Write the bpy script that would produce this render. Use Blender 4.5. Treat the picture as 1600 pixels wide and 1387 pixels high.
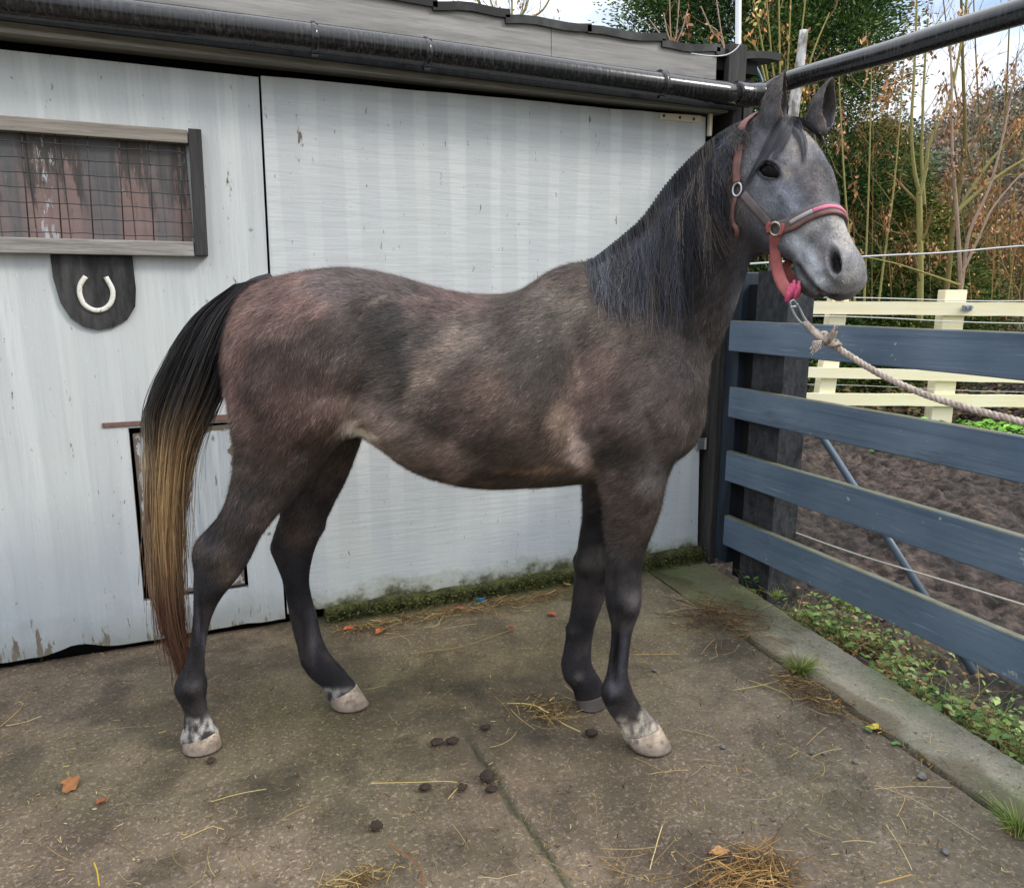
import bpy, bmesh, math, random
import numpy as np
from mathutils import Vector, Matrix
from mathutils.bvhtree import BVHTree

for o in list(bpy.data.objects):
    bpy.data.objects.remove(o, do_unlink=True)
S = bpy.context.scene
COL = S.collection
rng = np.random.default_rng(7)
random.seed(7)

# ---------------------------------------------------------------- camera
EYE, FOC, PITCH, YAW = 1.4, 1143.0, math.atan(229.5 / 1143.0), math.radians(22.6)
cam_d = bpy.data.cameras.new("camera")
cam = bpy.data.objects.new("camera", cam_d)
COL.objects.link(cam)
cam.location = (0, 0, EYE)
cam.rotation_euler = (math.pi / 2 - PITCH, 0, -YAW)
cam_d.sensor_fit = 'HORIZONTAL'
cam_d.sensor_width = 36.0
cam_d.lens = 36.0 * FOC / 1600.0
cam_d.clip_start, cam_d.clip_end = 0.05, 2000
S.camera = cam
S.render.resolution_x, S.render.resolution_y = 1024, 887

# ---------------------------------------------------------------- sky and sun
SUN_EL, SUN_AZ = math.radians(38), math.radians(128)   # azimuth clockwise from +Y
SUN_STRENGTH, SKY_STRENGTH = 1.5, 0.15
world = bpy.data.worlds.new("World")
S.world = world
world.use_nodes = True
wn, wl = world.node_tree.nodes, world.node_tree.links
wn.clear()
w_out = wn.new('ShaderNodeOutputWorld')
w_bg = wn.new('ShaderNodeBackground')
w_bg.inputs['Strength'].default_value = SKY_STRENGTH
w_sky = wn.new('ShaderNodeTexSky')
w_sky.sky_type = 'NISHITA'
w_sky.sun_disc = False
w_sky.sun_elevation, w_sky.sun_rotation = SUN_EL, SUN_AZ
w_sky.air_density, w_sky.dust_density = 1.0, 1.5
w_tc = wn.new('ShaderNodeTexCoord')
w_map = wn.new('ShaderNodeMapping')
w_map.inputs['Scale'].default_value = (1.0, 1.0, 2.2)
w_noise = wn.new('ShaderNodeTexNoise')
w_noise.inputs['Scale'].default_value = 2.6
w_noise.inputs['Detail'].default_value = 7
w_noise.inputs['Roughness'].default_value = 0.55
w_ramp = wn.new('ShaderNodeValToRGB')
w_ramp.color_ramp.elements[0].position = 0.30
w_ramp.color_ramp.elements[1].position = 0.50
w_mix = wn.new('ShaderNodeMix')
w_mix.data_type = 'RGBA'
wl.new(w_tc.outputs['Generated'], w_map.inputs['Vector'])
wl.new(w_map.outputs['Vector'], w_noise.inputs['Vector'])
w_sep = wn.new('ShaderNodeSeparateXYZ')
wl.new(w_tc.outputs['Generated'], w_sep.inputs[0])
w_el = wn.new('ShaderNodeMapRange')                    # an overcast sky is brighter overhead than at the horizon
w_el.inputs['From Min'].default_value, w_el.inputs['From Max'].default_value = 0.0, 0.85
w_el.inputs['To Min'].default_value, w_el.inputs['To Max'].default_value = 0.40, 1.75
wl.new(w_sep.outputs['Z'], w_el.inputs['Value'])
w_cl = wn.new('ShaderNodeMix'); w_cl.data_type = 'RGBA'; w_cl.blend_type = 'MULTIPLY'
w_cl.inputs[0].default_value = 1.0
w_cl.inputs[6].default_value = (7.4, 7.7, 8.2, 1)      # cloud
wl.new(w_el.outputs['Result'], w_cl.inputs[7])
wl.new(w_cl.outputs[2], w_mix.inputs[7])
wl.new(w_noise.outputs['Fac'], w_ramp.inputs['Fac'])
wl.new(w_ramp.outputs['Color'], w_mix.inputs[0])
wl.new(w_sky.outputs['Color'], w_mix.inputs[6])
wl.new(w_mix.outputs[2], w_bg.inputs['Color'])
wl.new(w_bg.outputs['Background'], w_out.inputs['Surface'])

sun_d = bpy.data.lights.new("sun", 'SUN')
sun_d.energy, sun_d.angle, sun_d.color = SUN_STRENGTH, math.radians(12), (1.0, 0.94, 0.85)
sun = bpy.data.objects.new("sun", sun_d)
COL.objects.link(sun)
to_sun = Vector((math.sin(SUN_AZ) * math.cos(SUN_EL), math.cos(SUN_AZ) * math.cos(SUN_EL), math.sin(SUN_EL)))
sun.rotation_euler = to_sun.to_track_quat('Z', 'Y').to_euler()

S.view_settings.view_transform = 'Standard'
S.view_settings.look = 'None'
S.view_settings.gamma = 1.0
S.view_settings.exposure = 0.55
S.render.engine = 'CYCLES'
S.cycles.max_bounces = 6
S.cycles.transparent_max_bounces = 8

# ---------------------------------------------------------------- measuring helpers (photo survey -> metres)
F3 = np.array([math.sin(YAW) * math.cos(PITCH), math.cos(YAW) * math.cos(PITCH), -math.sin(PITCH)])
RT = np.array([math.cos(YAW), -math.sin(YAW), 0.0])
UP = np.cross(RT, F3)
FH = np.array([math.sin(YAW), math.cos(YAW), 0.0])      # level direction away from the viewer
C0 = np.array([0, 0, EYE])
ZZ = np.array([0, 0, 1.0])


def sight(x, y):
    return F3 * FOC + RT * (x - 800.0) - UP * (y - 693.5)


def on_ground(x, y, z=0.0):
    d = sight(x, y)
    return C0 + d * ((z - EYE) / d[2])


def on_wall(x, y, Y=3.13):
    d = sight(x, y)
    return C0 + d * (Y / d[1])


def on_fence(x, y, X=2.41):
    d = sight(x, y)
    return C0 + d * (X / d[0])


def at(x, y, dist):
    d = sight(x, y)
    return C0 + d * (dist / (d @ FH))


# ---------------------------------------------------------------- numpy noise
def _hash(ix, iy, iz, seed):
    n = (ix * 374761393 + iy * 668265263 + iz * 2147483647 + seed * 974711) & 0xFFFFFFFF
    n = ((n ^ (n >> 13)) * 1274126177) & 0xFFFFFFFF
    n = (n ^ (n >> 16)) & 0xFFFFFFFF
    return n / 4294967295.0


def vnoise(P, scale=1.0, seed=0):
    P = np.asarray(P, dtype=float) * scale + 1000.0
    I = np.floor(P).astype(np.int64)
    f = P - I
    f = f * f * (3 - 2 * f)
    r = 0
    for dx in (0, 1):
        for dy in (0, 1):
            for dz in (0, 1):
                w = (f[:, 0] if dx else 1 - f[:, 0]) * (f[:, 1] if dy else 1 - f[:, 1]) * (f[:, 2] if dz else 1 - f[:, 2])
                r = r + w * _hash(I[:, 0] + dx, I[:, 1] + dy, I[:, 2] + dz, seed)
    return r


def fbm(P, scale=1.0, oct=4, seed=0):
    a, t, tot = 1.0, 0, 0
    for k in range(oct):
        t = t + a * vnoise(P, scale * 2 ** k, seed + 17 * k)
        tot += a
        a *= 0.5
    return t / tot


def smooth01(x, a, b):
    t = np.clip((x - a) / (b - a), 0, 1)
    return t * t * (3 - 2 * t)


def lin(r, g=None, b=None):
    c = np.array([r, g, b], dtype=float) / 255.0
    return np.where(c <= 0.04045, c / 12.92, ((c + 0.055) / 1.055) ** 2.4)


# ---------------------------------------------------------------- scene-graph helpers
def tag(o, label=None, cat=None, group=None, kind=None):
    if label: o['label'] = label
    if cat: o['category'] = cat
    if group: o['group'] = group
    if kind: o['kind'] = kind
    return o


def empty(name, loc, label, cat, group=None):
    o = bpy.data.objects.new(name, None)
    o.empty_display_size = 0.1
    COL.objects.link(o)
    o.location = tuple(float(v) for v in loc)
    tag(o, label, cat, group)
    return o


def link(name, me, mat=None, parent=None, smooth=False):
    """world-space mesh -> object; when parented to an unrotated Empty keep its place."""
    if mat is not None:
        for m in (mat if isinstance(mat, (list, tuple)) else [mat]):
            me.materials.append(m)
    if smooth:
        me.polygons.foreach_set('use_smooth', np.ones(len(me.polygons), dtype=bool))
    o = bpy.data.objects.new(name, me)
    COL.objects.link(o)
    if parent is not None:
        o.parent = parent
        off = Vector((0, 0, 0))
        p = parent
        while p is not None:
            off += p.location
            p = p.parent
        o.location = -off
    return o


def bm_link(name, bm, mat=None, parent=None, smooth=False):
    me = bpy.data.meshes.new(name)
    bm.normal_update()
    bm.to_mesh(me)
    bm.free()
    return link(name, me, mat, parent, smooth)


def np_mesh(name, V, faces, cols=None, n=None):
    """fast mesh from arrays; faces = (k,3) or (k,4)"""
    V = np.ascontiguousarray(V, dtype=np.float32)
    faces = np.ascontiguousarray(faces, dtype=np.int32)
    me = bpy.data.meshes.new(name)
    k, m = faces.shape
    me.vertices.add(len(V))
    me.vertices.foreach_set('co', V.ravel())
    me.loops.add(k * m)
    me.loops.foreach_set('vertex_index', faces.ravel())
    me.polygons.add(k)
    me.polygons.foreach_set('loop_start', np.arange(0, k * m, m, dtype=np.int32))
    me.update(calc_edges=True)
    me.validate()
    if cols is not None:
        set_cols(me, cols)
    return me


def set_cols(me, cols):
    ca = me.color_attributes.new('tint', 'FLOAT_COLOR', 'POINT')
    c4 = np.ones((len(me.vertices), 4), dtype=np.float32)
    c4[:, :3] = cols
    ca.data.foreach_set('color', c4.ravel())


def box(bm, lo, hi, bev=0.0):
    lo, hi = np.minimum(lo, hi), np.maximum(lo, hi)
    vs = [bm.verts.new((float(x), float(y), float(z))) for x in (lo[0], hi[0]) for y in (lo[1], hi[1]) for z in (lo[2], hi[2])]
    q = [(0, 1, 3, 2), (4, 6, 7, 5), (0, 4, 5, 1), (2, 3, 7, 6), (0, 2, 6, 4), (1, 5, 7, 3)]
    fs = [bm.faces.new([vs[i] for i in f]) for f in q]
    if bev:
        es = list({e for f in fs for e in f.edges})
        bmesh.ops.bevel(bm, geom=es, offset=bev, segments=2, affect='EDGES', profile=0.6)


def hexa(bm, P, bev=0.0):
    """8 corners: bottom loop 0-3, top loop 4-7 (same order)"""
    vs = [bm.verts.new(tuple(float(c) for c in p)) for p in P]
    q = [(3, 2, 1, 0), (4, 5, 6, 7), (0, 1, 5, 4), (1, 2, 6, 5), (2, 3, 7, 6), (3, 0, 4, 7)]
    fs = [bm.faces.new([vs[i] for i in f]) for f in q]
    if bev:
        es = list({e for f in fs for e in f.edges})
        bmesh.ops.bevel(bm, geom=es, offset=bev, segments=2, affect='EDGES', profile=0.6)


def frame_of(d):
    d = d / (np.linalg.norm(d) + 1e-12)
    a = np.array([0, 0, 1.0]) if abs(d[2]) < 0.9 else np.array([1.0, 0, 0])
    u = np.cross(a, d); u /= np.linalg.norm(u)
    return u, np.cross(d, u)


def tube_arrays(pts, rad, n=8, twist=None):
    pts = np.asarray(pts, dtype=float)
    m = len(pts)
    rad = np.full(m, rad) if np.isscalar(rad) else np.asarray(rad)
    T = np.gradient(pts, axis=0)
    T /= np.linalg.norm(T, axis=1)[:, None] + 1e-12
    u, v = frame_of(T[0])
    V = []
    for i in range(m):
        u = u - T[i] * (u @ T[i]); u /= np.linalg.norm(u) + 1e-12
        v = np.cross(T[i], u)
        a = np.linspace(0, 2 * np.pi, n, endpoint=False)
        V.append(pts[i] + rad[i] * (np.cos(a)[:, None] * u + np.sin(a)[:, None] * v))
    V = np.concatenate(V)
    Fc = []
    for i in range(m - 1):
        for j in range(n):
            Fc.append((i * n + j, i * n + (j + 1) % n, (i + 1) * n + (j + 1) % n, (i + 1) * n + j))
    return V, Fc


def add_tube(bm, pts, rad, n=8, caps=True):
    V, Fc = tube_arrays(pts, rad, n)
    vs = [bm.verts.new(tuple(p)) for p in V]
    for f in Fc:
        bm.faces.new([vs[i] for i in f])
    if caps:
        bm.faces.new(vs[:n][::-1]); bm.faces.new(vs[-n:])


def catmull(P, k=8):
    P = np.asarray(P, dtype=float)
    Q = np.vstack([2 * P[0] - P[1], P, 2 * P[-1] - P[-2]])
    out = []
    for i in range(1, len(Q) - 2):
        for t in np.linspace(0, 1, k, endpoint=False):
            a, b, c, d = Q[i - 1], Q[i], Q[i + 1], Q[i + 2]
            out.append(0.5 * (2 * b + (c - a) * t + (2 * a - 5 * b + 4 * c - d) * t * t + (3 * b - 3 * c + d - a) * t ** 3))
    out.append(P[-1])
    return np.array(out)


# ---------------------------------------------------------------- material helpers
class Mat:
    def __init__(s, name, base=(0.5, 0.5, 0.5), rough=0.7, spec=0.3, metal=0.0):
        s.m = bpy.data.materials.new(name)
        s.m.use_nodes = True
        s.t = s.m.node_tree
        s.N, s.L = s.t.nodes, s.t.links
        s.b = s.N['Principled BSDF']
        s.b.inputs['Base Color'].default_value = (*base[:3], 1)
        s.b.inputs['Roughness'].default_value = rough
        s.b.inputs['Specular IOR Level'].default_value = spec
        s.b.inputs['Metallic'].default_value = metal
        s._co = None

    def put(s, sock, v):
        if isinstance(v, bpy.types.NodeSocket): s.L.new(v, sock)
        elif isinstance(v, (tuple, list, np.ndarray)):
            v = tuple(float(x) for x in v)
            sock.default_value = v if len(v) == len(sock.default_value) else (*v, 1)
        else: sock.default_value = v

    def co(s):
        if s._co is None: s._co = s.N.new('ShaderNodeTexCoord').outputs['Object']
        return s._co

    def geo(s):
        return s.N.new('ShaderNodeNewGeometry').outputs['Position']

    def mapping(s, scale=(1, 1, 1), loc=(0, 0, 0), rot=(0, 0, 0), vec=None):
        n = s.N.new('ShaderNodeMapping')
        s.put(n.inputs['Scale'], scale); s.put(n.inputs['Location'], loc); s.put(n.inputs['Rotation'], rot)
        s.L.new(vec if vec is not None else s.geo(), n.inputs['Vector'])
        return n.outputs['Vector']

    def noise(s, scale=5, detail=5, rough=0.55, vec=None, dist=0.0):
        n = s.N.new('ShaderNodeTexNoise')
        n.inputs['Scale'].default_value = scale; n.inputs['Detail'].default_value = detail
        n.inputs['Roughness'].default_value = rough; n.inputs['Distortion'].default_value = dist
        s.L.new(vec if vec is not None else s.geo(), n.inputs['Vector'])
        return n.outputs['Fac']

    def voro(s, scale=20, vec=None, feature='F1', out='Distance', rand=1.0):
        n = s.N.new('ShaderNodeTexVoronoi'); n.feature = feature
        n.inputs['Scale'].default_value = scale; n.inputs['Randomness'].default_value = rand
        s.L.new(vec if vec is not None else s.geo(), n.inputs['Vector'])
        return n.outputs[out]

    def ramp(s, fac, stops):
        n = s.N.new('ShaderNodeValToRGB')
        e = n.color_ramp.elements
        while len(e) < len(stops): e.new(0.5)
        for el, (p, c) in zip(e, stops):
            el.position = p
            el.color = (c, c, c, 1) if np.isscalar(c) else (*[float(x) for x in c], 1)
        s.put(n.inputs['Fac'], fac)
        return n.outputs['Color']

    def mix(s, fac, a, b, mode='MIX'):
        n = s.N.new('ShaderNodeMix'); n.data_type = 'RGBA'; n.blend_type = mode
        s.put(n.inputs[0], fac); s.put(n.inputs[6], a); s.put(n.inputs[7], b)
        return n.outputs[2]

    def math(s, op, a, b=0.0, clamp=False):
        n = s.N.new('ShaderNodeMath'); n.operation = op; n.use_clamp = clamp
        s.put(n.inputs[0], a); s.put(n.inputs[1], b)
        return n.outputs[0]

    def xyz(s):
        n = s.N.new('ShaderNodeSeparateXYZ'); s.L.new(s.geo(), n.inputs[0])
        return n.outputs

    def attr(s, name='tint'):
        n = s.N.new('ShaderNodeVertexColor'); n.layer_name = name
        return n.outputs['Color']

    def set(s, color=None, rough=None, bump=None, bstr=0.3, bdist=0.01):
        if color is not None: s.put(s.b.inputs['Base Color'], color)
        if rough is not None: s.put(s.b.inputs['Roughness'], rough)
        if bump is not None:
            n = s.N.new('ShaderNodeBump')
            n.inputs['Strength'].default_value = bstr; n.inputs['Distance'].default_value = bdist
            s.L.new(bump, n.inputs['Height']); s.L.new(n.outputs['Normal'], s.b.inputs['Normal'])
        return s.m
# ================================================================ materials of the place
def paint_mat(name, horizontal=False, peel=0.22):
    m = Mat(name, rough=0.62, spec=0.25)
    x, y, z = m.xyz()
    wob = m.noise(3.0, 3, vec=m.mapping((1.4, 1, 0.12)))
    ph = m.math('ADD', m.math('MULTIPLY', x, 41.0), m.math('MULTIPLY', wob, 4.5))
    band = m.ramp(m.math('MULTIPLY_ADD', m.math('SINE', ph), 0.5), [(0.45, 0.0), (0.85, 1.0)])
    n2 = m.N.new('ShaderNodeMath'); n2.operation = 'MULTIPLY_ADD'
    m.put(n2.inputs[0], m.math('SINE', ph)); n2.inputs[1].default_value = 0.5; n2.inputs[2].default_value = 0.5
    band = m.ramp(n2.outputs[0], [(0.58, 0.0), (0.78, 1.0)])
    fade = m.ramp(m.noise(1.7, 4, vec=m.mapping((1, 1, 0.6))), [(0.3, 0.25), (0.65, 1.0)])
    base = m.mix(m.math('MULTIPLY', m.math('MULTIPLY', band, 0.75), fade), (0.455, 0.472, 0.485), (0.60, 0.62, 0.61))
    big = m.noise(1.1, 4)
    base = m.mix(m.ramp(big, [(0.35, 0.0), (0.7, 0.55)]), base, (0.55, 0.58, 0.565))
    # lower wall greyer and bluer, partly a lighting gradient painted into the colour
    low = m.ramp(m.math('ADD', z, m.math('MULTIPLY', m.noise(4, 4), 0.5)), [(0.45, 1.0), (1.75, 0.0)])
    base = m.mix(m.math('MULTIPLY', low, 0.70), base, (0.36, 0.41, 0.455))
    if horizontal:
        gr = m.noise(26, 6, 0.65, vec=m.mapping((0.16, 1, 2.2)), dist=0.6)
    else:
        gr = m.noise(26, 6, 0.65, vec=m.mapping((2.2, 1, 0.10)), dist=0.4)
    base = m.mix(m.ramp(gr, [(0.34, 0.34), (0.54, 0.0)]), base, (0.36, 0.375, 0.385))
    fine = m.noise(160, 3, vec=m.mapping((1, 1, 0.35)))
    base = m.mix(m.ramp(fine, [(0.62, 0.0), (0.8, 0.5)]), base, (0.70, 0.71, 0.70))
    # dark little specks and flakes
    sp = m.ramp(m.noise(55, 4, 0.6, vec=m.mapping((1, 1, 0.4), loc=(3, 0, 1))), [(0.67, 0.0), (0.72, 1.0)])
    base = m.mix(m.math('MULTIPLY', sp, 0.75), base, (0.11, 0.11, 0.11))
    sm = m.ramp(m.noise(2.2, 5, 0.6, vec=m.mapping((1, 1, 0.5), loc=(9, 0, 2))), [(0.48, 0.0), (0.72, 0.55)])
    base = m.mix(sm, base, (0.50, 0.53, 0.50))
    # paint lost near the bottom: bare brown wood
    pl = m.noise(11, 7, 0.72, vec=m.mapping((1.9, 1, 0.42), loc=(1, 0, 7)))
    th = m.math('ADD', pl, m.math('MULTIPLY', m.math('MAXIMUM', m.math('SUBTRACT', peel, z), 0.0), 0.62))
    pm = m.ramp(th, [(0.66, 0.0), (0.69, 1.0)])
    wood = m.mix(m.noise(40, 3, vec=m.mapping((2, 1, 0.2))), (0.09, 0.065, 0.05), (0.24, 0.18, 0.14))
    base = m.mix(pm, base, wood)
    if horizontal:
        stain = m.math('ADD', z, m.math('MULTIPLY', m.math('SUBTRACT', m.noise(6, 6, 0.7), 0.5), 0.30))
        base = m.mix(m.ramp(stain, [(0.05, 0.75), (0.135, 0.0)]), base, (0.17, 0.175, 0.085))
        base = m.mix(m.ramp(stain, [(0.035, 0.95), (0.085, 0.0)]), base, (0.045, 0.048, 0.026))
    else:
        alg = m.ramp(m.math('ADD', z, m.math('MULTIPLY', m.noise(7, 4), 0.25)), [(0.15, 0.55), (0.32, 0.0)])
        base = m.mix(alg, base, (0.16, 0.16, 0.12))
    h = m.math('SUBTRACT', gr, m.math('MULTIPLY', pm, 0.6))
    return m.set(base, None, h, 0.35, 0.006)


def weathered_mat(name, c1, c2, axis=0, scale=18, rough=0.8):
    m = Mat(name, rough=rough, spec=0.2)
    sc = [1.6, 1.6, 1.6]; sc[axis] = 0.09
    g = m.noise(scale, 7, 0.7, vec=m.mapping(tuple(sc)), dist=0.5)
    g2 = m.noise(scale * 5, 4, 0.7, vec=m.mapping(tuple(sc)))
    b = m.mix(m.ramp(g, [(0.3, 0.0), (0.68, 1.0)]), c1, c2)
    b = m.mix(m.ramp(g2, [(0.3, 0.55), (0.6, 0.0)]), b, [x * 0.4 for x in c1])
    b = m.mix(m.ramp(m.noise(2.5, 4), [(0.4, 0.0), (0.7, 0.5)]), b, [x * 0.7 for x in c2])
    return m.set(b, None, g, 0.5, 0.004)


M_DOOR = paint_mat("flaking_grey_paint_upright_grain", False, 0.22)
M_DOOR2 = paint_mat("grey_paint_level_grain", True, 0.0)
M_GREYWOOD = weathered_mat("weathered_grey_board", (0.16, 0.15, 0.14), (0.40, 0.38, 0.35), 0)
M_FASCIA = weathered_mat("stained_fascia_board", (0.18, 0.172, 0.165), (0.40, 0.385, 0.365), 0, 10)
M_BLACKWOOD = weathered_mat("black_stained_wood", (0.006, 0.007, 0.010), (0.028, 0.032, 0.04), 2, 25, 0.55)
M_CHARCOAL = weathered_mat("black_worn_wood", (0.012, 0.012, 0.013), (0.075, 0.072, 0.07), 2, 25, 0.7)
M_ROOF = Mat("dark_roof_sheet", (0.018, 0.019, 0.02), 0.6)
M_ROOF = M_ROOF.set(M_ROOF.mix(M_ROOF.ramp(M_ROOF.noise(8, 5), [(0.45, 0), (0.7, 1)]), (0.012, 0.012, 0.013), (0.06, 0.062, 0.06)))
M_DARK = Mat("dark_void_board", (0.006, 0.006, 0.007), 0.9).m
M_RUBBER = Mat("worn_black_rubber", (0.02, 0.02, 0.021), 0.6)
M_RUBBER = M_RUBBER.set(M_RUBBER.mix(M_RUBBER.ramp(M_RUBBER.noise(14, 6, 0.6, vec=M_RUBBER.mapping((1.5, 1, 0.3))), [(0.4, 0), (0.75, 1)]), (0.011, 0.011, 0.012), (0.085, 0.08, 0.078)), None, M_RUBBER.noise(90, 3), 0.3, 0.003)
M_WHITEPAINT = Mat("chipped_white_paint", (0.62, 0.61, 0.56), 0.5)
M_WHITEPAINT = M_WHITEPAINT.set(M_WHITEPAINT.mix(M_WHITEPAINT.ramp(M_WHITEPAINT.noise(120, 4), [(0.6, 0), (0.68, 1)]), (0.66, 0.65, 0.58), (0.12, 0.11, 0.09)))
M_STEEL = Mat("galvanised_steel", (0.42, 0.44, 0.46), 0.38, 0.5, 0.85).m
M_WIRE = Mat("dull_wire", (0.05, 0.05, 0.055), 0.5, 0.5, 0.5).m
M_BRASS = Mat("pale_zinc_hinge", (0.62, 0.55, 0.42), 0.45, 0.5, 0.3).m
M_RUST = Mat("rusty_iron", (0.16, 0.075, 0.05), 0.85)
M_RUST = M_RUST.set(M_RUST.mix(M_RUST.noise(60, 5), (0.07, 0.035, 0.028), (0.24, 0.15, 0.125)))


def concrete_mat(name, kerb=False):
    m = Mat(name, rough=0.7, spec=0.35)
    t = m.attr('tint')
    n1 = m.noise(2.2, 5, 0.6)
    n2 = m.noise(14, 6, 0.65)
    b = m.mix(m.ramp(n1, [(0.3, 0.0), (0.7, 1.0)]), (0.088, 0.073, 0.055), (0.180, 0.153, 0.117))
    b = m.mix(m.ramp(n2, [(0.35, 0.6), (0.6, 0.0)]), b, (0.085, 0.069, 0.054))
    if kerb:
        b = m.mix(0.6, b, (0.24, 0.235, 0.185))
    gn = m.ramp(m.noise(1.3, 5, 0.65, vec=m.mapping(loc=(4, 2, 0))), [(0.45, 0.0), (0.7, 0.7)])
    b = m.mix(gn, b, (0.115, 0.112, 0.068))
    b = m.mix(m.ramp(m.noise(95, 4, 0.7), [(0.54, 0.0), (0.68, 0.65)]), b, (0.40, 0.35, 0.29))
    b = m.mix(m.ramp(m.noise(70, 4, 0.7, vec=m.mapping(loc=(7, 7, 1))), [(0.55, 0.0), (0.68, 0.8)]), b, (0.05, 0.041, 0.033))
    v = m.ramp(m.voro(110), [(0.07, 0.8), (0.16, 0.0)])
    b = m.mix(m.math('MULTIPLY', v, m.ramp(m.noise(17, 2), [(0.48, 0), (0.6, 0.85)])), b, (0.52, 0.47, 0.41))
    b = m.mix(1.0, b, t, 'MULTIPLY')
    h = m.math('ADD', m.noise(45, 6, 0.7), m.math('MULTIPLY', m.noise(180, 3), 0.35))
    return m.set(b, m.ramp(n1, [(0.35, 0.78), (0.7, 0.5)]), h, 0.55, 0.008)


M_CONC = concrete_mat("stained_concrete")
M_KERB = concrete_mat("kerb_concrete", True)
m_ = Mat("trodden_mud", rough=0.75, spec=0.3)
M_MUD = m_.set(m_.mix(1.0, m_.mix(m_.ramp(m_.noise(13, 7, 0.74), [(0.44, 0), (0.66, 1)]), (0.009, 0.0064, 0.005), (0.068, 0.050, 0.040)), m_.attr(), 'MULTIPLY'), None, m_.noise(38, 6, 0.7), 0.7, 0.02)
m_ = Mat("rough_soil", rough=0.95, spec=0.1)
M_SOIL = m_.set(m_.mix(m_.ramp(m_.noise(0.6, 6), [(0.4, 0), (0.6, 1)]), (0.06, 0.045, 0.03), (0.07, 0.085, 0.03)), None, m_.noise(8, 6, 0.7), 0.6, 0.05)
m_ = Mat("mossy_concrete", rough=0.95, spec=0.1)
M_MOSSC = m_.set(m_.mix(m_.ramp(m_.noise(13, 6, 0.7), [(0.35, 0), (0.62, 1)]), (0.030, 0.030, 0.018), m_.mix(m_.noise(5, 3), (0.075, 0.085, 0.022), (0.12, 0.12, 0.055))), None, m_.noise(50, 5, 0.7), 0.9, 0.02)

# ================================================================ ground
def grid_sheet(name, x0, x1, y0, y1, step, zf, cf, mat, kind='structure', xedge=None):
    nx, ny = int((x1 - x0) / step) + 1, int((y1 - y0) / step) + 1
    X, Y = np.meshgrid(np.linspace(x0, x1, nx), np.linspace(y0, y1, ny), indexing='ij')
    if xedge is not None:
        lo, hi = xedge(Y)
        X = lo + (X - x0) / (x1 - x0) * (hi - lo)
    P = np.stack([X.ravel(), Y.ravel(), np.zeros(X.size)], 1)
    P[:, 2] = zf(P)
    idx = np.arange(nx * ny).reshape(nx, ny)
    Fq = np.stack([idx[:-1, :-1], idx[1:, :-1], idx[1:, 1:], idx[:-1, 1:]], -1).reshape(-1, 4)
    o = link(name, np_mesh(name, P, Fq, cf(P)), mat, smooth=True)
    o['kind'] = kind
    return o


bm = bmesh.new()
vs = [bm.verts.new(p) for p in ((-600, -600, -0.14), (600, -600, -0.14), (600, 600, -0.14), (-600, 600, -0.14))]
bm.faces.new(vs)
tag(bm_link('ground', bm, M_SOIL), kind='structure')


def joint_depth(P):
    w = (fbm(np.stack([P[:, 0] * 3, P[:, 1] * 3, P[:, 0] * 0], 1), 2.0, 3, 5) - 0.5) * 0.05
    d1 = np.abs(P[:, 0] - 0.707 - w * (1.0) - 0.012 * np.sin(P[:, 1] * 9))
    g1 = np.exp(-(d1 / 0.010) ** 2) * smooth01(-P[:, 1], -2.12, -1.95)
    yj = 2.10 + 0.03 * (P[:, 0] - 0.2) + w
    d2 = np.abs(P[:, 1] - yj)
    g2 = np.exp(-(d2 / 0.009) ** 2) * smooth01(fbm(P, 6, 2, 3), 0.35, 0.6) * 0.7
    return g1, g2, w


def conc_z(P):
    g1, g2, w = joint_depth(P)
    return (fbm(P, 2.0, 5, 1) - 0.5) * 0.012 + (fbm(P, 30.0, 3, 2) - 0.5) * 0.004 - 0.010 * g1 - 0.006 * g2 - 0.004


def conc_c(P):
    g1, g2, w = joint_depth(P)
    c = np.ones((len(P), 3)) * (0.80 + 0.42 * fbm(P, 3.0, 4, 11))[:, None]
    # damp, greenish zone between the hooves and along the wall
    damp = np.exp(-((P[:, 0] - 0.9) / 0.9) ** 2 - ((P[:, 1] - 2.45) / 0.42) ** 2)
    c *= 1 - 0.22 * damp[:, None]
    c *= 1 - damp[:, None] * np.array([0.06, 0.02, 0.26])
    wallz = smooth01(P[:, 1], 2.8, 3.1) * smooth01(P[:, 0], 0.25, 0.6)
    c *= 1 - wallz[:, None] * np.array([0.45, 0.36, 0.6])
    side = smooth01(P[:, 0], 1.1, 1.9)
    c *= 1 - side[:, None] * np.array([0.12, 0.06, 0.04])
    st = smooth01(fbm(P, 5.0, 4, 21), 0.55, 0.7)
    c *= 1 - 0.34 * st[:, None]
    wet = smooth01(fbm(P + 9, 1.6, 4, 23), 0.50, 0.62)
    c *= 1 - 0.38 * wet[:, None]
    lf = smooth01(-P[:, 0], -0.5, 0.3) * smooth01(P[:, 1], 1.7, 2.4)
    c *= 1 - 0.16 * lf[:, None]
    c *= 1 - np.clip(g1 * 0.75 + g2 * 0.35, 0, 0.85)[:, None] * np.array([1, 0.86, 1.0])
    return c * np.array([1.12, 1.0, 0.90])


KIN = lambda y: 1.855 + 0.062 * y
KOUT = lambda y: 2.085 + 0.105 * y
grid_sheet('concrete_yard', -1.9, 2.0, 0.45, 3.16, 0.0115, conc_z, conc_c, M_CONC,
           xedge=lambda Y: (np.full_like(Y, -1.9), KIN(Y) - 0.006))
bm = bmesh.new()
box(bm, (-5, -4, -0.12), (2.0, 0.449, -0.004))
o = bm_link('concrete_apron', bm, M_CONC); o['kind'] = 'structure'
set_cols(o.data, np.full((len(o.data.vertices), 3), 0.9))


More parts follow.
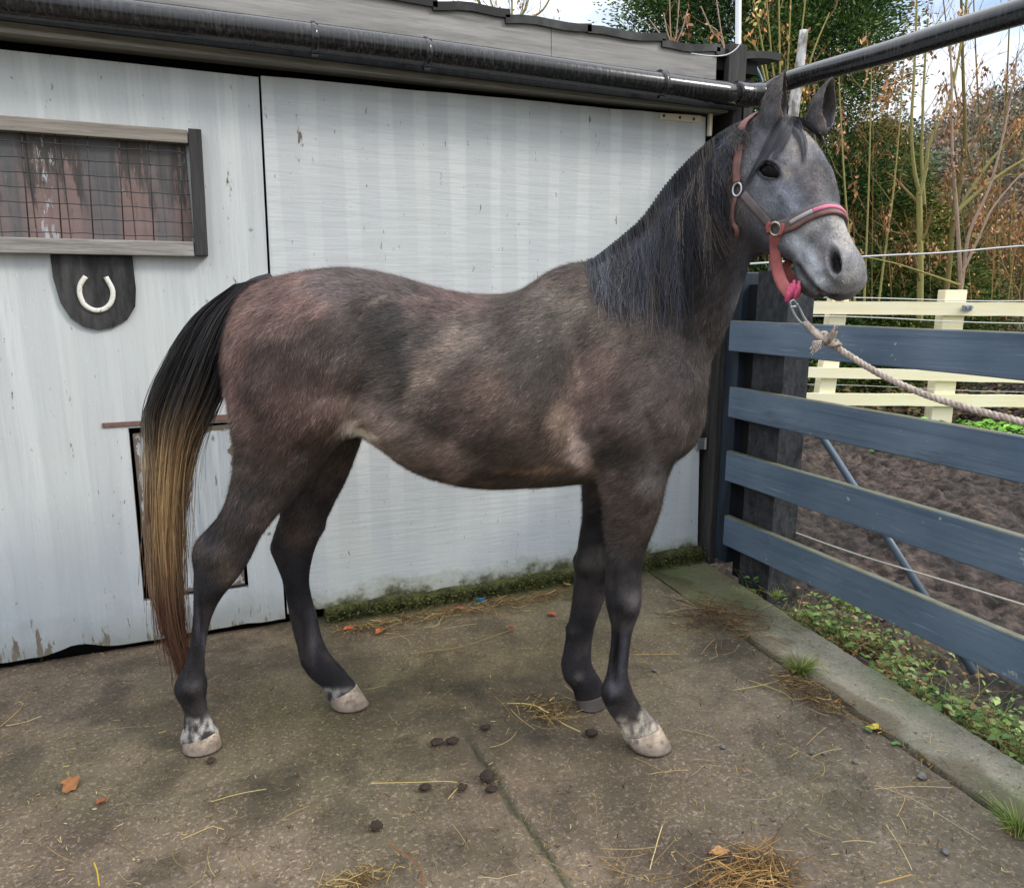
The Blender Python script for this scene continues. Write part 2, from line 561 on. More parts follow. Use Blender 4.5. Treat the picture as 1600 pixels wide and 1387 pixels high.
def kerb_z(P):
    e = np.minimum(np.abs(P[:, 0] - KIN(P[:, 1])), np.abs(P[:, 0] - KOUT(P[:, 1])))
    chip = fbm(P, 9, 3, 8) * 0.03
    return 0.010 + (fbm(P, 6, 4, 5) - 0.5) * 0.012 + (fbm(P, 30, 3, 6) - 0.5) * 0.004 * 1.0 - 0.013 * smooth01(P[:, 1], 2.15, 2.45) - 0.07 * np.clip(1 - e / (0.006 + chip * 0.8), 0, 1) * smooth01(-P[:, 1], -2.42, -2.2)


def kerb_c(P):
    c = np.ones((len(P), 3)) * (0.72 + 0.5 * fbm(P, 4.0, 4, 31))[:, None]
    g = smooth01(fbm(P, 3.0, 4, 33), 0.45, 0.65) * 0.45
    c *= 1 - g[:, None] * np.array([0.5, 0.25, 0.6])
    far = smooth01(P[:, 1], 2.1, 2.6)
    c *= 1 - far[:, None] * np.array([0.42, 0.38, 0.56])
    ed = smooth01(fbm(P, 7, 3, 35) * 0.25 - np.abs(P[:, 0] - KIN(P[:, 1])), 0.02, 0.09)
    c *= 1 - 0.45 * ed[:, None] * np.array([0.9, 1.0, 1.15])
    return c


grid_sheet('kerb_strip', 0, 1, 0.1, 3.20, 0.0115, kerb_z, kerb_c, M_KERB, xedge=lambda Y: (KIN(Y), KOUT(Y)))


def mud_z(P):
    big = fbm(P, 1.1, 3, 41) - 0.5
    mid = fbm(P, 5.0, 3, 43) - 0.5
    hoof = np.abs(fbm(P, 9.0, 2, 47) - 0.5)
    rise = -0.07 + 0.06 * smooth01(P[:, 0], 2.6, 4.0)
    return rise + big * 0.10 + mid * 0.13 - hoof * 0.10 + (fbm(P, 20, 3, 49) - 0.5) * 0.07


def mud_c(P):
    mid = fbm(P, 5.0, 3, 43)
    c = np.ones((len(P), 3)) * (0.62 + 0.75 * mid)[:, None]
    pud = smooth01(fbm(P, 0.9, 3, 53), 0.56, 0.64)
    return c * (1 + pud[:, None] * np.array([0.6, 0.5, 0.46]))


grid_sheet('paddock_ground', 2.25, 13.0, -1.0, 8.0, 0.028, mud_z, mud_c, M_MUD)

# ================================================================ the stable
stable = empty('stable', (0.9, 3.3, 0), 'low grey painted timber stable with black roof edge behind the horse', 'stable')
WY = 3.13
bm = bmesh.new()
box(bm, (-4.0, 3.26, -0.05), (2.56, 3.34, 2.60))
box(bm, (2.50, 3.34, -0.05), (2.57, 6.2, 2.60))
bm_link('wall', bm, M_DARK, stable)
bm = bmesh.new()
box(bm, (-4.0, 3.12, 0.02), (-1.32, 3.18, 2.22))
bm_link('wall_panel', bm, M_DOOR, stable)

# left leaf: boards around the hatch opening, butted
HX0, HX1, HZ0, HZ1 = -0.305, 0.088, 0.192, 0.905
DT = 0.035
bm = bmesh.new()
def slab(x0b, x1b, x0t, x1t, z0, z1, yf=WY, t=DT, b=0.0):
    hexa(bm, [(x0b, yf, z0), (x1b, yf, z0), (x1b, yf + t, z0), (x0b, yf + t, z0),
              (x0t, yf, z1), (x1t, yf, z1), (x1t, yf + t, z1), (x0t, yf + t, z1)], b)
slab(-1.31, HX0 - 0.003, -1.31, HX0 + 0.006, HZ0, HZ1)
slab(HX1 + 0.004, 0.232, HX1 + 0.004, 0.243, HZ0, HZ1)
slab(-1.31, 0.243, -1.31, 0.262, HZ1 + 0.0, 2.216)
# ragged foot of the leaf
xs = np.linspace(-1.31, 0.232, 60)
zb = 0.028 + 0.012 * (fbm(np.stack([xs, xs * 0, xs * 0], 1), 14, 3, 3) - 0.5) + 0.028 * np.exp(-((xs + 0.56) / 0.07) ** 2)
for i in range(59):
    hexa(bm, [(xs[i], WY, zb[i]), (xs[i + 1], WY, zb[i + 1]), (xs[i + 1], WY + DT, zb[i + 1]), (xs[i], WY + DT, zb[i]),
              (xs[i], WY, HZ0), (xs[i + 1], WY, HZ0), (xs[i + 1], WY + DT, HZ0), (xs[i], WY + DT, HZ0)])
bmesh.ops.remove_doubles(bm, verts=bm.verts, dist=0.0002)
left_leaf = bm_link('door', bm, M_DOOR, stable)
left_leaf['label'] = 'grey door with mesh window, horseshoe and low hatch'
bm = bmesh.new()
hexa(bm, [(HX0 + 0.016, WY + 0.004, HZ0 + 0.016), (HX1 - 0.010, WY + 0.001, HZ0 + 0.016), (HX1 - 0.010, WY + 0.03, HZ0 + 0.016), (HX0 + 0.016, WY + 0.03, HZ0 + 0.016),
          (HX0 + 0.018, WY + 0.008, HZ1 - 0.026), (HX1 - 0.004, WY + 0.003, HZ1 - 0.010), (HX1 - 0.004, WY + 0.03, HZ1 - 0.010), (HX0 + 0.018, WY + 0.03, HZ1 - 0.026)], 0.002)
m_ = Mat("worn_blue_grey_hatch_paint", rough=0.65, spec=0.25)
hx_, hy_, hz_ = m_.xyz()
ed_ = m_.math('MINIMUM', m_.math('MINIMUM', m_.math('SUBTRACT', hx_, HX0 + 0.016), m_.math('SUBTRACT', HX1 - 0.008, hx_)), m_.math('MINIMUM', m_.math('SUBTRACT', hz_, HZ0 + 0.014), m_.math('SUBTRACT', HZ1 - 0.016, hz_)))
gr_ = m_.noise(24, 6, 0.65, vec=m_.mapping((2.2, 1, 0.12)))
hb_ = m_.mix(m_.ramp(gr_, [(0.35, 0.0), (0.65, 1.0)]), (0.30, 0.335, 0.365), (0.44, 0.47, 0.485))
ew_ = m_.ramp(m_.math('SUBTRACT', ed_, m_.math('MULTIPLY', m_.math('SUBTRACT', m_.noise(28, 5, 0.7), 0.40), 0.09)), [(0.004, 1.0), (0.012, 0.0)])
hb_ = m_.mix(ew_, hb_, (0.12, 0.095, 0.075))
hb_ = m_.mix(m_.ramp(m_.noise(40, 4, vec=m_.mapping((1.6, 1, 0.35), loc=(4, 0, 4))), [(0.64, 0.0), (0.70, 0.8)]), hb_, (0.10, 0.09, 0.08))
bm_link('hatch', bm, m_.set(hb_, None, gr_, 0.3, 0.004), left_leaf)
bm = bmesh.new()
box(bm, (-0.385, WY - 0.006, HZ1 + 0.008), (-0.205, WY + 0.001, HZ1 + 0.026), 0.002)
bm_link('hatch_strip', bm, M_RUST, left_leaf)
bm = bmesh.new()
box(bm, (-0.06, WY - 0.006, HZ1 + 0.006), (0.10, WY + 0.001, HZ1 + 0.032), 0.002)
bm_link('hatch_strip', bm, M_RUST, left_leaf)
# window of the left leaf
bm = bmesh.new()
slab(-0.80, -0.002, -0.80, -0.002, 1.952, 1.999, WY - 0.045, 0.0445, 0.003)
bm_link('window_frame', bm, weathered_mat("pale_window_board", (0.15, 0.13, 0.11), (0.34, 0.31, 0.27), 0), left_leaf)
bm = bmesh.new()
slab(-0.80, -0.012, -0.80, -0.012, 1.550, 1.603, WY - 0.045, 0.0445, 0.003)
bm_link('window_frame', bm, M_GREYWOOD, left_leaf)
bm = bmesh.new()
slab(-0.010, 0.036, 0.001, 0.046, 1.552, 2.004, WY - 0.05, 0.0495, 0.004)
bm_link('window_frame', bm, M_CHARCOAL, left_leaf)
m_ = Mat("red_brown_flaking_boards", rough=0.8)
xx = m_.xyz()
bd = m_.math('FRACT', m_.math('MULTIPLY', xx[0], 9.6))
streak = m_.noise(16, 7, 0.7, vec=m_.mapping((2.2, 1, 0.30)))
colr = m_.mix(m_.ramp(m_.math('ADD', streak, m_.math('MULTIPLY', m_.math('SUBTRACT', 1.80, xx[2]), 0.75)), [(0.45, 0), (0.55, 1)]), (0.075, 0.066, 0.06), m_.mix(m_.noise(7, 4), (0.13, 0.095, 0.085), (0.31, 0.215, 0.20)))
colr = m_.mix(m_.ramp(m_.math('ADD', m_.noise(24, 6, 0.7, vec=m_.mapping((2.5, 1, 0.5), loc=(5, 0, 3))), m_.math('MULTIPLY', m_.ramp(m_.noise(5, 1, vec=m_.mapping((2, 1, 0.05))), [(0.5, 0), (0.7, 1)]), 0.12)), [(0.66, 0), (0.70, 1)]), colr, (0.40, 0.41, 0.43))
colr = m_.mix(m_.ramp(m_.math('ABSOLUTE', m_.math('SUBTRACT', bd, 0.5)), [(0.47, 0), (0.485, 0.8)]), colr, (0.03, 0.028, 0.026))
colr = m_.mix(m_.ramp(m_.noise(3.5, 2, vec=m_.mapping((2.7, 1, 0.12), loc=(2, 0, 0))), [(0.50, 0), (0.62, 0.75)]), colr, (0.12, 0.12, 0.125))
m_.set(colr, None, streak, 0.4, 0.004)
bm = bmesh.new()
box(bm, (-0.80, WY - 0.006, 1.6035), (-0.0125, WY - 0.0005, 1.9515))
bm_link('window_boards', bm, m_.m, left_leaf)
bm = bmesh.new()
for i in range(8):
    x = -0.035 - 0.0985 * i
    add_tube(bm, [(x - 0.013, WY - 0.030, 1.60), (x - 0.006, WY - 0.031, 1.78), (x + 0.002, WY - 0.030, 1.953)], 0.0024, 6)
for j in range(7):
    z = 1.622 + 0.0498 * j
    xs = np.linspace(-0.79, -0.010, 40)
    zz = z + 0.0012 * np.sin(xs * 64 + j) + 0.004 * (fbm(np.stack([xs, xs * 0 + j, xs * 0], 1), 8, 2, 4) - 0.5)
    add_tube(bm, np.stack([xs, np.full(40, WY - 0.034), zz], 1), 0.0019, 6)
bm_link('wire_grille', bm, M_WIRE, left_leaf, True)
# rubber plate and horseshoe
bm = bmesh.new()
prof = [(-0.487, 1.549), (-0.487, 1.47), (-0.473, 1.38), (-0.447, 1.325), (-0.41, 1.293), (-0.362, 1.280), (-0.31, 1.290), (-0.262, 1.318), (-0.232, 1.365), (-0.224, 1.43), (-0.226, 1.549)]
f = bm.faces.new([bm.verts.new((x, WY - 0.012, z)) for x, z in prof])
r = bmesh.ops.extrude_face_region(bm, geom=[f])
bmesh.ops.translate(bm, verts=[v for v in r['geom'] if isinstance(v, bmesh.types.BMVert)], vec=(0, 0.0115, 0))
bm_link('rubber_plate', bm, M_RUBBER, left_leaf)
bm = bmesh.new()
cu = catmull([(-0.383, 1.473), (-0.402, 1.445), (-0.408, 1.410), (-0.396, 1.372), (-0.366, 1.352), (-0.332, 1.358), (-0.308, 1.385), (-0.301, 1.425), (-0.318, 1.472)], 6)
V, Fc = tube_arrays(np.stack([cu[:, 0], np.full(len(cu), 0.0), cu[:, 1]], 1), 0.0088, 8)
V[:, 1] = V[:, 1] * 0.45 + WY - 0.017
vs = [bm.verts.new(tuple(p)) for p in V]
for f in Fc: bm.faces.new([vs[i] for i in f])
bm.faces.new(vs[:8][::-1]); bm.faces.new(vs[-8:])
bm_link('horseshoe', bm, M_WHITEPAINT, left_leaf, True)
# screws on the left leaf
for x, z in ((0.20, 1.66), (0.21, 1.1), (0.19, 0.42)):
    bm = bmesh.new()
    add_tube(bm, [(x, WY + 0.002, z), (x, WY - 0.003, z)], 0.006, 8)
    bm_link('screw', bm, M_STEEL, left_leaf)

# right leaf (a great plywood sheet, a little out of square)
bm = bmesh.new()
nx = 40
xb = np.linspace(0.242, 2.402, nx); xt = np.linspace(0.271, 2.318, nx)
zt = 2.222 + 0.030 * np.linspace(0, 1, nx) + 0.006 * (fbm(np.stack([xt, xt * 0, xt * 0], 1), 5, 3, 9) - 0.5)
for i in range(nx - 1):
    hexa(bm, [(xb[i], WY, 0.045), (xb[i + 1], WY, 0.045), (xb[i + 1], WY + 0.025, 0.045), (xb[i], WY + 0.025, 0.045),
              (xt[i], WY, zt[i]), (xt[i + 1], WY, zt[i + 1]), (xt[i + 1], WY + 0.025, zt[i + 1]), (xt[i], WY + 0.025, zt[i])])
bmesh.ops.remove_doubles(bm, verts=bm.verts, dist=0.0002)
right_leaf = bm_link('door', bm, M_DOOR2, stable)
right_leaf['label'] = 'broad plain grey plywood door behind the horse'
bm = bmesh.new()
hx = [on_wall(1030, 170, WY - 0.004), on_wall(1097, 178, WY - 0.004)]
hexa(bm, [(2.052, WY - 0.006, 2.218), (2.29, WY - 0.006, 2.222), (2.29, WY - 0.0005, 2.222), (2.052, WY - 0.0005, 2.218),
          (2.052, WY - 0.006, 2.248), (2.29, WY - 0.006, 2.256), (2.29, WY - 0.0005, 2.256), (2.052, WY - 0.0005, 2.248)], 0.002)
add_tube(bm, [(2.335, WY - 0.012, 2.165), (2.335, WY - 0.012, 2.265)], 0.013, 10)
bm_link('hinge', bm, M_BRASS, right_leaf)
for x in (2.075, 2.165, 2.245):
    bm = bmesh.new()
    add_tube(bm, [(x, WY - 0.004, 2.236), (x, WY - 0.0085, 2.236)], 0.007, 8)
    bm_link('hinge_screw', bm, M_WIRE, right_leaf)
bm = bmesh.new()
c = on_wall(1091, 693, WY)
box(bm, (c[0] - 0.02, WY - 0.016, c[2] - 0.03), (c[0] + 0.03, WY - 0.001, c[2] + 0.03), 0.003)
add_tube(bm, [(c[0] + 0.036, WY - 0.012, c[2] - 0.03), (c[0] + 0.036, WY - 0.012, c[2] + 0.03)], 0.009, 8)
bm_link('hinge', bm, M_STEEL, right_leaf)

# trim, soffit board, fascia, roof
bm = bmesh.new()
hexa(bm, [(-4.0, WY - 0.062, 2.236), (2.40, WY - 0.062, 2.268), (2.40, WY + 0.05, 2.272), (-4.0, WY + 0.05, 2.2385),
          (-4.0, WY - 0.062, 2.335), (2.40, WY - 0.062, 2.335), (2.40, WY + 0.05, 2.335), (-4.0, WY + 0.05, 2.335)])
bm_link('trim_board', bm, M_GREYWOOD, stable)
bm = bmesh.new()
for i in range(24):
    x0 = -1.3 + 0.1525 * i
hexa(bm, [(-4.0, WY - 0.075, 2.300), (2.44, WY - 0.075, 2.276), (2.44, WY - 0.0625, 2.276), (-4.0, WY - 0.0625, 2.300),
          (-4.0, WY - 0.075, 2.39), (2.44, WY - 0.075, 2.39), (2.44, WY - 0.0625, 2.39), (-4.0, WY - 0.0625, 2.39)])
bm_link('soffit_board', bm, M_BLACKWOOD, stable)
bm = bmesh.new()
for x0, x1, dz in ((-4.0, 1.452, 0.0), (1.454, 2.31, -0.004)):
    hexa(bm, [(x0, WY - 0.075, 2.3905), (x1, WY - 0.075, 2.3905), (x1, WY, 2.3905), (x0, WY, 2.3905),
              (x0, WY - 0.072, 2.555 + dz), (x1, WY - 0.072, 2.528 + dz), (x1, WY, 2.54 + dz), (x0, WY, 2.565 + dz)], 0.002)
bm_link('fascia_board', bm, M_FASCIA, stable)
bm = bmesh.new()
hexa(bm, [(2.312, WY - 0.06, 2.4505), (2.56, WY - 0.06, 2.4505), (2.56, WY + 0.12, 2.4505), (2.312, WY + 0.12, 2.4505),
          (2.312, WY - 0.06, 2.515), (2.56, WY - 0.06, 2.51), (2.56, WY + 0.12, 2.53), (2.312, WY + 0.12, 2.53)])
bm_link('roof_corner', bm, M_DARK, stable)
bm = bmesh.new()
edges = [-4.0, -2.6, -1.5, -0.6, 0.20, 0.93, 1.24, 1.62, 2.0, 2.30, 2.66]
for i in range(len(edges) - 1):
    x0, x1 = edges[i], edges[i + 1] + 0.02
    zb = 2.534 - 0.008 * (x0 + x1) / 2 + 0.008 * (i % 2)
    for k in range(6):
        a, b = x0 + (x1 - x0) * k / 6, x0 + (x1 - x0) * (k + 1) / 6
        wa = 0.006 * math.sin(k * 1.1 + i); wb = 0.006 * math.sin((k + 1) * 1.1 + i)
        za, zc = zb + 0.016 * (k / 6) + wa, zb + 0.016 * ((k + 1) / 6) + wb
        hexa(bm, [(a, 3.045, za - 0.018), (b, 3.045, zc - 0.018), (b, 6.4, zc + 0.40), (a, 6.4, za + 0.40),
                  (a, 3.045, za + 0.014), (b, 3.045, zc + 0.014), (b, 6.4, zc + 0.424), (a, 6.4, za + 0.424)])
bm_link('roof', bm, M_ROOF, stable)
# jambs at the corner
bm = bmesh.new()
box(bm, (2.425, WY - 0.07, -0.02), (2.475, WY + 0.10, 2.44), 0.004)
box(bm, (2.530, WY - 0.015, 0.0), (2.585, WY + 0.10, 2.44), 0.004)
bm_link('door_post', bm, M_CHARCOAL, stable)
m_ = Mat("blue_black_paint", rough=0.5)
m_.set(m_.mix(m_.ramp(m_.noise(9, 5, 0.6, vec=m_.mapping((1, 1, 0.3))), [(0.4, 0), (0.75, 1)]), (0.012, 0.017, 0.026), (0.035, 0.05, 0.07)), None, m_.noise(40, 4), 0.2, 0.003)
bm = bmesh.new()
box(bm, (2.455, 2.955, 0.02), (2.555, 3.054, 1.52), 0.006)
bm_link('gate_post', bm, m_.m, stable)
bm = bmesh.new()
box(bm, (2.50, 2.80, -0.05), (2.54, 2.954, 1.46))
bm_link('dark_gap_filler', bm, M_DARK, stable)  # added black board standing in for the dark gap between the posts
bm = bmesh.new()
box(bm, (2.480, WY - 0.04, 1.0), (2.497, WY - 0.012, 2.25), 0.002)
bm_link('rust_strip', bm, M_RUST, stable)
bm = bmesh.new()
a = on_wall(1152, 105, 3.04)
box(bm, (a[0] - 0.055, 3.03, 2.385), (a[0] + 0.045, 3.068, 2.56), 0.003)
bm_link('corner_bracket', bm, M_CHARCOAL, stable)
# mossy plinth
bm = bmesh.new()
nx = 60
xs = np.linspace(0.40, 2.415, nx)
h = 0.050 + 0.012 * smooth01(xs, 1.3, 2.4) + 0.03 * (fbm(np.stack([xs, xs * 0, xs * 0], 1), 8, 3, 2) - 0.5)
yf = 3.085 + 0.03 * (fbm(np.stack([xs, xs * 0 + 3, xs * 0], 1), 6, 3, 2) - 0.5)
for i in range(nx - 1):
    hexa(bm, [(xs[i], yf[i] - 0.02, -0.02), (xs[i + 1], yf[i + 1] - 0.02, -0.02), (xs[i + 1], WY + 0.05, -0.02), (xs[i], WY + 0.05, -0.02),
              (xs[i], yf[i] + 0.03, h[i]), (xs[i + 1], yf[i + 1] + 0.03, h[i + 1]), (xs[i + 1], WY + 0.05, h[i + 1]), (xs[i], WY + 0.05, h[i])])
bmesh.ops.remove_doubles(bm, verts=bm.verts, dist=0.0005)
bm_link('plinth', bm, M_MOSSC, stable)

# ================================================================ black pipe: along the eaves, then out over the fence
m_ = Mat("scuffed_black_plastic", rough=0.36, spec=0.5)
st = m_.noise(60, 4, 0.6, vec=m_.mapping((1.6, 1.6, 0.10)))
gp = m_.N.new('ShaderNodeNewGeometry')
sepn = m_.N.new('ShaderNodeSeparateXYZ'); m_.L.new(gp.outputs['Normal'], sepn.inputs[0])
c_ = m_.mix(m_.ramp(st, [(0.46, 0), (0.74, 1)]), (0.006, 0.006, 0.008), (0.06, 0.056, 0.054))
c_ = m_.mix(m_.ramp(m_.noise(7, 4, vec=m_.mapping((1, 1, 1), loc=(3, 3, 3))), [(0.35, 0.75), (0.6, 0.0)]), c_, (0.012, 0.012, 0.014))
m_.set(c_, m_.ramp(st, [(0.4, 0.14), (0.7, 0.30)]))
M_PIPE = m_.m
pipe = empty('drain_pipe', (1.0, 3.0, 2.33), 'scuffed black plastic pipe along the stable eaves and out over the fence', 'pipe')
pz = lambda x: 2.331 - 0.0 * x
bm = bmesh.new()
xs = np.concatenate([np.linspace(-4.0, 0.44, 30), np.linspace(0.46, 2.376, 20)])
add_tube(bm, np.stack([xs, np.full(len(xs), 2.965), 2.323 + 0.004 * np.sin(xs * 2.2)], 1), 0.0495, 20)
bm_link('eaves_pipe', bm, M_PIPE, pipe, True)
bm = bmesh.new()
e0 = np.array([2.375, 2.965, 2.323]); e2 = on_fence(1240, 124, 2.60); e3 = on_fence(1600, 17, 2.60)
elb = catmull([e0 + [-0.02, 0, 0], e0 + [0.05, 0, 0.0], e0 + [0.125, -0.01, 0.006]], 6)
add_tube(bm, elb, 0.054, 20)
bm_link('elbow', bm, M_PIPE, pipe, True)
bm = bmesh.new()
st_ = np.array([2.515, 2.985, 2.338])
far = e3 + (e3 - e2) * 2.2
add_tube(bm, catmull([st_, e2, (e2 + e3) / 2 + [0, 0, -0.004], e3, far], 8), 0.043, 20)
bm_link('long_pipe', bm, M_PIPE, pipe, True)
for x in (0.45, 0.875, 1.95):
    bm = bmesh.new()
    add_tube(bm, [(x - 0.012, 2.965, 2.323), (x + 0.012, 2.965, 2.323)], 0.0540, 20)
    box(bm, (x - 0.012, 2.955, 2.262), (x + 0.012, 2.975, 2.271), 0.001)
    box(bm, (x - 0.008, 2.965, 2.370), (x + 0.008, 3.054, 2.384), 0.001)
    bm_link('pipe_clip', bm, M_PIPE, pipe, True)

# thin poles and hose at the corner
bm = bmesh.new()
a, b = on_wall(1154, -20, 3.42), on_wall(1152, 260, 3.42)
add_tube(bm, [(b[0], b[1], -0.1), b, a + (a - b) * 0.25], 0.0155, 12)
tag(bm_link('metal_pole', bm, Mat("dull_aluminium", (0.5, 0.5, 0.5), 0.5, 0.5, 0.4).m, None, True), 'slim grey metal pole standing upright behind the stable corner', 'pole')
bm = bmesh.new()
a, b = at(1256, 48, 4.6), at(1238, 190, 4.6)
g = a + (b - a) * (a[2] + 0.1) / (a[2] - b[2])
add_tube(bm, catmull([g, b, (a + b) / 2 + [0.004, 0, 0], a], 5), np.linspace(0.035, 0.024, 16), 10)
m_ = Mat("silvery_bark_stake", rough=0.8)
m_.set(m_.mix(m_.ramp(m_.noise(30, 5, vec=m_.mapping((1, 1, 0.5))), [(0.42, 0), (0.6, 1)]), (0.2, 0.18, 0.16), (0.55, 0.54, 0.52)), None, m_.noise(50), 0.4, 0.005)
tag(bm_link('wooden_stake', bm, m_.m, None, True), 'pale silvery wooden stake standing behind the ears of the horse', 'stake')
bm = bmesh.new()
hp = [on_wall(x, y, 3.25) for x, y in ((1128, 92), (1158, 88), (1175, 98), (1186, 116), (1192, 136), (1190, 160))]
add_tube(bm, catmull(hp, 6), 0.008, 8)
tag(bm_link('hose', bm, Mat("pale_blue_hose", (0.17, 0.29, 0.38), 0.4).m, None, True), 'pale blue hose looped round the stable corner', 'hose')
bm = bmesh.new()
hp = [on_wall(x, y, 3.01) for x, y in ((1080, 84), (1112, 88), (1135, 86), (1150, 77), (1158, 66))]
add_tube(bm, catmull(hp, 6), 0.0028, 6)
tag(bm_link('cable', bm, Mat("white_cable", (0.5, 0.52, 0.55), 0.4).m, None, True), 'thin white cable hanging under the roof corner', 'cable')
# ================================================================ the horse
# body frame: s = along the horse (towards its chest), t = away from the viewer, z = up
def stz(P):
    P = np.asarray(P)
    return np.stack([P @ RT, P @ FH, P[..., 2]], -1)


def from_stz(Q):
    Q = np.asarray(Q)
    return Q[..., 0:1] * RT + Q[..., 1:2] * FH + Q[..., 2:3] * ZZ


def loft(bm, rings, n=28, cap=True):
    """rings: list of (n,3) arrays"""
    vs = [[bm.verts.new(tuple(p)) for p in r] for r in rings]
    n = len(vs[0])
    for i in range(len(vs) - 1):
        for j in range(n):
            bm.faces.new([vs[i][j], vs[i][(j + 1) % n], vs[i + 1][(j + 1) % n], vs[i + 1][j]])
    if cap:
        bm.faces.new(vs[0][::-1]); bm.faces.new(vs[-1])


def limb(bm, secs, n=28, k=4, power=1.0):
    """secs: (xA,yA,xB,yB,dist,halfwidth) measured back edge / front edge in the side view"""
    A = np.array([stz(at(x[0], x[1], x[4])) for x in secs])
    Bq = np.array([stz(at(x[2], x[3], x[4])) for x in secs])
    hw = np.array([x[5] for x in secs])
    A, Bq = catmull(A, k), catmull(Bq, k)
    hw = catmull(np.stack([hw, hw * 0, hw * 0], 1), k)[:, 0]
    th = np.linspace(0, 2 * np.pi, n, endpoint=False)
    cs, sn = np.cos(th), np.sin(th)
    cs = np.sign(cs) * np.abs(cs) ** power; sn = np.sign(sn) * np.abs(sn) ** power
    rings = []
    for a, b, w in zip(A, Bq, hw):
        c, h = (a + b) / 2, (b - a) / 2
        r = c + cs[:, None] * h + sn[:, None] * np.array([0, w, 0])
        rings.append(from_stz(r))
    loft(bm, rings)


TD, ND, DD = 2.18, 2.085, 2.33          # trunk, near legs, far legs: metres out
bm = bmesh.new()
trunk = [(378, 470, 360, 590, .09), (392, 447, 364, 625, .15), (412, 437, 385, 655, .19), (445, 429, 430, 672, .225),
         (492, 421, 490, 672, .245), (545, 417, 545, 672, .255), (600, 425, 592, 694, .245), (650, 439, 640, 730, .25),
         (700, 452, 690, 749, .262), (760, 460, 755, 761, .268), (812, 453, 822, 760, .26), (850, 427, 882, 757, .235),
         (885, 411, 936, 752, .205), (930, 410, 990, 742, .195), (980, 430, 1040, 728, .185), (1030, 470, 1078, 703, .15), (1066, 520, 1097, 668, .10), (1085, 560, 1103, 635, .05)]
limb(bm, [(*x[:4], TD, x[4]) for x in trunk], 36)
neck = [(840, 450, 1075, 690, 2.18, .15), (872, 418, 1100, 640, 2.18, .145), (925, 404, 1107, 590, 2.18, .125), (962, 376, 1116, 556, 2.175, .108),
        (1003, 338, 1132, 525, 2.17, .095), (1042, 288, 1147, 490, 2.16, .086), (1080, 246, 1158, 455, 2.15, .08), (1116, 214, 1168, 420, 2.13, .08),
        (1152, 192, 1178, 392, 2.12, .078), (1190, 180, 1192, 360, 2.11, .07), (1225, 185, 1205, 330, 2.10, .05)]
limb(bm, neck, 30)
nfore = [(905, 455, 985, 465, 2.09, .03), (888, 540, 1050, 540, 2.06, .065), (900, 630, 1086, 615, 2.05, .09), (920, 695, 1068, 690, 2.055, .092),
         (932, 745, 1044, 745, 2.06, .085), (941, 800, 1033, 800, 2.07, .066), (945, 850, 1014, 850, ND, .052), (946, 890, 1004, 890, ND, .043),
         (945, 918, 1003, 916, ND, .044), (947, 946, 1002, 946, ND, .045), (955, 982, 989, 984, ND, .030), (952, 1020, 984, 1020, ND, .023),
         (947, 1052, 982, 1052, ND, .023), (939, 1083, 989, 1078, ND, .034), (950, 1110, 1000, 1100, ND, .031), (962, 1128, 1016, 1116, ND, .029), (972, 1146, 1030, 1132, ND, .036), (975, 1156, 1034, 1142, ND, .030)]
limb(bm, nfore)
ffore = [(910, 560, 1040, 560, 2.28, .05), (902, 650, 1040, 640, 2.30, .08), (907, 740, 1010, 745, 2.31, .08), (909, 800, 985, 800, 2.32, .062), (902, 850, 968, 850, DD, .05),
         (898, 890, 955, 890, DD, .042), (896, 918, 950, 915, DD, .041), (893, 945, 942, 942, DD, .041), (886, 985, 928, 982, DD, .029), (880, 1015, 924, 1012, DD, .025),
         (876, 1040, 925, 1035, DD, .030), (882, 1062, 932, 1050, DD, .030), (893, 1075, 940, 1062, DD, .028), (898, 1090, 946, 1078, DD, .035), (900, 1096, 948, 1086, DD, .030)]
limb(bm, ffore)
nhind = [(430, 455, 560, 465, 2.10, .05), (382, 515, 592, 540, 2.06, .10), (357, 590, 592, 620, 2.05, .125), (357, 650, 566, 664, 2.05, .115),
         (366, 700, 526, 698, 2.06, .095), (360, 748, 484, 752, 2.07, .072), (344, 795, 444, 797, 2.08, .054),
         (318, 828, 412, 838, ND, .040), (299, 852, 394, 873, ND, .043), (303, 895, 370, 905, ND, .039), (303, 930, 344, 938, ND, .033), (301, 970, 328, 975, ND, .024),
         (296, 1010, 322, 1012, ND, .022), (287, 1042, 320, 1043, ND, .025), (272, 1074, 322, 1074, ND, .033), (285, 1103, 322, 1098, ND, .029), (288, 1128, 328, 1118, ND, .028),
         (283, 1150, 338, 1138, ND, .038), (284, 1160, 342, 1148, ND, .031)]
limb(bm, nhind)
fhind = [(430, 560, 575, 580, 2.27, .09), (432, 640, 575, 650, 2.29, .10), (442, 690, 566, 690, 2.30, .088), (446, 745, 548, 740, 2.31, .066), (437, 800, 520, 795, 2.32, .05), (424, 842, 500, 840, DD, .043),
         (422, 858, 488, 873, DD, .042), (438, 895, 483, 905, DD, .038), (447, 930, 487, 935, DD, .031), (455, 970, 496, 965, DD, .026), (463, 1005, 505, 1000, DD, .025),
         (470, 1035, 518, 1025, DD, .030), (484, 1057, 536, 1045, DD, .029), (503, 1072, 546, 1058, DD, .028), (512, 1088, 555, 1068, DD, .037), (514, 1096, 558, 1076, DD, .030)]
limb(bm, fhind)

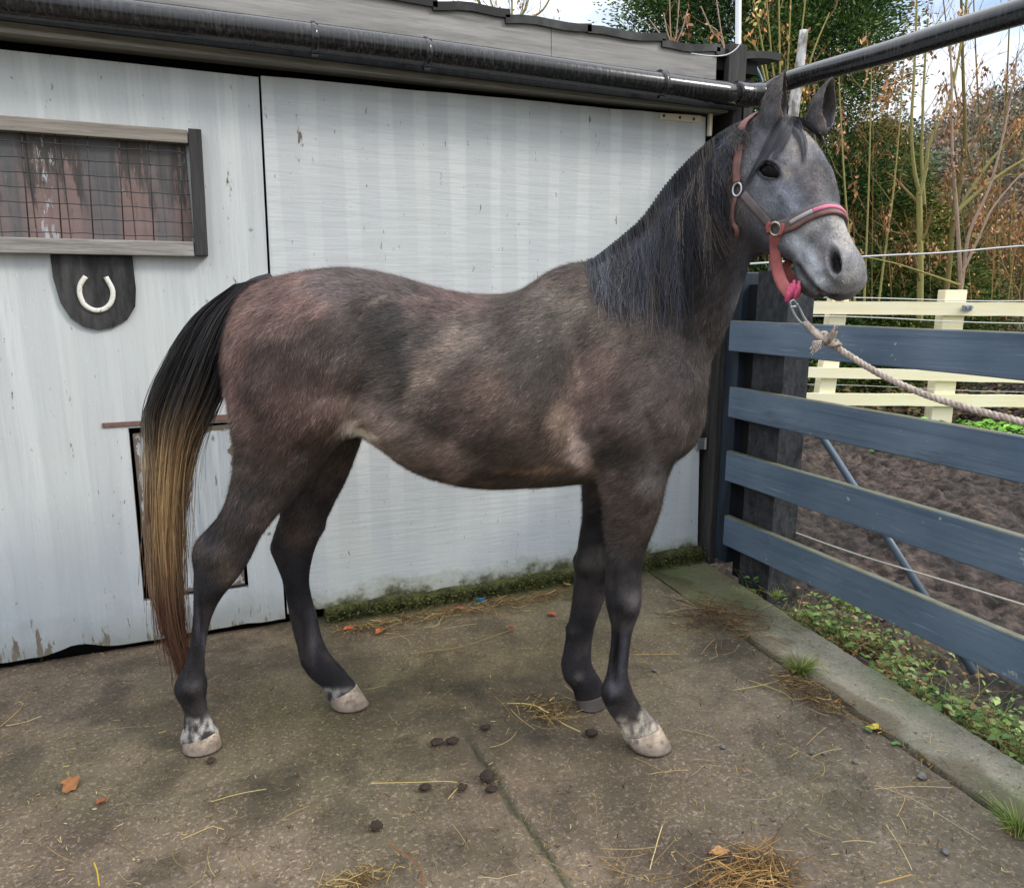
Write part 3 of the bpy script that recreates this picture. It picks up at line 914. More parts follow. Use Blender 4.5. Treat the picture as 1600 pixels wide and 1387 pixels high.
# head in its own frame: a = down the face, b = to the side nearest us, c = forehead normal
HL = 0.575
HT = np.array([0.735, 2.13, 1.873])
tilt, phi, dirx = math.radians(36), math.radians(54), 0.30
ha = np.array([dirx * math.cos(tilt), -math.sin(tilt), -math.sqrt(1 - dirx ** 2) * math.cos(tilt)])
e1 = np.array([1.0, 0, 0]) - ha[0] * ha; e1 /= np.linalg.norm(e1)
e2 = np.cross(ha, e1)
hc = math.cos(phi) * e1 + math.sin(phi) * e2
hb = math.cos(phi) * e2 - math.sin(phi) * e1
HR = np.stack([ha, hb, hc], 1)


def head_pt(l):
    return from_stz(HT + HL * (np.asarray(l) @ HR.T))


def head_local(P):
    return ((stz(P) - HT) @ HR) / HL


#        a     top   bot    hw    k(wider on top)
HS = [(-.06, -.03, -.18, .075, .0), (0.0, .015, -.30, .12, .0), (.08, .045, -.40, .150, .03), (.16, .066, -.465, .170, .08), (.25, .074, -.495, .186, .10),
      (.34, .068, -.490, .194, .12), (.42, .052, -.445, .184, .16), (.50, .033, -.375, .158, .16), (.58, .018, -.310, .132, .12), (.65, .006, -.265, .110, .07),
      (.72, .000, -.232, .096, .03), (.79, .000, -.215, .094, .02), (.85, .000, -.208, .099, .04), (.905, -.016, -.198, .095, .06), (.945, -.045, -.178, .076, .05), (.965, -.085, -.14, .040, .0)]
hs = np.array(HS)
hs = np.stack([catmull(np.stack([hs[:, i], hs[:, i] * 0, hs[:, i] * 0], 1), 4)[:, 0] for i in range(5)], 1)
th = np.linspace(0, 2 * np.pi, 36, endpoint=False)
rings = []
for a, top, bot, hw, k in hs:
    sn, cs = np.sin(th), np.cos(th)
    w = hw * (1 + k * sn) * np.sign(cs) * np.abs(cs) ** 0.85
    c = (top + bot) / 2 + (top - bot) / 2 * np.sign(sn) * np.abs(sn) ** 0.92
    rings.append(head_pt(np.stack([np.full(36, a), w, c], 1)))
loft(bm, rings)
# chin and lower lip
rings = []
for a, c, r in ((.68, -.20, .055), (.735, -.222, .064), (.79, -.238, .066), (.845, -.234, .058), (.885, -.215, .040)):
    rings.append(head_pt(np.stack([np.full(20, a), r * 1.05 * np.cos(np.linspace(0, 6.283, 20, endpoint=False)), c + r * 0.8 * np.sin(np.linspace(0, 6.283, 20, endpoint=False))], 1)))
loft(bm, rings)


def ear(base, tip, openv, wmax):
    base, tip, openv = map(np.asarray, (base, tip, openv))
    ax = tip - base; L = np.linalg.norm(ax); ax = ax / L
    o = openv - ax * (openv @ ax); o /= np.linalg.norm(o)
    l = np.cross(ax, o)
    rings = []
    for u in np.linspace(-0.12, 1.0, 20):
        w = wmax * np.interp(u, [-.12, 0.0, .15, .35, .55, .75, .9, 1.0], [.55, .72, .92, 1.0, .88, .60, .32, .10])
        spread = math.radians(np.interp(u, [-.12, .1, .3, .7, 1], [178, 172, 125, 112, 100]))
        cen = base + ax * L * u + l * 0.012 * math.sin(u * 2.4) * np.sign(l[0] + 1e-6) * 0
        f = np.linspace(-spread, spread, 16)
        out = cen + w * (-np.cos(f)[:, None] * o * 0.85 + np.sin(f)[:, None] * l)
        tk = min(0.010, w * 0.6)
        f2 = f[::-1] * 0.97
        inn = cen + (w - tk) * (-np.cos(f2)[:, None] * o * 0.85 + np.sin(f2)[:, None] * l)
        rings.append(from_stz(np.vstack([out, inn])))
    loft(bm, rings)
    return ax, o


near_base, near_tip = stz(at(1207, 196, 2.07)), stz(at(1230, 107, 2.06))
far_base, far_tip = stz(at(1279, 202, 2.11)), stz(at(1303, 118, 2.10))
ear(near_base, near_tip, np.array([0.86, -0.50, 0.0]), 0.051)
ear(far_base, far_tip, np.array([0.62, -0.78, 0.0]), 0.047)
bmesh.ops.recalc_face_normals(bm, faces=bm.faces)
me0 = bpy.data.meshes.new('body_block'); bm.to_mesh(me0); bm.free()
tmp = bpy.data.objects.new('body_block', me0); COL.objects.link(tmp)
md = tmp.modifiers.new('r', 'REMESH'); md.mode = 'VOXEL'; md.voxel_size = 0.0058; md.adaptivity = 0.0
dg = bpy.context.evaluated_depsgraph_get()
body_me = bpy.data.meshes.new_from_object(tmp.evaluated_get(dg))
bpy.data.objects.remove(tmp, do_unlink=True)
bpy.data.meshes.remove(me0)
nV = len(body_me.vertices)
BV = np.empty(nV * 3, dtype=np.float32); body_me.vertices.foreach_get('co', BV); BV = BV.reshape(-1, 3).astype(float)
BE = np.empty(len(body_me.edges) * 2, dtype=np.int32); body_me.edges.foreach_get('vertices', BE); BE = BE.reshape(-1, 2)
deg = np.bincount(BE.ravel(), minlength=nV).astype(float)


def relax(V, it, w):
    for _ in range(it):
        acc = np.stack([np.bincount(BE[:, 0], V[BE[:, 1], i], nV) + np.bincount(BE[:, 1], V[BE[:, 0], i], nV) for i in range(3)], 1)
        V = V + (acc / deg[:, None] - V) * w[:, None]
    return V


q = stz(BV); hl = head_local(BV)
headw = smooth01(hl[:, 0], -0.03, 0.035) * (np.abs(hl[:, 1]) < 0.35) * smooth01(q[:, 0], 0.60, 0.70)
earw = smooth01(q[:, 2], 1.875, 1.91)
wl_ = 0.5 * (0.022 + 0.978 * smooth01(q[:, 2], 0.50, 0.78))
wl_ = wl_ * (1 - headw) + headw * 0.10
wl_ = wl_ * (1 - earw) + earw * 0.04
BV = relax(BV, 70, wl_)


def normals(V):
    body_me.vertices.foreach_set('co', np.ascontiguousarray(V, dtype=np.float32).ravel())
    body_me.update()
    N = np.empty(nV * 3, dtype=np.float32)
    body_me.vertex_normals.foreach_get('vector', N)
    return N.reshape(-1, 3).astype(float)


def tree_of():
    polys = np.empty(len(body_me.loops), dtype=np.int32)
    body_me.loops.foreach_get('vertex_index', polys)
    return BVHTree.FromPolygons([tuple(p) for p in BV.tolist()], [tuple(p.vertices) for p in body_me.polygons])


# muscles and hollows: (x, y, rise in mm, rx, ry, turn in degrees), seen from the side, same on both sides
BN = normals(BV)
sz = stz(BV)[:, [0, 2]]
lat = np.abs(BN @ FH)                                   # only where the flank faces sideways
PXM = 2.05 / FOC
MUS = [(1080, 600, 14, 34, 40, 0), (985, 560, 9, 45, 80, -25), (905, 560, -10, 22, 95, -8), (925, 700, 12, 22, 26, 0), (985, 650, 10, 50, 40, 0),
       (1000, 770, 7, 24, 50, 0), (905, 705, -9, 20, 45, 0), (605, 545, -17, 34, 60, 10), (582, 468, 13, 26, 22, 0), (750, 640, 10, 110, 70, 0),
       (512, 655, 12, 36, 40, 0), (566, 640, -16, 14, 55, 12), (402, 600, -6, 16, 90, 5), (440, 560, 8, 60, 70, 0), (425, 760, 6, 30, 40, 30),
       (1110, 530, -10, 16, 70, -25), (1030, 590, -6, 14, 90, -30), (960, 480, -7, 40, 26, -30), (1120, 380, 5, 30, 60, -20),
       (870, 440, -6, 40, 20, -20), (1055, 690, 8, 26, 26, 0), (1010, 700, -6, 14, 40, -10), (470, 705, -7, 60, 12, -38), (660, 640, -4, 10, 80, 12), (715, 640, -3, 9, 80, 8), (775, 640, -3, 9, 80, 5), (830, 620, -4, 10, 80, 0),
       (1072, 705, -9, 8, 36, 20), (940, 720, -8, 8, 40, 0), (548, 690, -8, 40, 9, -35), (520, 590, -5, 8, 60, 25), (1010, 665, -6, 8, 40, -20), (1060, 540, 7, 26, 26, 0), (690, 475, 5, 50, 14, 8), (925, 520, 6, 26, 70, -12),
       (974, 936, 11, 18, 20, 0), (958, 905, -5, 6, 24, 0), (962, 1020, -9, 4, 45, 2), (978, 1020, 3, 5, 40, 0), (962, 1086, 5, 16, 14, 0), (960, 850, -4, 5, 40, 3),
       (345, 868, 11, 20, 18, 10), (333, 826, -8, 8, 30, 28), (311, 985, -8, 4, 55, 6), (300, 1078, 5, 14, 14, 0), (370, 905, 3, 14, 12, 0), (395, 800, 5, 16, 40, 30),
       (922, 930, 10, 16, 18, 0), (893, 1005, -8, 4, 40, 5), (898, 1048, 5, 14, 12, 0), (460, 872, 10, 16, 16, 0), (450, 828, -7, 7, 26, 8), (470, 985, -8, 4, 45, -10), (492, 1040, 5, 14, 13, 0)]
disp = np.zeros(nV)
for x, y, amp, rx, ry, ang in MUS:
    c = stz(at(x, y, 2.05))[[0, 2]]
    d = (sz - c) / PXM
    a = math.radians(ang)
    u = d[:, 0] * math.cos(a) - d[:, 1] * math.sin(a) * -1 * -1
    v = d[:, 0] * math.sin(a) + d[:, 1] * math.cos(a)
    disp += amp * 0.00145 * np.exp(-(u / rx) ** 2 - (v / ry) ** 2)
notneck = 1 - headw
disp *= smooth01(lat, 0.15, 0.6) * notneck * (1 + 0.6 * smooth01(-q[:, 2], -0.62, -0.5))
disp += (fbm(BV, 9.0, 3, 61) - 0.5) * 0.006 * (1 - headw)
BV = BV + BN * disp[:, None]
BV = relax(BV, 6, np.full(nV, 0.3) * smooth01(sz[:, 1], 0.35, 0.7) * (1 - earw) * (1 - headw * 0.8))
BN = normals(BV)
btree = tree_of()


def hit(x, y):
    d = sight(x, y); d = d / np.linalg.norm(d)
    r = btree.ray_cast(Vector(C0), Vector(d), 5.0)
    if r[0] is None: return None, None
    return np.array(r[0]), np.array(r[1])


def near_pt(p):
    r = btree.find_nearest(Vector(p))
    return np.array(r[0]), np.array(r[1])


def mirror_head(P):
    l = head_local(P); l = l * np.array([1, -1, 1.0])
    return head_pt(l)


EYE_PX, NOS_PX = (1201, 268), (1304, 408)
eye_c, eye_n = hit(*EYE_PX)
nos_c, nos_n = hit(*NOS_PX)
feat_dark = np.zeros(nV)


def axes_on(nrm, ref):
    u = ref - nrm * (ref @ nrm); u /= np.linalg.norm(u)
    return u, np.cross(nrm, u)


hA, hB, hC = from_stz(ha), from_stz(hb), from_stz(hc)
eyes = []
for side in (0, 1):
    c = eye_c if side == 0 else near_pt(mirror_head(eye_c))[0]
    n_ = eye_n if side == 0 else None
    ln = eye_n @ np.stack([hA, hB, hC], 1)
    if side == 1: n_ = np.stack([hA, -hB, hC], 1) @ ln
    n_ = n_ * 0.8 + (hB if side == 0 else -hB) * 0.3; n_ = n_ / np.linalg.norm(n_)
    u, v = axes_on(n_, hA * 0.80 + hC * 0.35)         # u runs from back corner to tear duct
    d = BV - c
    du, dv, dn = d @ u, d @ v, d @ n_
    sgn = np.sign((hC @ v)) or 1.0                      # +: towards the brow
    r = np.sqrt((du / 0.034) ** 2 + (dv / 0.0190) ** 2)
    m = np.exp(-(dn / 0.05) ** 2)
    BV = BV - n_ * (0.011 * np.clip(1.05 - r, 0, 1) ** 0.7 * m)[:, None]
    rim = np.exp(-((r - 1.22) / 0.20) ** 2) * m
    BV = BV + n_ * (rim * (0.0035 + 0.0085 * smooth01(dv * sgn, -0.002, 0.014)))[:, None]
    brow = np.exp(-((dv * sgn - 0.034) / 0.014) ** 2 - (du / 0.034) ** 2) * m
    BV = BV + n_ * (brow * 0.007)[:, None]
    feat_dark = np.maximum(feat_dark, np.clip(1.42 - r, 0, 0.30) / 0.30 * m)
    eyes.append((c, n_, u, v))
nostrils = []
for side in (0, 1):
    c = nos_c if side == 0 else near_pt(mirror_head(nos_c))[0]
    ln = nos_n @ np.stack([hA, hB, hC], 1)
    n_ = nos_n if side == 0 else np.stack([hA, -hB, hC], 1) @ ln
    n_ = n_ / np.linalg.norm(n_)
    u, v = axes_on(n_, hA * 1.0 - hC * 0.05)
    d = BV - c
    du, dv, dn = d @ u, d @ v, d @ n_
    r = np.sqrt((du / 0.034) ** 2 + ((dv + 0.18 * du) / 0.0135) ** 2)
    m = np.exp(-(dn / 0.04) ** 2)
    rim = np.exp(-((r - 1.35) / 0.32) ** 2) * m
    BV = BV + n_ * (rim * 0.0075)[:, None]
    BV = BV - n_ * (0.030 * np.clip(1.1 - r, 0, 1) ** 0.8 * m)[:, None]
    feat_dark = np.maximum(feat_dark, np.clip((1.15 - r) / 0.4, 0, 1) * m)
# mouth
mouth = []
for x, y in ((1247, 414), (1256, 428), (1266, 441), (1279, 453), (1293, 460), (1308, 462)):
    p, n_ = hit(x, y)
    if p is not None: mouth.append(p)
mouth = catmull(mouth, 6)
mouth = np.vstack([mouth, mirror_head(mouth)])
dm = np.full(nV, 9.0)
idx = np.where(hl[:, 0] > 0.6)[0]
dm[idx] = np.min(np.linalg.norm(BV[idx, None, :] - mouth[None, :, :], axis=2), axis=1)
BN = normals(BV)
BV = BV - BN * (0.006 * np.exp(-(dm / 0.0055) ** 2) - 0.003 * np.exp(-((dm - 0.014) / 0.007) ** 2))[:, None]
feat_dark = np.maximum(feat_dark, 0.9 * np.exp(-(dm / 0.006) ** 2))
# cheek bone ridge and jaw edge
cheek = catmull([hit(x, y)[0] for x, y in ((1212, 292), (1226, 312), (1240, 332))], 6)
dc = np.min(np.linalg.norm(BV[:, None, :] - cheek[None, ::3, :], axis=2), axis=1) if nV < 400000 else np.full(nV, 9.0)
BV = BV + BN * (0.008 * np.exp(-(dc / 0.013) ** 2))[:, None]


def head_ridge(px, amp, sig):
    """raise (or sink) a line on both sides of the face"""
    global BV
    ln = catmull([hit(x, y)[0] for x, y in px], 5) if len(px) > 1 else np.array([hit(*px[0])[0]])
    ln = np.vstack([ln, mirror_head(ln)])
    ix = np.where(hl[:, 0] > -0.1)[0]
    dd = np.min(np.linalg.norm(BV[ix, None, :] - ln[None], axis=2), axis=1)
    BV[ix] += BN[ix] * (amp * np.exp(-(dd / sig) ** 2))[:, None]


head_ridge([(1189, 238)], -0.008, 0.016)
head_ridge([(1222, 300), (1216, 335), (1214, 375)], -0.004, 0.012)
head_ridge([(1246, 285), (1262, 320), (1284, 360)], -0.005, 0.012)
head_ridge([(1175, 330), (1180, 360)], 0.006, 0.030)
head_ridge([(1268, 250), (1276, 290)], 0.004, 0.02)
head_ridge([(1262, 395), (1270, 420)], 0.005, 0.016)
head_ridge([(1285, 432), (1296, 440)], -0.004, 0.010)
head_ridge([(1322, 380), (1318, 420)], -0.003, 0.012)
BV = relax(BV, 2, np.full(nV, 0.35))
BN = normals(BV)
btree = tree_of()

# ---------------------------------------------------------------- coat pattern (hair colours, same on both sides) with painted leg highlights and groove shade
def blob(sz, x, y, rx, ry, ang=0.0, dist=2.05):
    c = stz(at(x, y, dist))[[0, 2]]
    d = (sz - c) / (dist / FOC)
    a = math.radians(ang)
    u = d[:, 0] * math.cos(a) + d[:, 1] * math.sin(a)
    v = -d[:, 0] * math.sin(a) + d[:, 1] * math.cos(a)
    return np.exp(-(u / rx) ** 2 - (v / ry) ** 2)


COAT = [  # x, y, rx, ry, turn, colour (sRGB), weight
    (440, 470, 95, 60, 0, (104, 82, 77), 0.96), (385, 560, 40, 130, 0, (107, 84, 78), 0.96), (470, 560, 70, 70, 0, (79, 64, 61), 0.72),
    (480, 640, 90, 60, 20, (77, 60, 55), 0.90), (570, 500, 45, 60, 0, (62, 55, 54), 0.80), (640, 500, 50, 70, 0, (58, 54, 55), 0.88),
    (530, 440, 70, 25, 0, (77, 68, 68), 0.84), (620, 560, 36, 56, 20, (58, 53, 50), 0.85), (700, 470, 70, 22, -8, (90, 73, 70), 0.84),
    (720, 530, 70, 40, -20, (99, 88, 82), 0.90), (670, 590, 26, 70, -25, (113, 99, 91), 0.96), (760, 620, 70, 55, 0, (82, 67, 61), 0.85),
    (610, 668, 70, 40, -35, (122, 108, 102), 0.97), (690, 705, 80, 36, -22, (104, 90, 84), 0.96), (830, 560, 60, 70, 0, (67, 62, 58), 0.85),
    (830, 690, 60, 60, 0, (76, 65, 58), 0.90), (905, 692, 19, 42, 6, (166, 146, 138), 0.97), (880, 665, 24, 40, 10, (110, 94, 84), 0.84), (845, 735, 60, 14, 8, (104, 84, 68), 0.84),
    (930, 590, 50, 60, 0, (99, 82, 77), 0.90), (1010, 620, 60, 60, 0, (88, 77, 73), 0.84), (1050, 560, 50, 50, 0, (77, 70, 68), 0.72),
    (900, 450, 60, 40, 20, (81, 68, 61), 0.84), (860, 480, 60, 40, 0, (77, 70, 64), 0.72), (965, 690, 34, 34, 0, (56, 50, 48), 0.97),
    (1010, 740, 26, 40, 0, (90, 84, 82), 0.84), (1000, 430, 80, 60, -30, (53, 49, 50), 0.97), (1100, 420, 60, 90, 20, (49, 45, 46), 0.97),
    (1140, 500, 26, 80, 20, (77, 71, 70), 0.72), (1085, 660, 26, 60, 10, (84, 77, 73), 0.72), (560, 668, 20, 13, 0, (189, 175, 161), 0.97),
    (770, 750, 90, 12, 0, (60, 51, 47), 0.7), (420, 700, 60, 40, 0, (84, 70, 64), 0.72), (400, 790, 60, 40, 20, (72, 66, 66), 0.84)]
qs = stz(BV)
hl = head_local(BV)


HEADC = []
for px, sg, col_, w_ in (
        ([(1240, 378), (1252, 392), (1262, 405), (1272, 420), (1282, 432)], .022, (186, 190, 198), .85),
        ([(1310, 350), (1316, 365), (1322, 380)], .022, (178, 172, 166), .75), ([(1280, 345), (1262, 355)], .020, (158, 152, 148), .5),
        ([(1288, 385), (1286, 400), (1292, 425)], .016, (96, 90, 88), .6),
        ([(1203, 243), (1192, 246)], .012, (165, 168, 180), .7), ([(1228, 264), (1231, 273)], .011, (150, 142, 132), .5), ([(1190, 290), (1210, 296), (1225, 292)], .018, (84, 84, 90), .5),
        ([(1255, 262), (1268, 280), (1272, 300), (1284, 270)], .026, (92, 86, 88), .7), ([(1245, 225), (1250, 240)], .025, (150, 144, 136), .6),
        ([(1262, 215)], .02, (140, 132, 124), .5), ([(1170, 345), (1180, 370), (1195, 385)], .03, (78, 78, 84), .6),
        ([(1220, 310), (1235, 320)], .03, (120, 126, 136), .6), ([(1180, 285), (1172, 262)], .025, (130, 134, 144), .5),
        ([(1262, 450), (1280, 460), (1300, 464)], .014, (66, 62, 62), .75), ([(1330, 430), (1322, 448)], .02, (150, 145, 138), .5)):
    hp_ = [hit(x, y)[0] for x, y in px]
    hp_ = [p for p in hp_ if p is not None]
    HEADC.append((hp_ + list(mirror_head(np.array(hp_))), sg, col_, w_))


def coat(P):
    q = stz(P); sz = q[:, [0, 2]]
    warp = (np.stack([fbm(P, 7, 4, 71), fbm(P, 7, 4, 73)], 1) - 0.5) * 0.14
    s2 = sz + warp
    al_ = np.stack([P @ RT * 0.8 + P[:, 2] * 0.5, (P @ RT * -0.5 + P[:, 2] * 0.8) * 2.2, P @ FH], 1)
    ragg = (fbm(al_, 13, 4, 76) - 0.5) * 0.52
    c = np.tile(lin(74, 65, 60), (len(P), 1))
    for x, y, rx, ry, ang, col, w in COAT:
        b = smooth01(blob(s2, x, y, rx, ry, ang) * 1.15 + ragg, 0.06, 0.95) * w
        c = c * (1 - b[:, None]) + lin(*col) * b[:, None]
    mean_ = lin(76, 67, 63)
    c = c * np.clip(((c @ [0.3, 0.5, 0.2]) / (mean_ @ [0.3, 0.5, 0.2])) ** 0.26, 0.3, 2.5)[:, None]
    c = c * np.array([1.0, 1.0, 0.975]) * (1.20 - 0.15 * smooth01(-sz[:, 0], 0.45, 0.7) - 0.30 * smooth01(sz[:, 0], 0.42, 0.60))[:, None]
    # dark lower legs
    wz = sz[:, 1] + (fbm(P, 8, 3, 75) - 0.5) * 0.16
    leg = smooth01(-wz, -0.80, -0.58)
    farleg = (q[:, 1] > 2.20) & (q[:, 2] < 0.86)
    leg = np.maximum(leg, farleg * smooth01(-q[:, 2], -0.86, -0.70))
    lc = lin(37, 35, 38) * (0.75 + 0.5 * fbm(P, 10, 3, 77))[:, None]
    c = c * (1 - leg[:, None]) + lc * leg[:, None]
    bl = smooth01(fbm(P, 9, 3, 78), 0.5, 0.62) * leg * 0.45
    c = c * (1 - bl[:, None]) + lin(66, 60, 58) * bl[:, None]
    for x, y, rx, ry, col, w in ((360, 885, 16, 26, (104, 90, 80), .6), (425, 795, 26, 30, (112, 98, 92), .5), (335, 835, 14, 24, (40, 38, 46), .6), (300, 1085, 14, 20, (24, 22, 23), .9),  # hair patches, plus cannon stripes that paint in highlight and tendon groove shade
                                 (985, 928, 12, 14, (92, 88, 92), .7), (978, 955, 14, 10, (24, 22, 24), .8), (972, 1015, 5, 40, (92, 90, 100), .7), (960, 1020, 4, 40, (24, 23, 26), .8),
                                 (1012, 735, 24, 30, (112, 106, 104), .6), (985, 820, 12, 40, (76, 64, 62), .6), (978, 1085, 14, 14, (36, 32, 32), .7), (955, 1070, 8, 14, (84, 84, 94), .6),
                                 (318, 985, 5, 50, (74, 72, 80), .6), (306, 985, 4, 50, (22, 21, 24), .7), (470, 820, 30, 30, (92, 78, 66), .5), (492, 985, 5, 46, (84, 82, 88), .5), (478, 985, 4, 46, (22, 21, 24), .6), (905, 1050, 8, 8, (96, 92, 90), .6)):
        b = np.clip(blob(sz + warp * 0.12, x, y, rx, ry, 0, 2.085 if x not in (470, 492, 478, 905) else 2.33) * 1.2, 0, 1) * w * (farleg if x in (470, 492, 478, 905) else ~farleg)
        c = c * (1 - b[:, None]) + lin(*col) * b[:, None]
    # pale pasterns (near pair strongly, far hind a little at the coronet)
    low = smooth01(-q[:, 2] + (fbm(P, 30, 3, 79) - 0.5) * 0.10, -0.135, -0.085)
    near = q[:, 1] < 2.2
    fore = q[:, 0] > 0.1
    wq = low * np.where(near, np.where(fore, 1.0, 0.9), np.where(fore, 0.0, 0.5 * smooth01(-q[:, 2], -0.09, -0.07)))
    pm_ = smooth01(fbm(P * np.array([1, 1, 0.6]), 60, 4, 80), 0.32, 0.64)[:, None]
    pc = np.where(fore[:, None], lin(196, 186, 170) * pm_ + lin(120, 112, 104) * (1 - pm_), lin(196, 192, 186) * pm_ + lin(58, 55, 55) * (1 - pm_))
    c = c * (1 - wq[:, None]) + pc * wq[:, None]
    # general mottling
    mot = fbm(P * np.array([1, 1, 1.0]), 16, 4, 81)
    mot2 = fbm(P, 6.5, 3, 82)
    c = c * np.clip(-0.15 + 1.3 * mot + 1.0 * mot2, 0.3, 2.2)[:, None]
    # head: iron grey
    h = head_local(P)
    hw = smooth01(h[:, 0], -0.08, 0.12) * (np.abs(h[:, 1]) < 0.42) * smooth01(q[:, 0], 0.585, 0.66) * smooth01(q[:, 2], 1.33, 1.40)
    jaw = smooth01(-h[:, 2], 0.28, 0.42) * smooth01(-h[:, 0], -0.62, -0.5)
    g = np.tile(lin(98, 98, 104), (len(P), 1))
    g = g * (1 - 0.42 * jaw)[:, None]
    n = fbm(P, 26, 4, 83); n2 = fbm(P, 11, 3, 85)
    fore_ = np.exp(-(h[:, 1] / 0.10) ** 2) * smooth01(h[:, 2], -0.02, 0.03)
    dk = fore_ * smooth01(h[:, 0], 0.24, 0.38) * smooth01(-h[:, 0], -0.66, -0.5)
    g = g * (1 - 0.5 * dk)[:, None]
    lt = fore_ * smooth01(h[:, 0], 0.05, 0.14) * smooth01(-h[:, 0], -0.32, -0.22)
    g = g * (1 - 0.4 * lt[:, None]) + lin(140, 132, 124) * 0.4 * lt[:, None]
    mz = smooth01(h[:, 0], 0.60, 0.76)
    g = g * (1 - 0.5 * mz[:, None]) + lin(150, 148, 146) * 0.5 * mz[:, None]
    lip = smooth01(h[:, 0], 0.90, 0.99) * smooth01(-h[:, 2], 0.0, 0.12)
    g = g * (1 - 0.35 * lip[:, None])
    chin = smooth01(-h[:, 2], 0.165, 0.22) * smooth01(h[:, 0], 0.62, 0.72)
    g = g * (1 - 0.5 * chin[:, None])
    star = np.exp(-((h[:, 0] - 0.20) / 0.07) ** 2 - ((h[:, 1] + 0.085) / 0.025) ** 2) * (h[:, 2] > 0)
    g = g * (1 - 0.7 * star[:, None]) + lin(205, 200, 190) * 0.7 * star[:, None]
    for px, sg, col_, w_ in HEADC:
        for cpt_ in px:
            d2 = np.sum((P - cpt_) ** 2, 1)
            b = np.clip(np.exp(-d2 / sg ** 2) * 1.3, 0, 1) * min(w_ * 1.15, 0.95)
            g = g * (1 - b[:, None]) + lin(*col_) * b[:, None]
    n3 = fbm(P, 60, 2, 87)
    g = g * np.clip(-0.22 + 1.05 * n + 0.85 * n2 + 0.45 * n3, 0.25, 2)[:, None]
    er = smooth01(q[:, 2], 1.87, 1.91) * hw
    g = g * (1 - er[:, None]) + lin(88, 84, 84) * (0.7 + 0.6 * n)[:, None] * er[:, None]
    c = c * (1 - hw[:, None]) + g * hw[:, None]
    return c / 1.05


cc = coat(BV)
# insides of the ears are darker, pinkish at the foot
up_ear = smooth01(qs[:, 2], 1.86, 1.89)
tipd = smooth01(qs[:, 2], 1.97, 2.01)
cc = cc * (1 - 0.65 * tipd * up_ear)[:, None]
for base, ov in ((near_base, (0.86, -0.50, 0)), (far_base, (0.62, -0.78, 0))):
    o3 = from_stz(np.array(ov))
    dd = qs - base
    nearby = np.exp(-((dd[:, 0]) ** 2 + (dd[:, 1]) ** 2) / 0.06 ** 2)
    inside = smooth01(BN @ o3, 0.15, 0.6) * nearby * smooth01(dd[:, 2], 0.0, 0.03)
    cc = cc * (1 - 0.62 * inside)[:, None]
    pk = inside * smooth01(-dd[:, 2], -0.055, -0.02) * 0.6
    cc = cc * (1 - pk[:, None]) + lin(140, 108, 92) * pk[:, None]
cc = cc * (1 - feat_dark[:, None]) + lin(22, 21, 23) * feat_dark[:, None]

m_ = Mat("horse_coat", rough=0.62, spec=0.25)
fine = m_.noise(210, 3, 0.7)
c_ = m_.mix(1.0, m_.attr(), m_.mix(m_.ramp(fine, [(0.3, 0), (0.7, 1)]), (0.62, 0.62, 0.62), (1.3, 1.3, 1.3)), 'MULTIPLY')
m_.set(c_, None, m_.noise(150, 4, 0.7), 0.5, 0.003)
M_COAT = m_.m
M_HAIRS = Mat("horse_hair", rough=0.55, spec=0.3)
M_HAIRS.set(M_HAIRS.attr())
M_HAIRS = M_HAIRS.m
m_ = Mat("coat_fur", rough=0.7, spec=0.2); m_.set(m_.attr()); M_FUR = m_.m

horse = empty('horse', on_ground(650, 1150), 'dark rose grey horse standing tied beside the grey stable wall', 'horse')
set_cols(body_me, cc)
body_me.name = 'horse_body'
body = link('body', body_me, M_COAT, horse, True)

# ---------------------------------------------------------------- short winter coat
NF = 290000
tri = np.empty(len(body_me.polygons), dtype=np.int32); body_me.polygons.foreach_get('loop_start', tri)
lv = np.empty(len(body_me.loops), dtype=np.int32); body_me.loops.foreach_get('vertex_index', lv)
v0, v1, v2 = lv[tri], lv[tri + 1], lv[tri + 2]
ar = np.linalg.norm(np.cross(BV[v1] - BV[v0], BV[v2] - BV[v0]), axis=1)
ctr = (BV[v0] + BV[v2]) / 2
pick = rng.choice(len(ar), NF, p=ar / ar.sum())
r1, r2 = rng.random(NF)[:, None], rng.random(NF)[:, None]
root = BV[v0[pick]] + (BV[v1[pick]] - BV[v0[pick]]) * r1 + (BV[v2[pick]] - BV[v1[pick]]) * r2 * r1
nrm = BN[v0[pick]]; nrm = nrm / np.linalg.norm(nrm, axis=1)[:, None]
col = cc[v0[pick]]
q = stz(root); h = head_local(root)
onhead = smooth01(h[:, 0], 0.0, 0.12) * (np.abs(h[:, 1]) < 0.42) * smooth01(q[:, 0], 0.585, 0.66) * smooth01(q[:, 2], 1.33, 1.40)
onear = smooth01(q[:, 2], 1.87, 1.90) * (onhead > 0.3)
legw = smooth01(-q[:, 2], -0.72, -0.55)
hindw = smooth01(-q[:, 0], 0.35, 0.6)
swirl = (fbm(root, 4, 2, 91) - 0.5) * 2.2
D = np.stack([-0.85 + 0.35 * hindw, np.zeros(NF), -0.45 - 0.4 * hindw], 1)
neckw = smooth01(q[:, 0], 0.40, 0.62)
D = D * (1 - neckw[:, None]) + np.array([-0.35, 0, -0.95]) * neckw[:, None]
D = D * (1 - legw[:, None]) + np.array([-0.05, 0, -1.0]) * legw[:, None]
cs, sn = np.cos(swirl * 0.6 * (1 - legw)), np.sin(swirl * 0.6 * (1 - legw))
D = np.stack([D[:, 0] * cs - D[:, 2] * sn, D[:, 1], D[:, 0] * sn + D[:, 2] * cs], 1)
D = D * (1 - onhead[:, None]) + (ha * 0.9 + hb * 0.1) * onhead[:, None]
D = D * (1 - onear[:, None]) + np.array([0.2, 0, 1.0]) * onear[:, None]
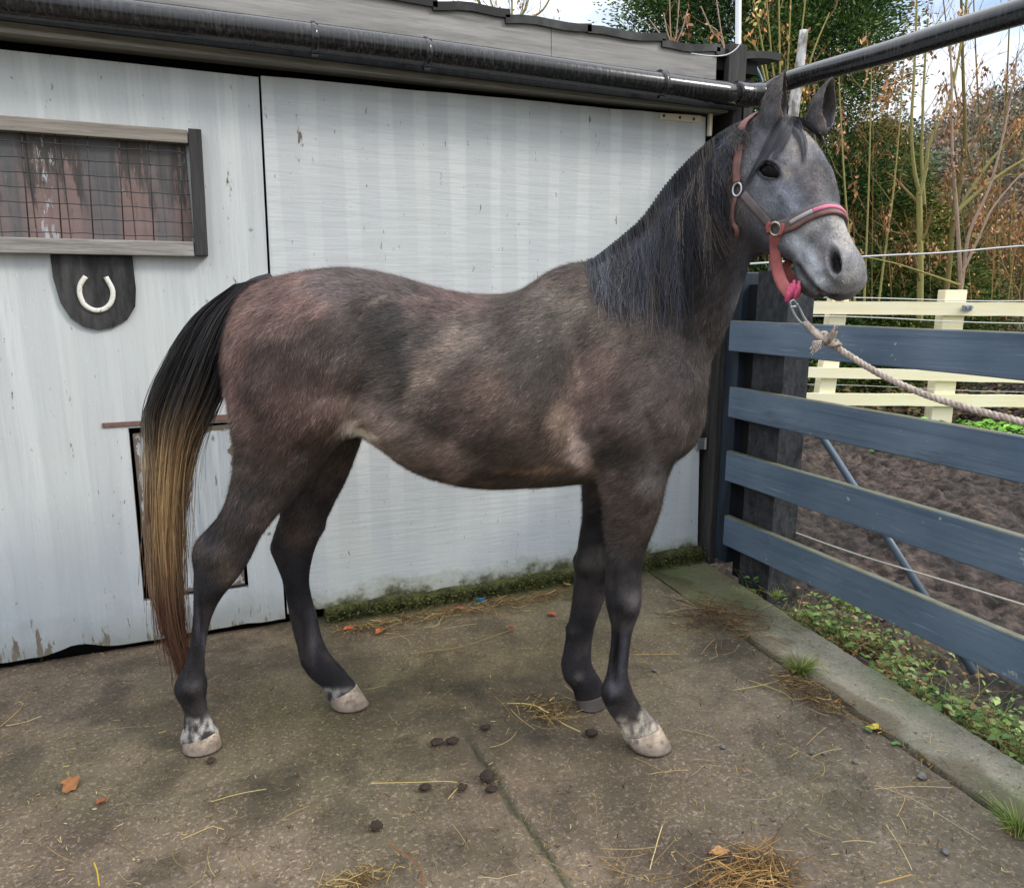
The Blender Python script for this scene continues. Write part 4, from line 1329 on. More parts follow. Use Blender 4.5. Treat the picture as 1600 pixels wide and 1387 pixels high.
D = from_stz(D) + rng.normal(0, 0.20, (NF, 3))
Tn = D - nrm * np.sum(D * nrm, 1)[:, None]
Tn /= np.linalg.norm(Tn, axis=1)[:, None] + 1e-9
lift = np.radians(rng.uniform(8, 32, NF))[:, None]
Ln = (0.022 * (1 - legw) + 0.009 * legw) * (1 - onhead) + 0.010 * onhead
Ln = Ln * rng.uniform(0.6, 1.25, NF)
Ln = Ln * np.where(col.sum(1) < 0.02, 0.3, 1.0)
wd = (0.00125 * (1 - onhead) + 0.0010 * onhead) * rng.uniform(0.6, 1.2, NF)
side = np.cross(nrm, Tn)
tipp = root + Ln[:, None] * (Tn * np.cos(lift) + nrm * np.sin(lift))
base = root - nrm * 0.001
V = np.stack([base - side * wd[:, None] / 2, base + side * wd[:, None] / 2, tipp], 1).reshape(-1, 3)
Fc = np.arange(NF * 3, dtype=np.int32).reshape(-1, 3)
al = np.stack([root @ RT * 0.75 + root[:, 2] * 0.55, root @ RT * -0.55 + root[:, 2] * 0.75, root @ FH], 1)
cl1 = fbm(al * np.array([22, 70, 40]), 1.0, 3, 111)
cl2 = fbm(al * np.array([60, 170, 90]), 1.0, 2, 113)
br = np.clip(rng.normal(1.0, 0.28, NF), 0.35, 2.0) * np.clip(-0.10 + 1.15 * cl1 + 1.0 * cl2, 0.3, 2)
grey = rng.random(NF) < 0.14
br = np.where(grey & (legw < 0.5), br * (1.9 - 0.6 * onhead), br)
cf = np.repeat(np.clip(col * br[:, None], 0, 0.8), 3, axis=0)
cf[2::3] *= 1.12
fur_me = np_mesh('fur', V, Fc, cf)
link('coat_hair', fur_me, M_FUR, horse)


# ---------------------------------------------------------------- long hair
def strands(name, P, R, Cc, parent, mat=M_HAIRS):
    """P (N,K,3) paths, R (N,K) radii, Cc (N,K,3)"""
    N, K, _ = P.shape
    T = np.gradient(P, axis=1); T /= np.linalg.norm(T, axis=2)[..., None] + 1e-9
    view = from_stz(np.array([0.3, -1.0, 0.1]))
    u = np.cross(T, view); u /= np.linalg.norm(u, axis=2)[..., None] + 1e-9
    w = np.cross(T, u)
    ring = []
    for a in (0.5, 2.6, 4.7):
        ring.append(P + R[..., None] * (math.cos(a) * u + math.sin(a) * w))
    V = np.stack(ring, 2).reshape(-1, 3)
    base = (np.arange(N)[:, None] * K + np.arange(K - 1)[None, :])[..., None] * 3
    Fq = []
    for j in range(3):
        a, b = j, (j + 1) % 3
        Fq.append(np.concatenate([base + a, base + b, base + 3 + b, base + 3 + a], 2).reshape(-1, 4))
    Fq = np.concatenate(Fq)
    me = np_mesh(name, V, Fq, np.repeat(Cc.reshape(-1, 3), 3, axis=0))
    return link(name, me, mat, parent, True)


def lay_on(paths2d, lift, default=2.05):
    """paths (N,K,2) seen from the side -> points just above the near surface"""
    N, K, _ = paths2d.shape
    out = np.zeros((N, K, 3))
    for i in range(N):
        last = None
        ds = np.full(K, np.nan)
        for k in range(K):
            p, n_ = hit(*paths2d[i, k])
            if p is not None: ds[k] = p @ FH
        ok = ~np.isnan(ds)
        if not ok.any(): ds[:] = default
        else: ds = np.interp(np.arange(K), np.where(ok)[0], ds[ok])
        ds2 = np.convolve(np.pad(ds, 2, mode='edge'), np.ones(5) / 5, 'valid')
        ds = np.minimum(ds, ds2) - lift[i] * np.linspace(0.25, 1, K)
        for k in range(K):
            out[i, k] = at(*paths2d[i, k], ds[k])
    return out


def mane_paths(ncl, per, K, seed):
    r = np.random.default_rng(seed)
    crest = np.array([(1162, 186), (1142, 195), (1113, 214), (1077, 246), (1040, 287), (1003, 338), (962, 374), (928, 401)], float)
    lens = np.array([36, 66, 150, 220, 205, 160, 110, 74], float)
    cq = catmull(np.column_stack([crest, lens]), 10)
    P, C = [], []
    for c in range(ncl):
        u = (c + r.uniform(-0.8, 0.8)) / ncl
        f = np.clip(u, 0, 1) * (len(cq) - 1)
        i = min(int(f), len(cq) - 2); g = f - i
        x0, y0, L = cq[i] * (1 - g) + cq[i + 1] * g
        L *= r.uniform(0.5, 1.15)
        drift = r.normal(0.02 + 0.16 * (u - 0.3) - 0.25 * max(0, 0.25 - u) * 4 * 0.3, 0.08)
        amp, ph = r.uniform(0, 11), r.uniform(0, 6.3)
        tone = r.uniform(0.5, 1.5)
        blue = r.random()
        for s_ in range(per):
            sp = r.normal(0, 7.5)
            t = np.linspace(0, 1, K)
            l = L * r.uniform(0.5, 1.08)
            out = 2 * np.sin(np.clip(t * 5, 0, np.pi)) * r.uniform(-0.2, 1)
            x = x0 + sp * (1 - 0.78 * t) + drift * l * t + amp * np.sin(t * 4.5 + ph) * t + r.normal(0, 5) * t ** 2 + 2.0 * np.sin(t * 9 + r.uniform(0, 6.3)) * t + 0.35 * sp * 0
            y = y0 + abs(sp) * 0.25 - out + l * (t * 0.96 + 0.04 * t ** 2) + (-0.6 * sp * (x0 < 1100))*0
            # roots follow the crest
            j = np.clip(int(np.argmin(np.abs(cq[:, 0] - (x0 + sp)))), 0, len(cq) - 1)
            y = y - y0 - abs(sp) * 0.25 + cq[j, 1] + 6.5 - r.uniform(0, 5)
            P.append(np.stack([x, y], 1))
            k_ = tone * r.uniform(0.7, 1.35)
            base = lin(42, 41, 46) if blue < 0.55 else (lin(74, 77, 86) if blue < 0.85 else lin(100, 92, 86))
            gl = smooth01(np.array([x0]), 1060, 930)[0] if False else float(np.clip((1060 - x0) / 110, 0, 1))
            base = base * (1 - 0.5 * gl) + lin(104, 105, 112) * 0.5 * gl * (r.random() < 0.7)
            C.append(np.tile(base * k_, (K, 1)) * np.linspace(0.75, 1.2, K)[:, None])
    return np.array(P), np.array(C)


K = 10
P2, Cm = mane_paths(130, 34, K, 5)
lift = rng.uniform(0.004, 0.020, len(P2))
P3 = lay_on(P2, lift)
Rm = np.tile(np.linspace(0.0009, 0.0004, K), (len(P2), 1))
strands('mane', P3, Rm, Cm, horse)

# wisps standing on the crest
# forelock
fl = []
flc = []
r = np.random.default_rng(9)
for cl in ([(1228, 186), (1212, 205), (1196, 235), (1178, 266), (1163, 292)], [(1232, 186), (1220, 203), (1206, 228), (1194, 248), (1184, 262)],
           [(1240, 188), (1246, 202), (1254, 220), (1256, 240), (1254, 254)], [(1240, 186), (1256, 192), (1272, 204), (1283, 218), (1287, 226)],
           [(1236, 188), (1232, 204), (1224, 222), (1214, 238), (1205, 248)]):
    g = catmull(cl, 3)
    n_ = 110
    for s_ in range(n_):
        t = np.linspace(0, 1, len(g))
        e = r.uniform(0.55, 1.04)
        gi = np.stack([np.interp(t * e, t, g[:, 0]), np.interp(t * e, t, g[:, 1])], 1)
        w_ = r.normal(0, 5.2)
        gi[:, 0] += w_ * (0.8 - 0.55 * t); gi[:, 1] += r.normal(0, 2.5)
        fl.append(gi); flc.append(np.tile(lin(66, 66, 72) * r.uniform(0.5, 1.35), (len(g), 1)))
fl = np.array(fl); flc = np.array(flc)
F3d = lay_on(fl, r.uniform(0.004, 0.014, len(fl)), 2.0)
strands('forelock', F3d, np.tile(np.linspace(0.0008, 0.0003, fl.shape[1]), (len(fl), 1)), flc, horse)

# tail: dock then a long fall of hair, dark above, blond and rust below
K = 22
NT_ = 1900
r = np.random.default_rng(12)
LY = [430, 445, 470, 500, 560, 600, 640, 680, 740, 820, 900, 980, 1030, 1070]
LX = [402, 362, 322, 296, 262, 243, 226, 231, 233, 234, 238, 248, 262, 284]
RX = [418, 408, 392, 380, 362, 354, 338, 310, 293, 286, 284, 289, 295, 303]
_y = np.linspace(425, 1080, 220)
def _sm(Xs):
    v = np.interp(_y, LY, Xs); k = np.hanning(41); k /= k.sum()
    return np.convolve(np.pad(v, 20, mode='edge'), k, 'valid')
_L, _R = _sm(LX), _sm(RX)
u = np.clip(r.beta(1.15, 1.15, NT_), 0, 1)
Pt = np.zeros((NT_, K, 3)); Ct = np.zeros((NT_, K, 3)); Rt = np.zeros((NT_, K))
clump = np.round(u * 34) / 34
clj = np.random.default_rng(3).normal(0, 1, 40)
ctone = np.random.default_rng(4).random(40)
for i in range(NT_):
    ui = u[i] * 0.55 + clump[i] * 0.45
    ci = int(round(u[i] * 34))
    yend = 1068 - 30 * abs(ui - 0.72) * 3 + r.normal(0, 26)
    if ui < 0.25: yend = min(yend, r.uniform(900, 1060))
    if ui > 0.62: yend = yend if r.random() < 0.5 else r.uniform(600, 700)
    if r.random() < 0.5: yend = r.uniform(620, 1000)
    y0 = 434 + r.uniform(0, 1) ** 2 * 70 + 10 * (1 - ui)
    ys = y0 + (yend - y0) * np.linspace(0, 1, K) ** 1.05
    fall = smooth01(ys, 430, 560)
    Lx, Rx = np.interp(ys, _y, _L), np.interp(ys, _y, _R)
    x = Lx + (Rx - Lx) * ui + 2.4 * np.sin(ys / 60 + clj[ci] * 3) * fall + clj[ci] * 2.2 * fall + r.normal(0, 3.0) * fall + (r.normal(0, 13) * fall * np.linspace(0, 1, K) ** 2 if r.random() < 0.22 else 0) + 1.6 * np.sin(ys / 23 + r.uniform(0, 6.3)) * fall * 0.6
    dep = 2.16 + 0.028 * r.normal() + 0.02 * math.sin(ui * 9)
    for k in range(K):
        Pt[i, k] = at(x[k], ys[k], 2.16 + (dep - 2.16) * (0.4 + 0.6 * fall[k]))
    e = (ys - 682 - 50 * (ctone[ci] - 0.5) - 40 * (abs(ui - 0.5) * 2 - 0.5) * 0.6 - r.normal(0, 14)) / 20
    f1 = 1 / (1 + np.exp(-e))
    f2 = smooth01(ys + 90 * (ctone[ci] - 0.5), 830, 1010)
    if ui < 0.13 or ui > 0.80:
        f2 = np.maximum(f2, 0.75 * smooth01(ys, 700, 800))
    dark = lin(54, 52, 54) * r.uniform(0.55, 1.5)
    if r.random() < 0.06: dark = lin(100, 92, 82) * r.uniform(0.8, 1.2)
    blond = (lin(220, 186, 136) if ctone[ci] > 0.38 else lin(160, 122, 86)) * r.uniform(0.65, 1.15)
    if ui < 0.12 and r.random() < 0.5: blond = lin(215, 196, 165) * r.uniform(0.8, 1.1)
    rust = lin(104, 72, 56) * r.uniform(0.6, 1.3)
    low = blond * (1 - f2[:, None]) + rust * f2[:, None]
    if True: pass
    Ct[i] = dark * (1 - f1[:, None]) + low * f1[:, None]
    Rt[i] = 0.0010 * np.linspace(1.1, 0.5, K)
tail = strands('tail', Pt, Rt, Ct, horse)
bm = bmesh.new()
dk = [at(x, y, 2.17) for x, y in ((425, 445), (402, 450), (380, 462), (358, 484), (340, 515), (330, 550), (322, 590))]
add_tube(bm, catmull(dk, 5), np.linspace(0.034, 0.014, 31), 14)
dock = bm_link('dock', bm, Mat("dark_dock_hair", lin(42, 40, 42), 0.8).m, tail, True)

# ---------------------------------------------------------------- hooves
m_ = Mat("pale_striped_hoof", rough=0.6)
zz = m_.xyz()
c_ = m_.mix(m_.ramp(m_.noise(22, 5, 0.6, vec=m_.mapping((1, 1, 0.6))), [(0.35, 0), (0.65, 1)]), (0.30, 0.225, 0.165), (0.52, 0.43, 0.33))
c_ = m_.mix(m_.ramp(zz[2], [(0.006, 0.9), (0.05, 0.0)]), c_, (0.15, 0.12, 0.105))
c_ = m_.mix(m_.ramp(m_.noise(36, 5, 0.7), [(0.48, 0), (0.66, 0.8)]), c_, (0.11, 0.085, 0.07))
c_ = m_.mix(m_.ramp(m_.noise(90, 2, vec=m_.mapping((0.15, 0.15, 1.6))), [(0.5, 0), (0.7, 0.4)]), c_, (0.17, 0.13, 0.10))
m_.set(c_, None, m_.noise(16, 4, vec=m_.mapping((1, 1, 6))), 0.3, 0.003)
M_HOOF = m_.m
m_ = Mat("dark_grey_hoof", rough=0.6)
m_.set(m_.mix(m_.noise(22, 5), (0.035, 0.031, 0.030), (0.13, 0.105, 0.092)))
M_HOOFD = m_.m


def hoof(heel, toe, cor_back, cor_front, dist, mat, w=0.053, yaw=0.0):
    """sole from heel to toe on the ground, coronet above"""
    h0, t0 = stz(at(heel[0], heel[1], dist)), stz(at(toe[0], toe[1], dist))
    cb, cf = stz(at(*cor_back, dist)), stz(at(*cor_front, dist))
    bm = bmesh.new()
    rings = []
    th = np.linspace(0, 2 * np.pi, 28, endpoint=False)
    for f in (-0.02, 0.0, 0.12, 0.35, 0.6, 0.85, 1.0, 1.06):
        g = np.clip(f, 0, 1)
        a = np.array([h0[0], 0, 0.0]) * (1 - g) + cb * g
        b = np.array([t0[0], 0, 0.0]) * (1 - g) + cf * g
        if f < 0: a[2] = b[2] = 0.0005
        a[1] = b[1] = dist
        c, hh = (a + b) / 2, (b - a) / 2
        ww = (w * (1 - g) + 0.036 * g) * (0.94 if f < 0 else 1.0) * (0.8 if f > 1 else 1)
        if f > 1: hh = hh * 0.8; c = c + np.array([0, 0, 0.004])
        if f < 0: hh = hh * 0.95
        sh = np.cos(th)
        wid = ww * np.sin(th) * np.where(sh > 0, np.sqrt(np.clip(1 - 0.12 * sh, 0, 1)), 1 - 0.10 * sh ** 2)
        r_ = c + sh[:, None] * hh + wid[:, None] * np.array([0, 1.0, 0])
        if 0 <= g < 0.02: r_[:, 2] = np.maximum(r_[:, 2], 0.003)
        rings.append(from_stz(r_))
    loft(bm, rings)
    bmesh.ops.recalc_face_normals(bm, faces=bm.faces)
    return bm_link('hoof', bm, mat, horse, True)


hoof((986, 1172), (1050, 1172), (973, 1150), (1032, 1134), ND, M_HOOF)
hoof((900, 1108), (946, 1108), (899, 1091), (946, 1080), DD, M_HOOFD, 0.050)['label'] = 'dark hoof'
hoof((287, 1172), (346, 1168), (285, 1153), (340, 1141), ND, M_HOOF)
hoof((518, 1100), (577, 1098), (514, 1090), (557, 1070), DD, M_HOOF, 0.052)

# ---------------------------------------------------------------- eyes
m_ = Mat("dark_wet_eye", (0.005, 0.004, 0.004), 0.03, 0.035)
M_EYE = m_.m
for c, n_, u_, v_ in eyes:
    bm = bmesh.new()
    bmesh.ops.create_uvsphere(bm, u_segments=28, v_segments=18, radius=1.0)
    cen = c - n_ * 0.0125
    for v in bm.verts:
        p = cen + u_ * (v.co.x * 0.0385) + v_ * (v.co.y * 0.0248) + n_ * (v.co.z * 0.0205)
        v.co = Vector(p)
    bmesh.ops.recalc_face_normals(bm, faces=bm.faces)
    eye_o = bm_link('eye', bm, M_EYE, horse, True)
    # lids: an almond opening over the ball
    up_s = np.sign(hC @ v_) or 1.0
    nph = 56
    V, Cl = [], []
    ph = np.linspace(0, 2 * np.pi, nph, endpoint=False)
    cx_, sx_ = np.cos(ph), np.sin(ph)
    bb = np.where(sx_ > 0, 0.66, 0.60)
    r0 = 1 / ((np.abs(cx_) / 0.97) ** 1.45 + (np.abs(sx_) / bb) ** 1.45) ** (1 / 1.45)
    for f, sc_, dk_ in ((0.0, 0.985, 0.0), (0.0, 1.075, 0.05), (0.14, 1.11, 0.25), (0.42, 1.09, 0.75), (0.75, 1.06, 1.0), (1.0, 1.03, 1.0)):
        rho = r0 + (1.22 - r0) * f
        zz_ = np.sqrt(np.clip(1 - (rho / 1.22) ** 2 * 0.98, 0, 1)) * np.where(rho > 1.1, 0.8, 1.0)
        zz_ = np.sqrt(np.clip(1 - np.clip(rho, 0, 0.999) ** 2, 0, 1)) * (1 - f) + zz_ * f * 0.9
        P_e = cen + u_ * (0.0385 * sc_ * rho * cx_)[:, None] + v_ * (0.0248 * sc_ * up_s * rho * sx_)[:, None] + n_ * (0.0205 * sc_ * zz_)[:, None]
        V.append(P_e); Cl.append(np.tile(lin(40, 39, 42) * (1 - dk_) + lin(96, 97, 104) * dk_, (nph, 1)))
    V = np.concatenate(V); Cl = np.concatenate(Cl)
    Fq = np.array([(i * nph + j, i * nph + (j + 1) % nph, (i + 1) * nph + (j + 1) % nph, (i + 1) * nph + j) for i in range(5) for j in range(nph)])
    link('eyelids', np_mesh('eyelids', V, Fq, Cl), M_COAT, eye_o, True)
# ================================================================ halter
m_ = Mat("faded_red_webbing", rough=0.8)
wv = m_.noise(260, 2)
m_.set(m_.mix(m_.ramp(m_.noise(30, 4), [(0.3, 0), (0.7, 1)]), (0.115, 0.060, 0.052), (0.23, 0.115, 0.10)), None, wv, 0.6, 0.002)
M_WEB = m_.m
m_ = Mat("pinkish_red_webbing", rough=0.8)
m_.set(m_.mix(m_.ramp(m_.noise(25, 4), [(0.3, 0), (0.7, 1)]), (0.30, 0.085, 0.085), (0.42, 0.14, 0.13)), None, m_.noise(260, 2), 0.6, 0.002)
M_PINKWEB = m_.m
M_HOTPINK = Mat("bright_pink_fleece", (0.50, 0.08, 0.16), 0.9).m
m_ = Mat("worn_grey_brown_webbing", rough=0.8)
m_.set(m_.mix(m_.noise(40, 4), (0.075, 0.060, 0.062), (0.17, 0.14, 0.135)), None, m_.noise(260, 2), 0.6, 0.002)
M_GREYWEB = m_.m
M_PINKTRIM = Mat("pink_trim", (0.58, 0.16, 0.25), 0.7).m
M_SILVER = Mat("silver_grey_trim", (0.36, 0.33, 0.34), 0.7).m
M_RINGS = Mat("worn_brass_ring", (0.46, 0.38, 0.30), 0.35, 0.5, 0.8).m


def strap(name, pts, nrms, width, mat, parent, thick=0.0026, k=5, lift=0.003):
    P = catmull(pts, k); N = catmull(nrms, k)
    N /= np.linalg.norm(N, axis=1)[:, None]
    T = np.gradient(P, axis=0); T /= np.linalg.norm(T, axis=1)[:, None]
    N = N - T * np.sum(N * T, 1)[:, None]; N /= np.linalg.norm(N, axis=1)[:, None]
    Sd = np.cross(N, T)
    bm = bmesh.new()
    vs = []
    for p, n, s_ in zip(P, N, Sd):
        o = p + n * lift
        vs.append([bm.verts.new(tuple(o + s_ * a * width / 2 + n * b * thick)) for a, b in ((-1, -.5), (-.5, -.2), (.5, -.2), (1, -.5), (1, .5), (.5, .9), (-.5, .9), (-1, .5))])
    for i in range(len(vs) - 1):
        for j in range(8):
            bm.faces.new([vs[i][j], vs[i][(j + 1) % 8], vs[i + 1][(j + 1) % 8], vs[i + 1][j]])
    bm.faces.new(vs[0][::-1]); bm.faces.new(vs[-1])
    bmesh.ops.recalc_face_normals(bm, faces=bm.faces)
    return bm_link(name, bm, mat, parent, True)


def unit_(a): return a / (np.linalg.norm(a) + 1e-9)


def near_line(px, down=0.0):
    P, N = [], []
    for x, y in px:
        p, n = hit(x, y)
        if p is None:
            p = at(x, y, P[-1] @ FH if P else 2.0); p, n = near_pt(p)
        P.append(p); N.append(n)
    return np.array(P), np.array(N)


def mirror_snap(P):
    out, nn = [], []
    for p in mirror_head(P):
        a, n = near_pt(p); out.append(a); nn.append(n)
    return np.array(out), np.array(nn)


def both(px):
    """near side line, carried over the middle of the head to the far side"""
    P, N = near_line(px)
    Q, M = mirror_snap(P)
    mp, mn = [], []
    for f in (0.25, 0.5, 0.75):
        c = P[-1] * (1 - f) + Q[-1] * f
        w_ = from_stz(HT + HL * ((head_local(P[-1:])[0] * np.array([1, 0, 0]) + np.array([0, 0, -0.1])) @ HR.T))
        dr = unit_(c - w_)
        r_ = btree.ray_cast(Vector(c + dr * 0.12), Vector(-dr), 0.4)
        if r_[0] is not None: mp.append(np.array(r_[0])); mn.append(np.array(r_[1]))
    return np.vstack([P] + ([mp] if mp else []) + [Q[::-1]]), np.vstack([N] + ([mn] if mn else []) + [M[::-1]])


def ring_on(name, p, n, r, wire, parent, mat=None, flat=0.9, up=None):
    u, v = axes_on(n, up if up is not None else ZZ)
    a = np.linspace(0, 2 * np.pi, 33)
    bm = bmesh.new()
    add_tube(bm, p + n * 0.006 + r * (np.cos(a)[:, None] * u + flat * np.sin(a)[:, None] * v), wire, 8, False)
    bmesh.ops.remove_doubles(bm, verts=bm.verts, dist=1e-5)
    return bm_link(name, bm, mat or M_RINGS, parent, True)


NB = [(1217, 356), (1236, 350), (1254, 340), (1270, 332), (1284, 328)]
halter = empty('halter', hit(1212, 357)[0], 'faded red and grey headcollar with pink trimmed noseband worn by the horse', 'halter')
P, N = both(NB)
nose = strap('noseband', P, N, 0.036, M_GREYWEB, halter, 0.004, 6)
nP, nN = P, N
T_ = np.gradient(nP, axis=0); T_ /= np.linalg.norm(T_, axis=1)[:, None]
upn = np.cross(nN, T_)
strap('edge_stripe', nP - upn * 0.012, nN, 0.010, M_WEB, nose, 0.003, 6, 0.0062)
strap('trim', nP[1:4] + upn[1:4] * 0.003, nN[1:4], 0.010, M_SILVER, nose, 0.003, 6, 0.0064)
strap('trim', nP[3:9] + upn[3:9] * 0.003, nN[3:9], 0.010, M_PINKTRIM, nose, 0.003, 6, 0.0066)
P, N = near_line([(1203, 350), (1190, 336), (1176, 320), (1162, 304)])
strap('cheek_strap', P, N, 0.022, M_GREYWEB, halter)
Q, M = mirror_snap(P); strap('cheek_strap', Q, M, 0.022, M_GREYWEB, halter)
crown_px = [(1152, 287), (1151, 262), (1154, 236), (1158, 212), (1166, 193)]
P, N = near_line(crown_px)
Q, M = mirror_snap(P)
poll, pn = near_pt((P[-1] + Q[-1]) / 2 + ZZ * 0.06)
strap('crown_strap', np.vstack([P, poll[None] + ZZ * 0.004, Q[::-1]]), np.vstack([N, pn[None], M[::-1]]), 0.020, M_WEB, halter, lift=0.007)
P, N = near_line([(1151, 306), (1146, 326), (1145, 346), (1152, 368)])
Q, M = mirror_snap(P)
up_, un_ = near_pt((P[-1] + Q[-1]) / 2 - hC * 0.14)
strap('throat_strap', np.vstack([P, up_[None], Q[::-1]]), np.vstack([N, un_[None], M[::-1]]), 0.012, M_WEB, halter, lift=0.005)
# back strap under the jaw, hanging loose
pa, na = hit(1212, 366)
pb, nb = hit(1212, 392)
d0 = pb @ FH
chin_p = hit(1262, 450)[0]
dch = chin_p @ FH
hang = [pa, pb, at(1215, 420, d0 - 0.0), at(1223, 443, (d0 + dch) / 2), at(1236, 461, dch + 0.02)]
fv = -FH * 0.85 - RT * 0.5
hn = [na, nb * 0.5 + fv * 0.5, fv, fv, fv]
cs_ = strap('chin_strap', np.array(hang), np.array(hn), 0.030, M_PINKWEB, halter, 0.0035)
far_ = mirror_head(np.array(hang))
far_[-1] = hang[-1]
strap('chin_strap', far_, np.array([n - 2 * (n @ hB) * hB for n in hn]), 0.030, M_PINKWEB, halter, 0.0035)
bm = bmesh.new()
cpt = at(1237, 461, dch + 0.012)
for k in range(5):
    o = cpt + RT * (0.006 * (k - 2)) + ZZ * (0.006 * (k % 3) + 0.002 * k)
    add_tube(bm, catmull([o + ZZ * 0.020 + RT * 0.004, o + FH * -0.010, o - ZZ * 0.018], 4), [0.004] * 3 + [0.0062] * 5 + [0.004], 8)
bm_link('chin_pad', bm, M_HOTPINK, halter, True)
p, n = hit(1213, 357); ring_on('ring', p, n, 0.0165, 0.0036, halter)
rp = p
p, n = hit(1153, 297); ring_on('ring', p, n, 0.017, 0.0032, halter, M_STEEL, 0.7)
rq, rn = mirror_snap(np.array([rp, p]))
ring_on('ring', rq[0], rn[0], 0.0165, 0.0036, halter)
ring_on('ring', rq[1], rn[1], 0.017, 0.0032, halter, M_STEEL, 0.7)
# keepers: folded webbing round the nose ring
for px in ([(1219, 352), (1216, 345), (1208, 343), (1203, 350)], [(1225, 352), (1223, 360), (1219, 366)], [(1204, 356), (1207, 366), (1213, 370), (1219, 368)]):
    pass
P, N = near_line([(1221, 366), (1225, 358), (1226, 349)]); strap('keeper', P, N, 0.010, M_PINKWEB, halter, 0.004, lift=0.006)
P, N = near_line([(1206, 347), (1202, 354), (1203, 362)]); strap('keeper', P, N, 0.012, M_PINKWEB, halter, 0.004, lift=0.006)

# ================================================================ lead rope
m_ = Mat("cream_cotton_rope", rough=0.9)
m_.set(m_.mix(m_.ramp(m_.noise(60, 5), [(0.35, 0), (0.65, 1)]), (0.26, 0.20, 0.165), (0.52, 0.45, 0.38)), None, m_.noise(220, 3), 0.5, 0.002)
M_ROPE = m_.m
lead = empty('lead_rope', at(1238, 472, dch), 'cream cotton lead rope with a frayed knot, snapped under the chin', 'rope')
D0 = dch + 0.008
ctrl = [at(1256, 503, D0), at(1272, 517, D0 - 0.01), at(1290, 530, D0 - 0.02), at(1320, 551, D0 - 0.04), at(1380, 587, D0 - 0.10), at(1450, 618, D0 - 0.17),
        at(1530, 642, D0 - 0.26), at(1600, 660, D0 - 0.34), at(1700, 690, D0 - 0.44)]
g = ctrl[-1]
ctrl += [g + RT * 0.18 - ZZ * 0.14, g + RT * 0.30 - ZZ * 0.45, np.array([*(g + RT * 0.33)[:2], 0.03]), np.array([*(g + RT * 0.55 - FH * 0.1)[:2], 0.015])]
path = catmull(ctrl, 26)
seg = np.linalg.norm(np.diff(path, axis=0), axis=1)
Ls = np.concatenate([[0], np.cumsum(seg)])
tt = np.linspace(0, Ls[-1], int(Ls[-1] / 0.0045))
path = np.stack([np.interp(tt, Ls, path[:, i]) for i in range(3)], 1)
T_ = np.gradient(path, axis=0); T_ /= np.linalg.norm(T_, axis=1)[:, None]
u_ = np.cross(T_, ZZ); u_ /= np.linalg.norm(u_, axis=1)[:, None]
v_ = np.cross(T_, u_)
bm = bmesh.new()
for k in range(3):
    a = tt / 0.036 * 2 * np.pi + k * 2 * np.pi / 3
    add_tube(bm, path + 0.0043 * (np.cos(a)[:, None] * u_ + np.sin(a)[:, None] * v_), 0.0047, 7)
bm_link('rope', bm, M_ROPE, lead, True)
# knot: doubled eye splice, lump and frayed ends
bm = bmesh.new()
kc = at(1295, 532, D0 - 0.03)
kd = at(1320, 551, D0 - 0.04) - kc; kd /= np.linalg.norm(kd)
ku, kv = frame_of(kd)
for j in range(5):
    a = np.linspace(0, 2 * np.pi, 20)
    tiltv = kd * 0.010 * np.cos(a + j * 1.3)[:, None]
    add_tube(bm, kc + kd * (0.009 * (j - 2)) + tiltv + (0.0115 - 0.001 * abs(j - 2)) * (np.cos(a)[:, None] * ku + np.sin(a)[:, None] * kv), 0.0050, 7, False)
add_tube(bm, catmull([at(1259, 505, D0 - 0.012), at(1275, 522, D0 - 0.03), at(1292, 533, D0 - 0.045)], 6), 0.0085, 8)
add_tube(bm, catmull([kc, at(1301, 524, D0 - 0.045), at(1304, 517, D0 - 0.05)], 5), np.linspace(0.010, 0.008, 11), 8)
bm_link('knot', bm, M_ROPE, lead, True)
N_ = 90
Pf = np.zeros((N_, 6, 3))
r = np.random.default_rng(2)
for i in range(N_):
    if i < 60:
        s0, dr = (1284, 532), np.array([-12, 10]) + r.normal(0, 4, 2)
    else:
        s0, dr = (1303, 520), np.array([3, -8]) + r.normal(0, 2.5, 2)
    for k in range(6):
        f = k / 5
        Pf[i, k] = at(s0[0] + dr[0] * f + r.normal(0, .6) * f, s0[1] + dr[1] * f + 2 * f * f + r.normal(0, .6) * f, D0 - 0.05 + r.normal(0, 0.004) * f)
Cf = np.tile(lin(205, 190, 178), (N_, 6, 1)) * r.uniform(.6, 1.2, (N_, 1, 1))
strands('frayed_end', Pf[:60], np.full((60, 6), 0.0011), Cf[:60], lead)
strands('frayed_end', Pf[60:], np.full((30, 6), 0.0011), Cf[60:], lead)
bm = bmesh.new()
for pts in ([(1236, 478), (1240, 489), (1248, 501), (1255, 507)], [(1245, 474), (1250, 483), (1255, 494), (1261, 503)]):
    add_tube(bm, catmull([at(x, y, D0 - 0.004) for x, y in pts], 5), 0.0032, 8)
add_tube(bm, catmull([at(x, y, D0 - 0.004) for x, y in ((1236, 478), (1235, 472), (1240, 469), (1245, 474))], 5), 0.0032, 8)
add_tube(bm, [at(1237, 480, D0 - 0.004), at(1247, 478, D0 - 0.004)], 0.0042, 8)
add_tube(bm, catmull([at(x, y, D0 - 0.004) for x, y in ((1255, 507), (1260, 508), (1261, 503))], 5), 0.0032, 8)
bm_link('snap_clip', bm, M_STEEL, lead, True)

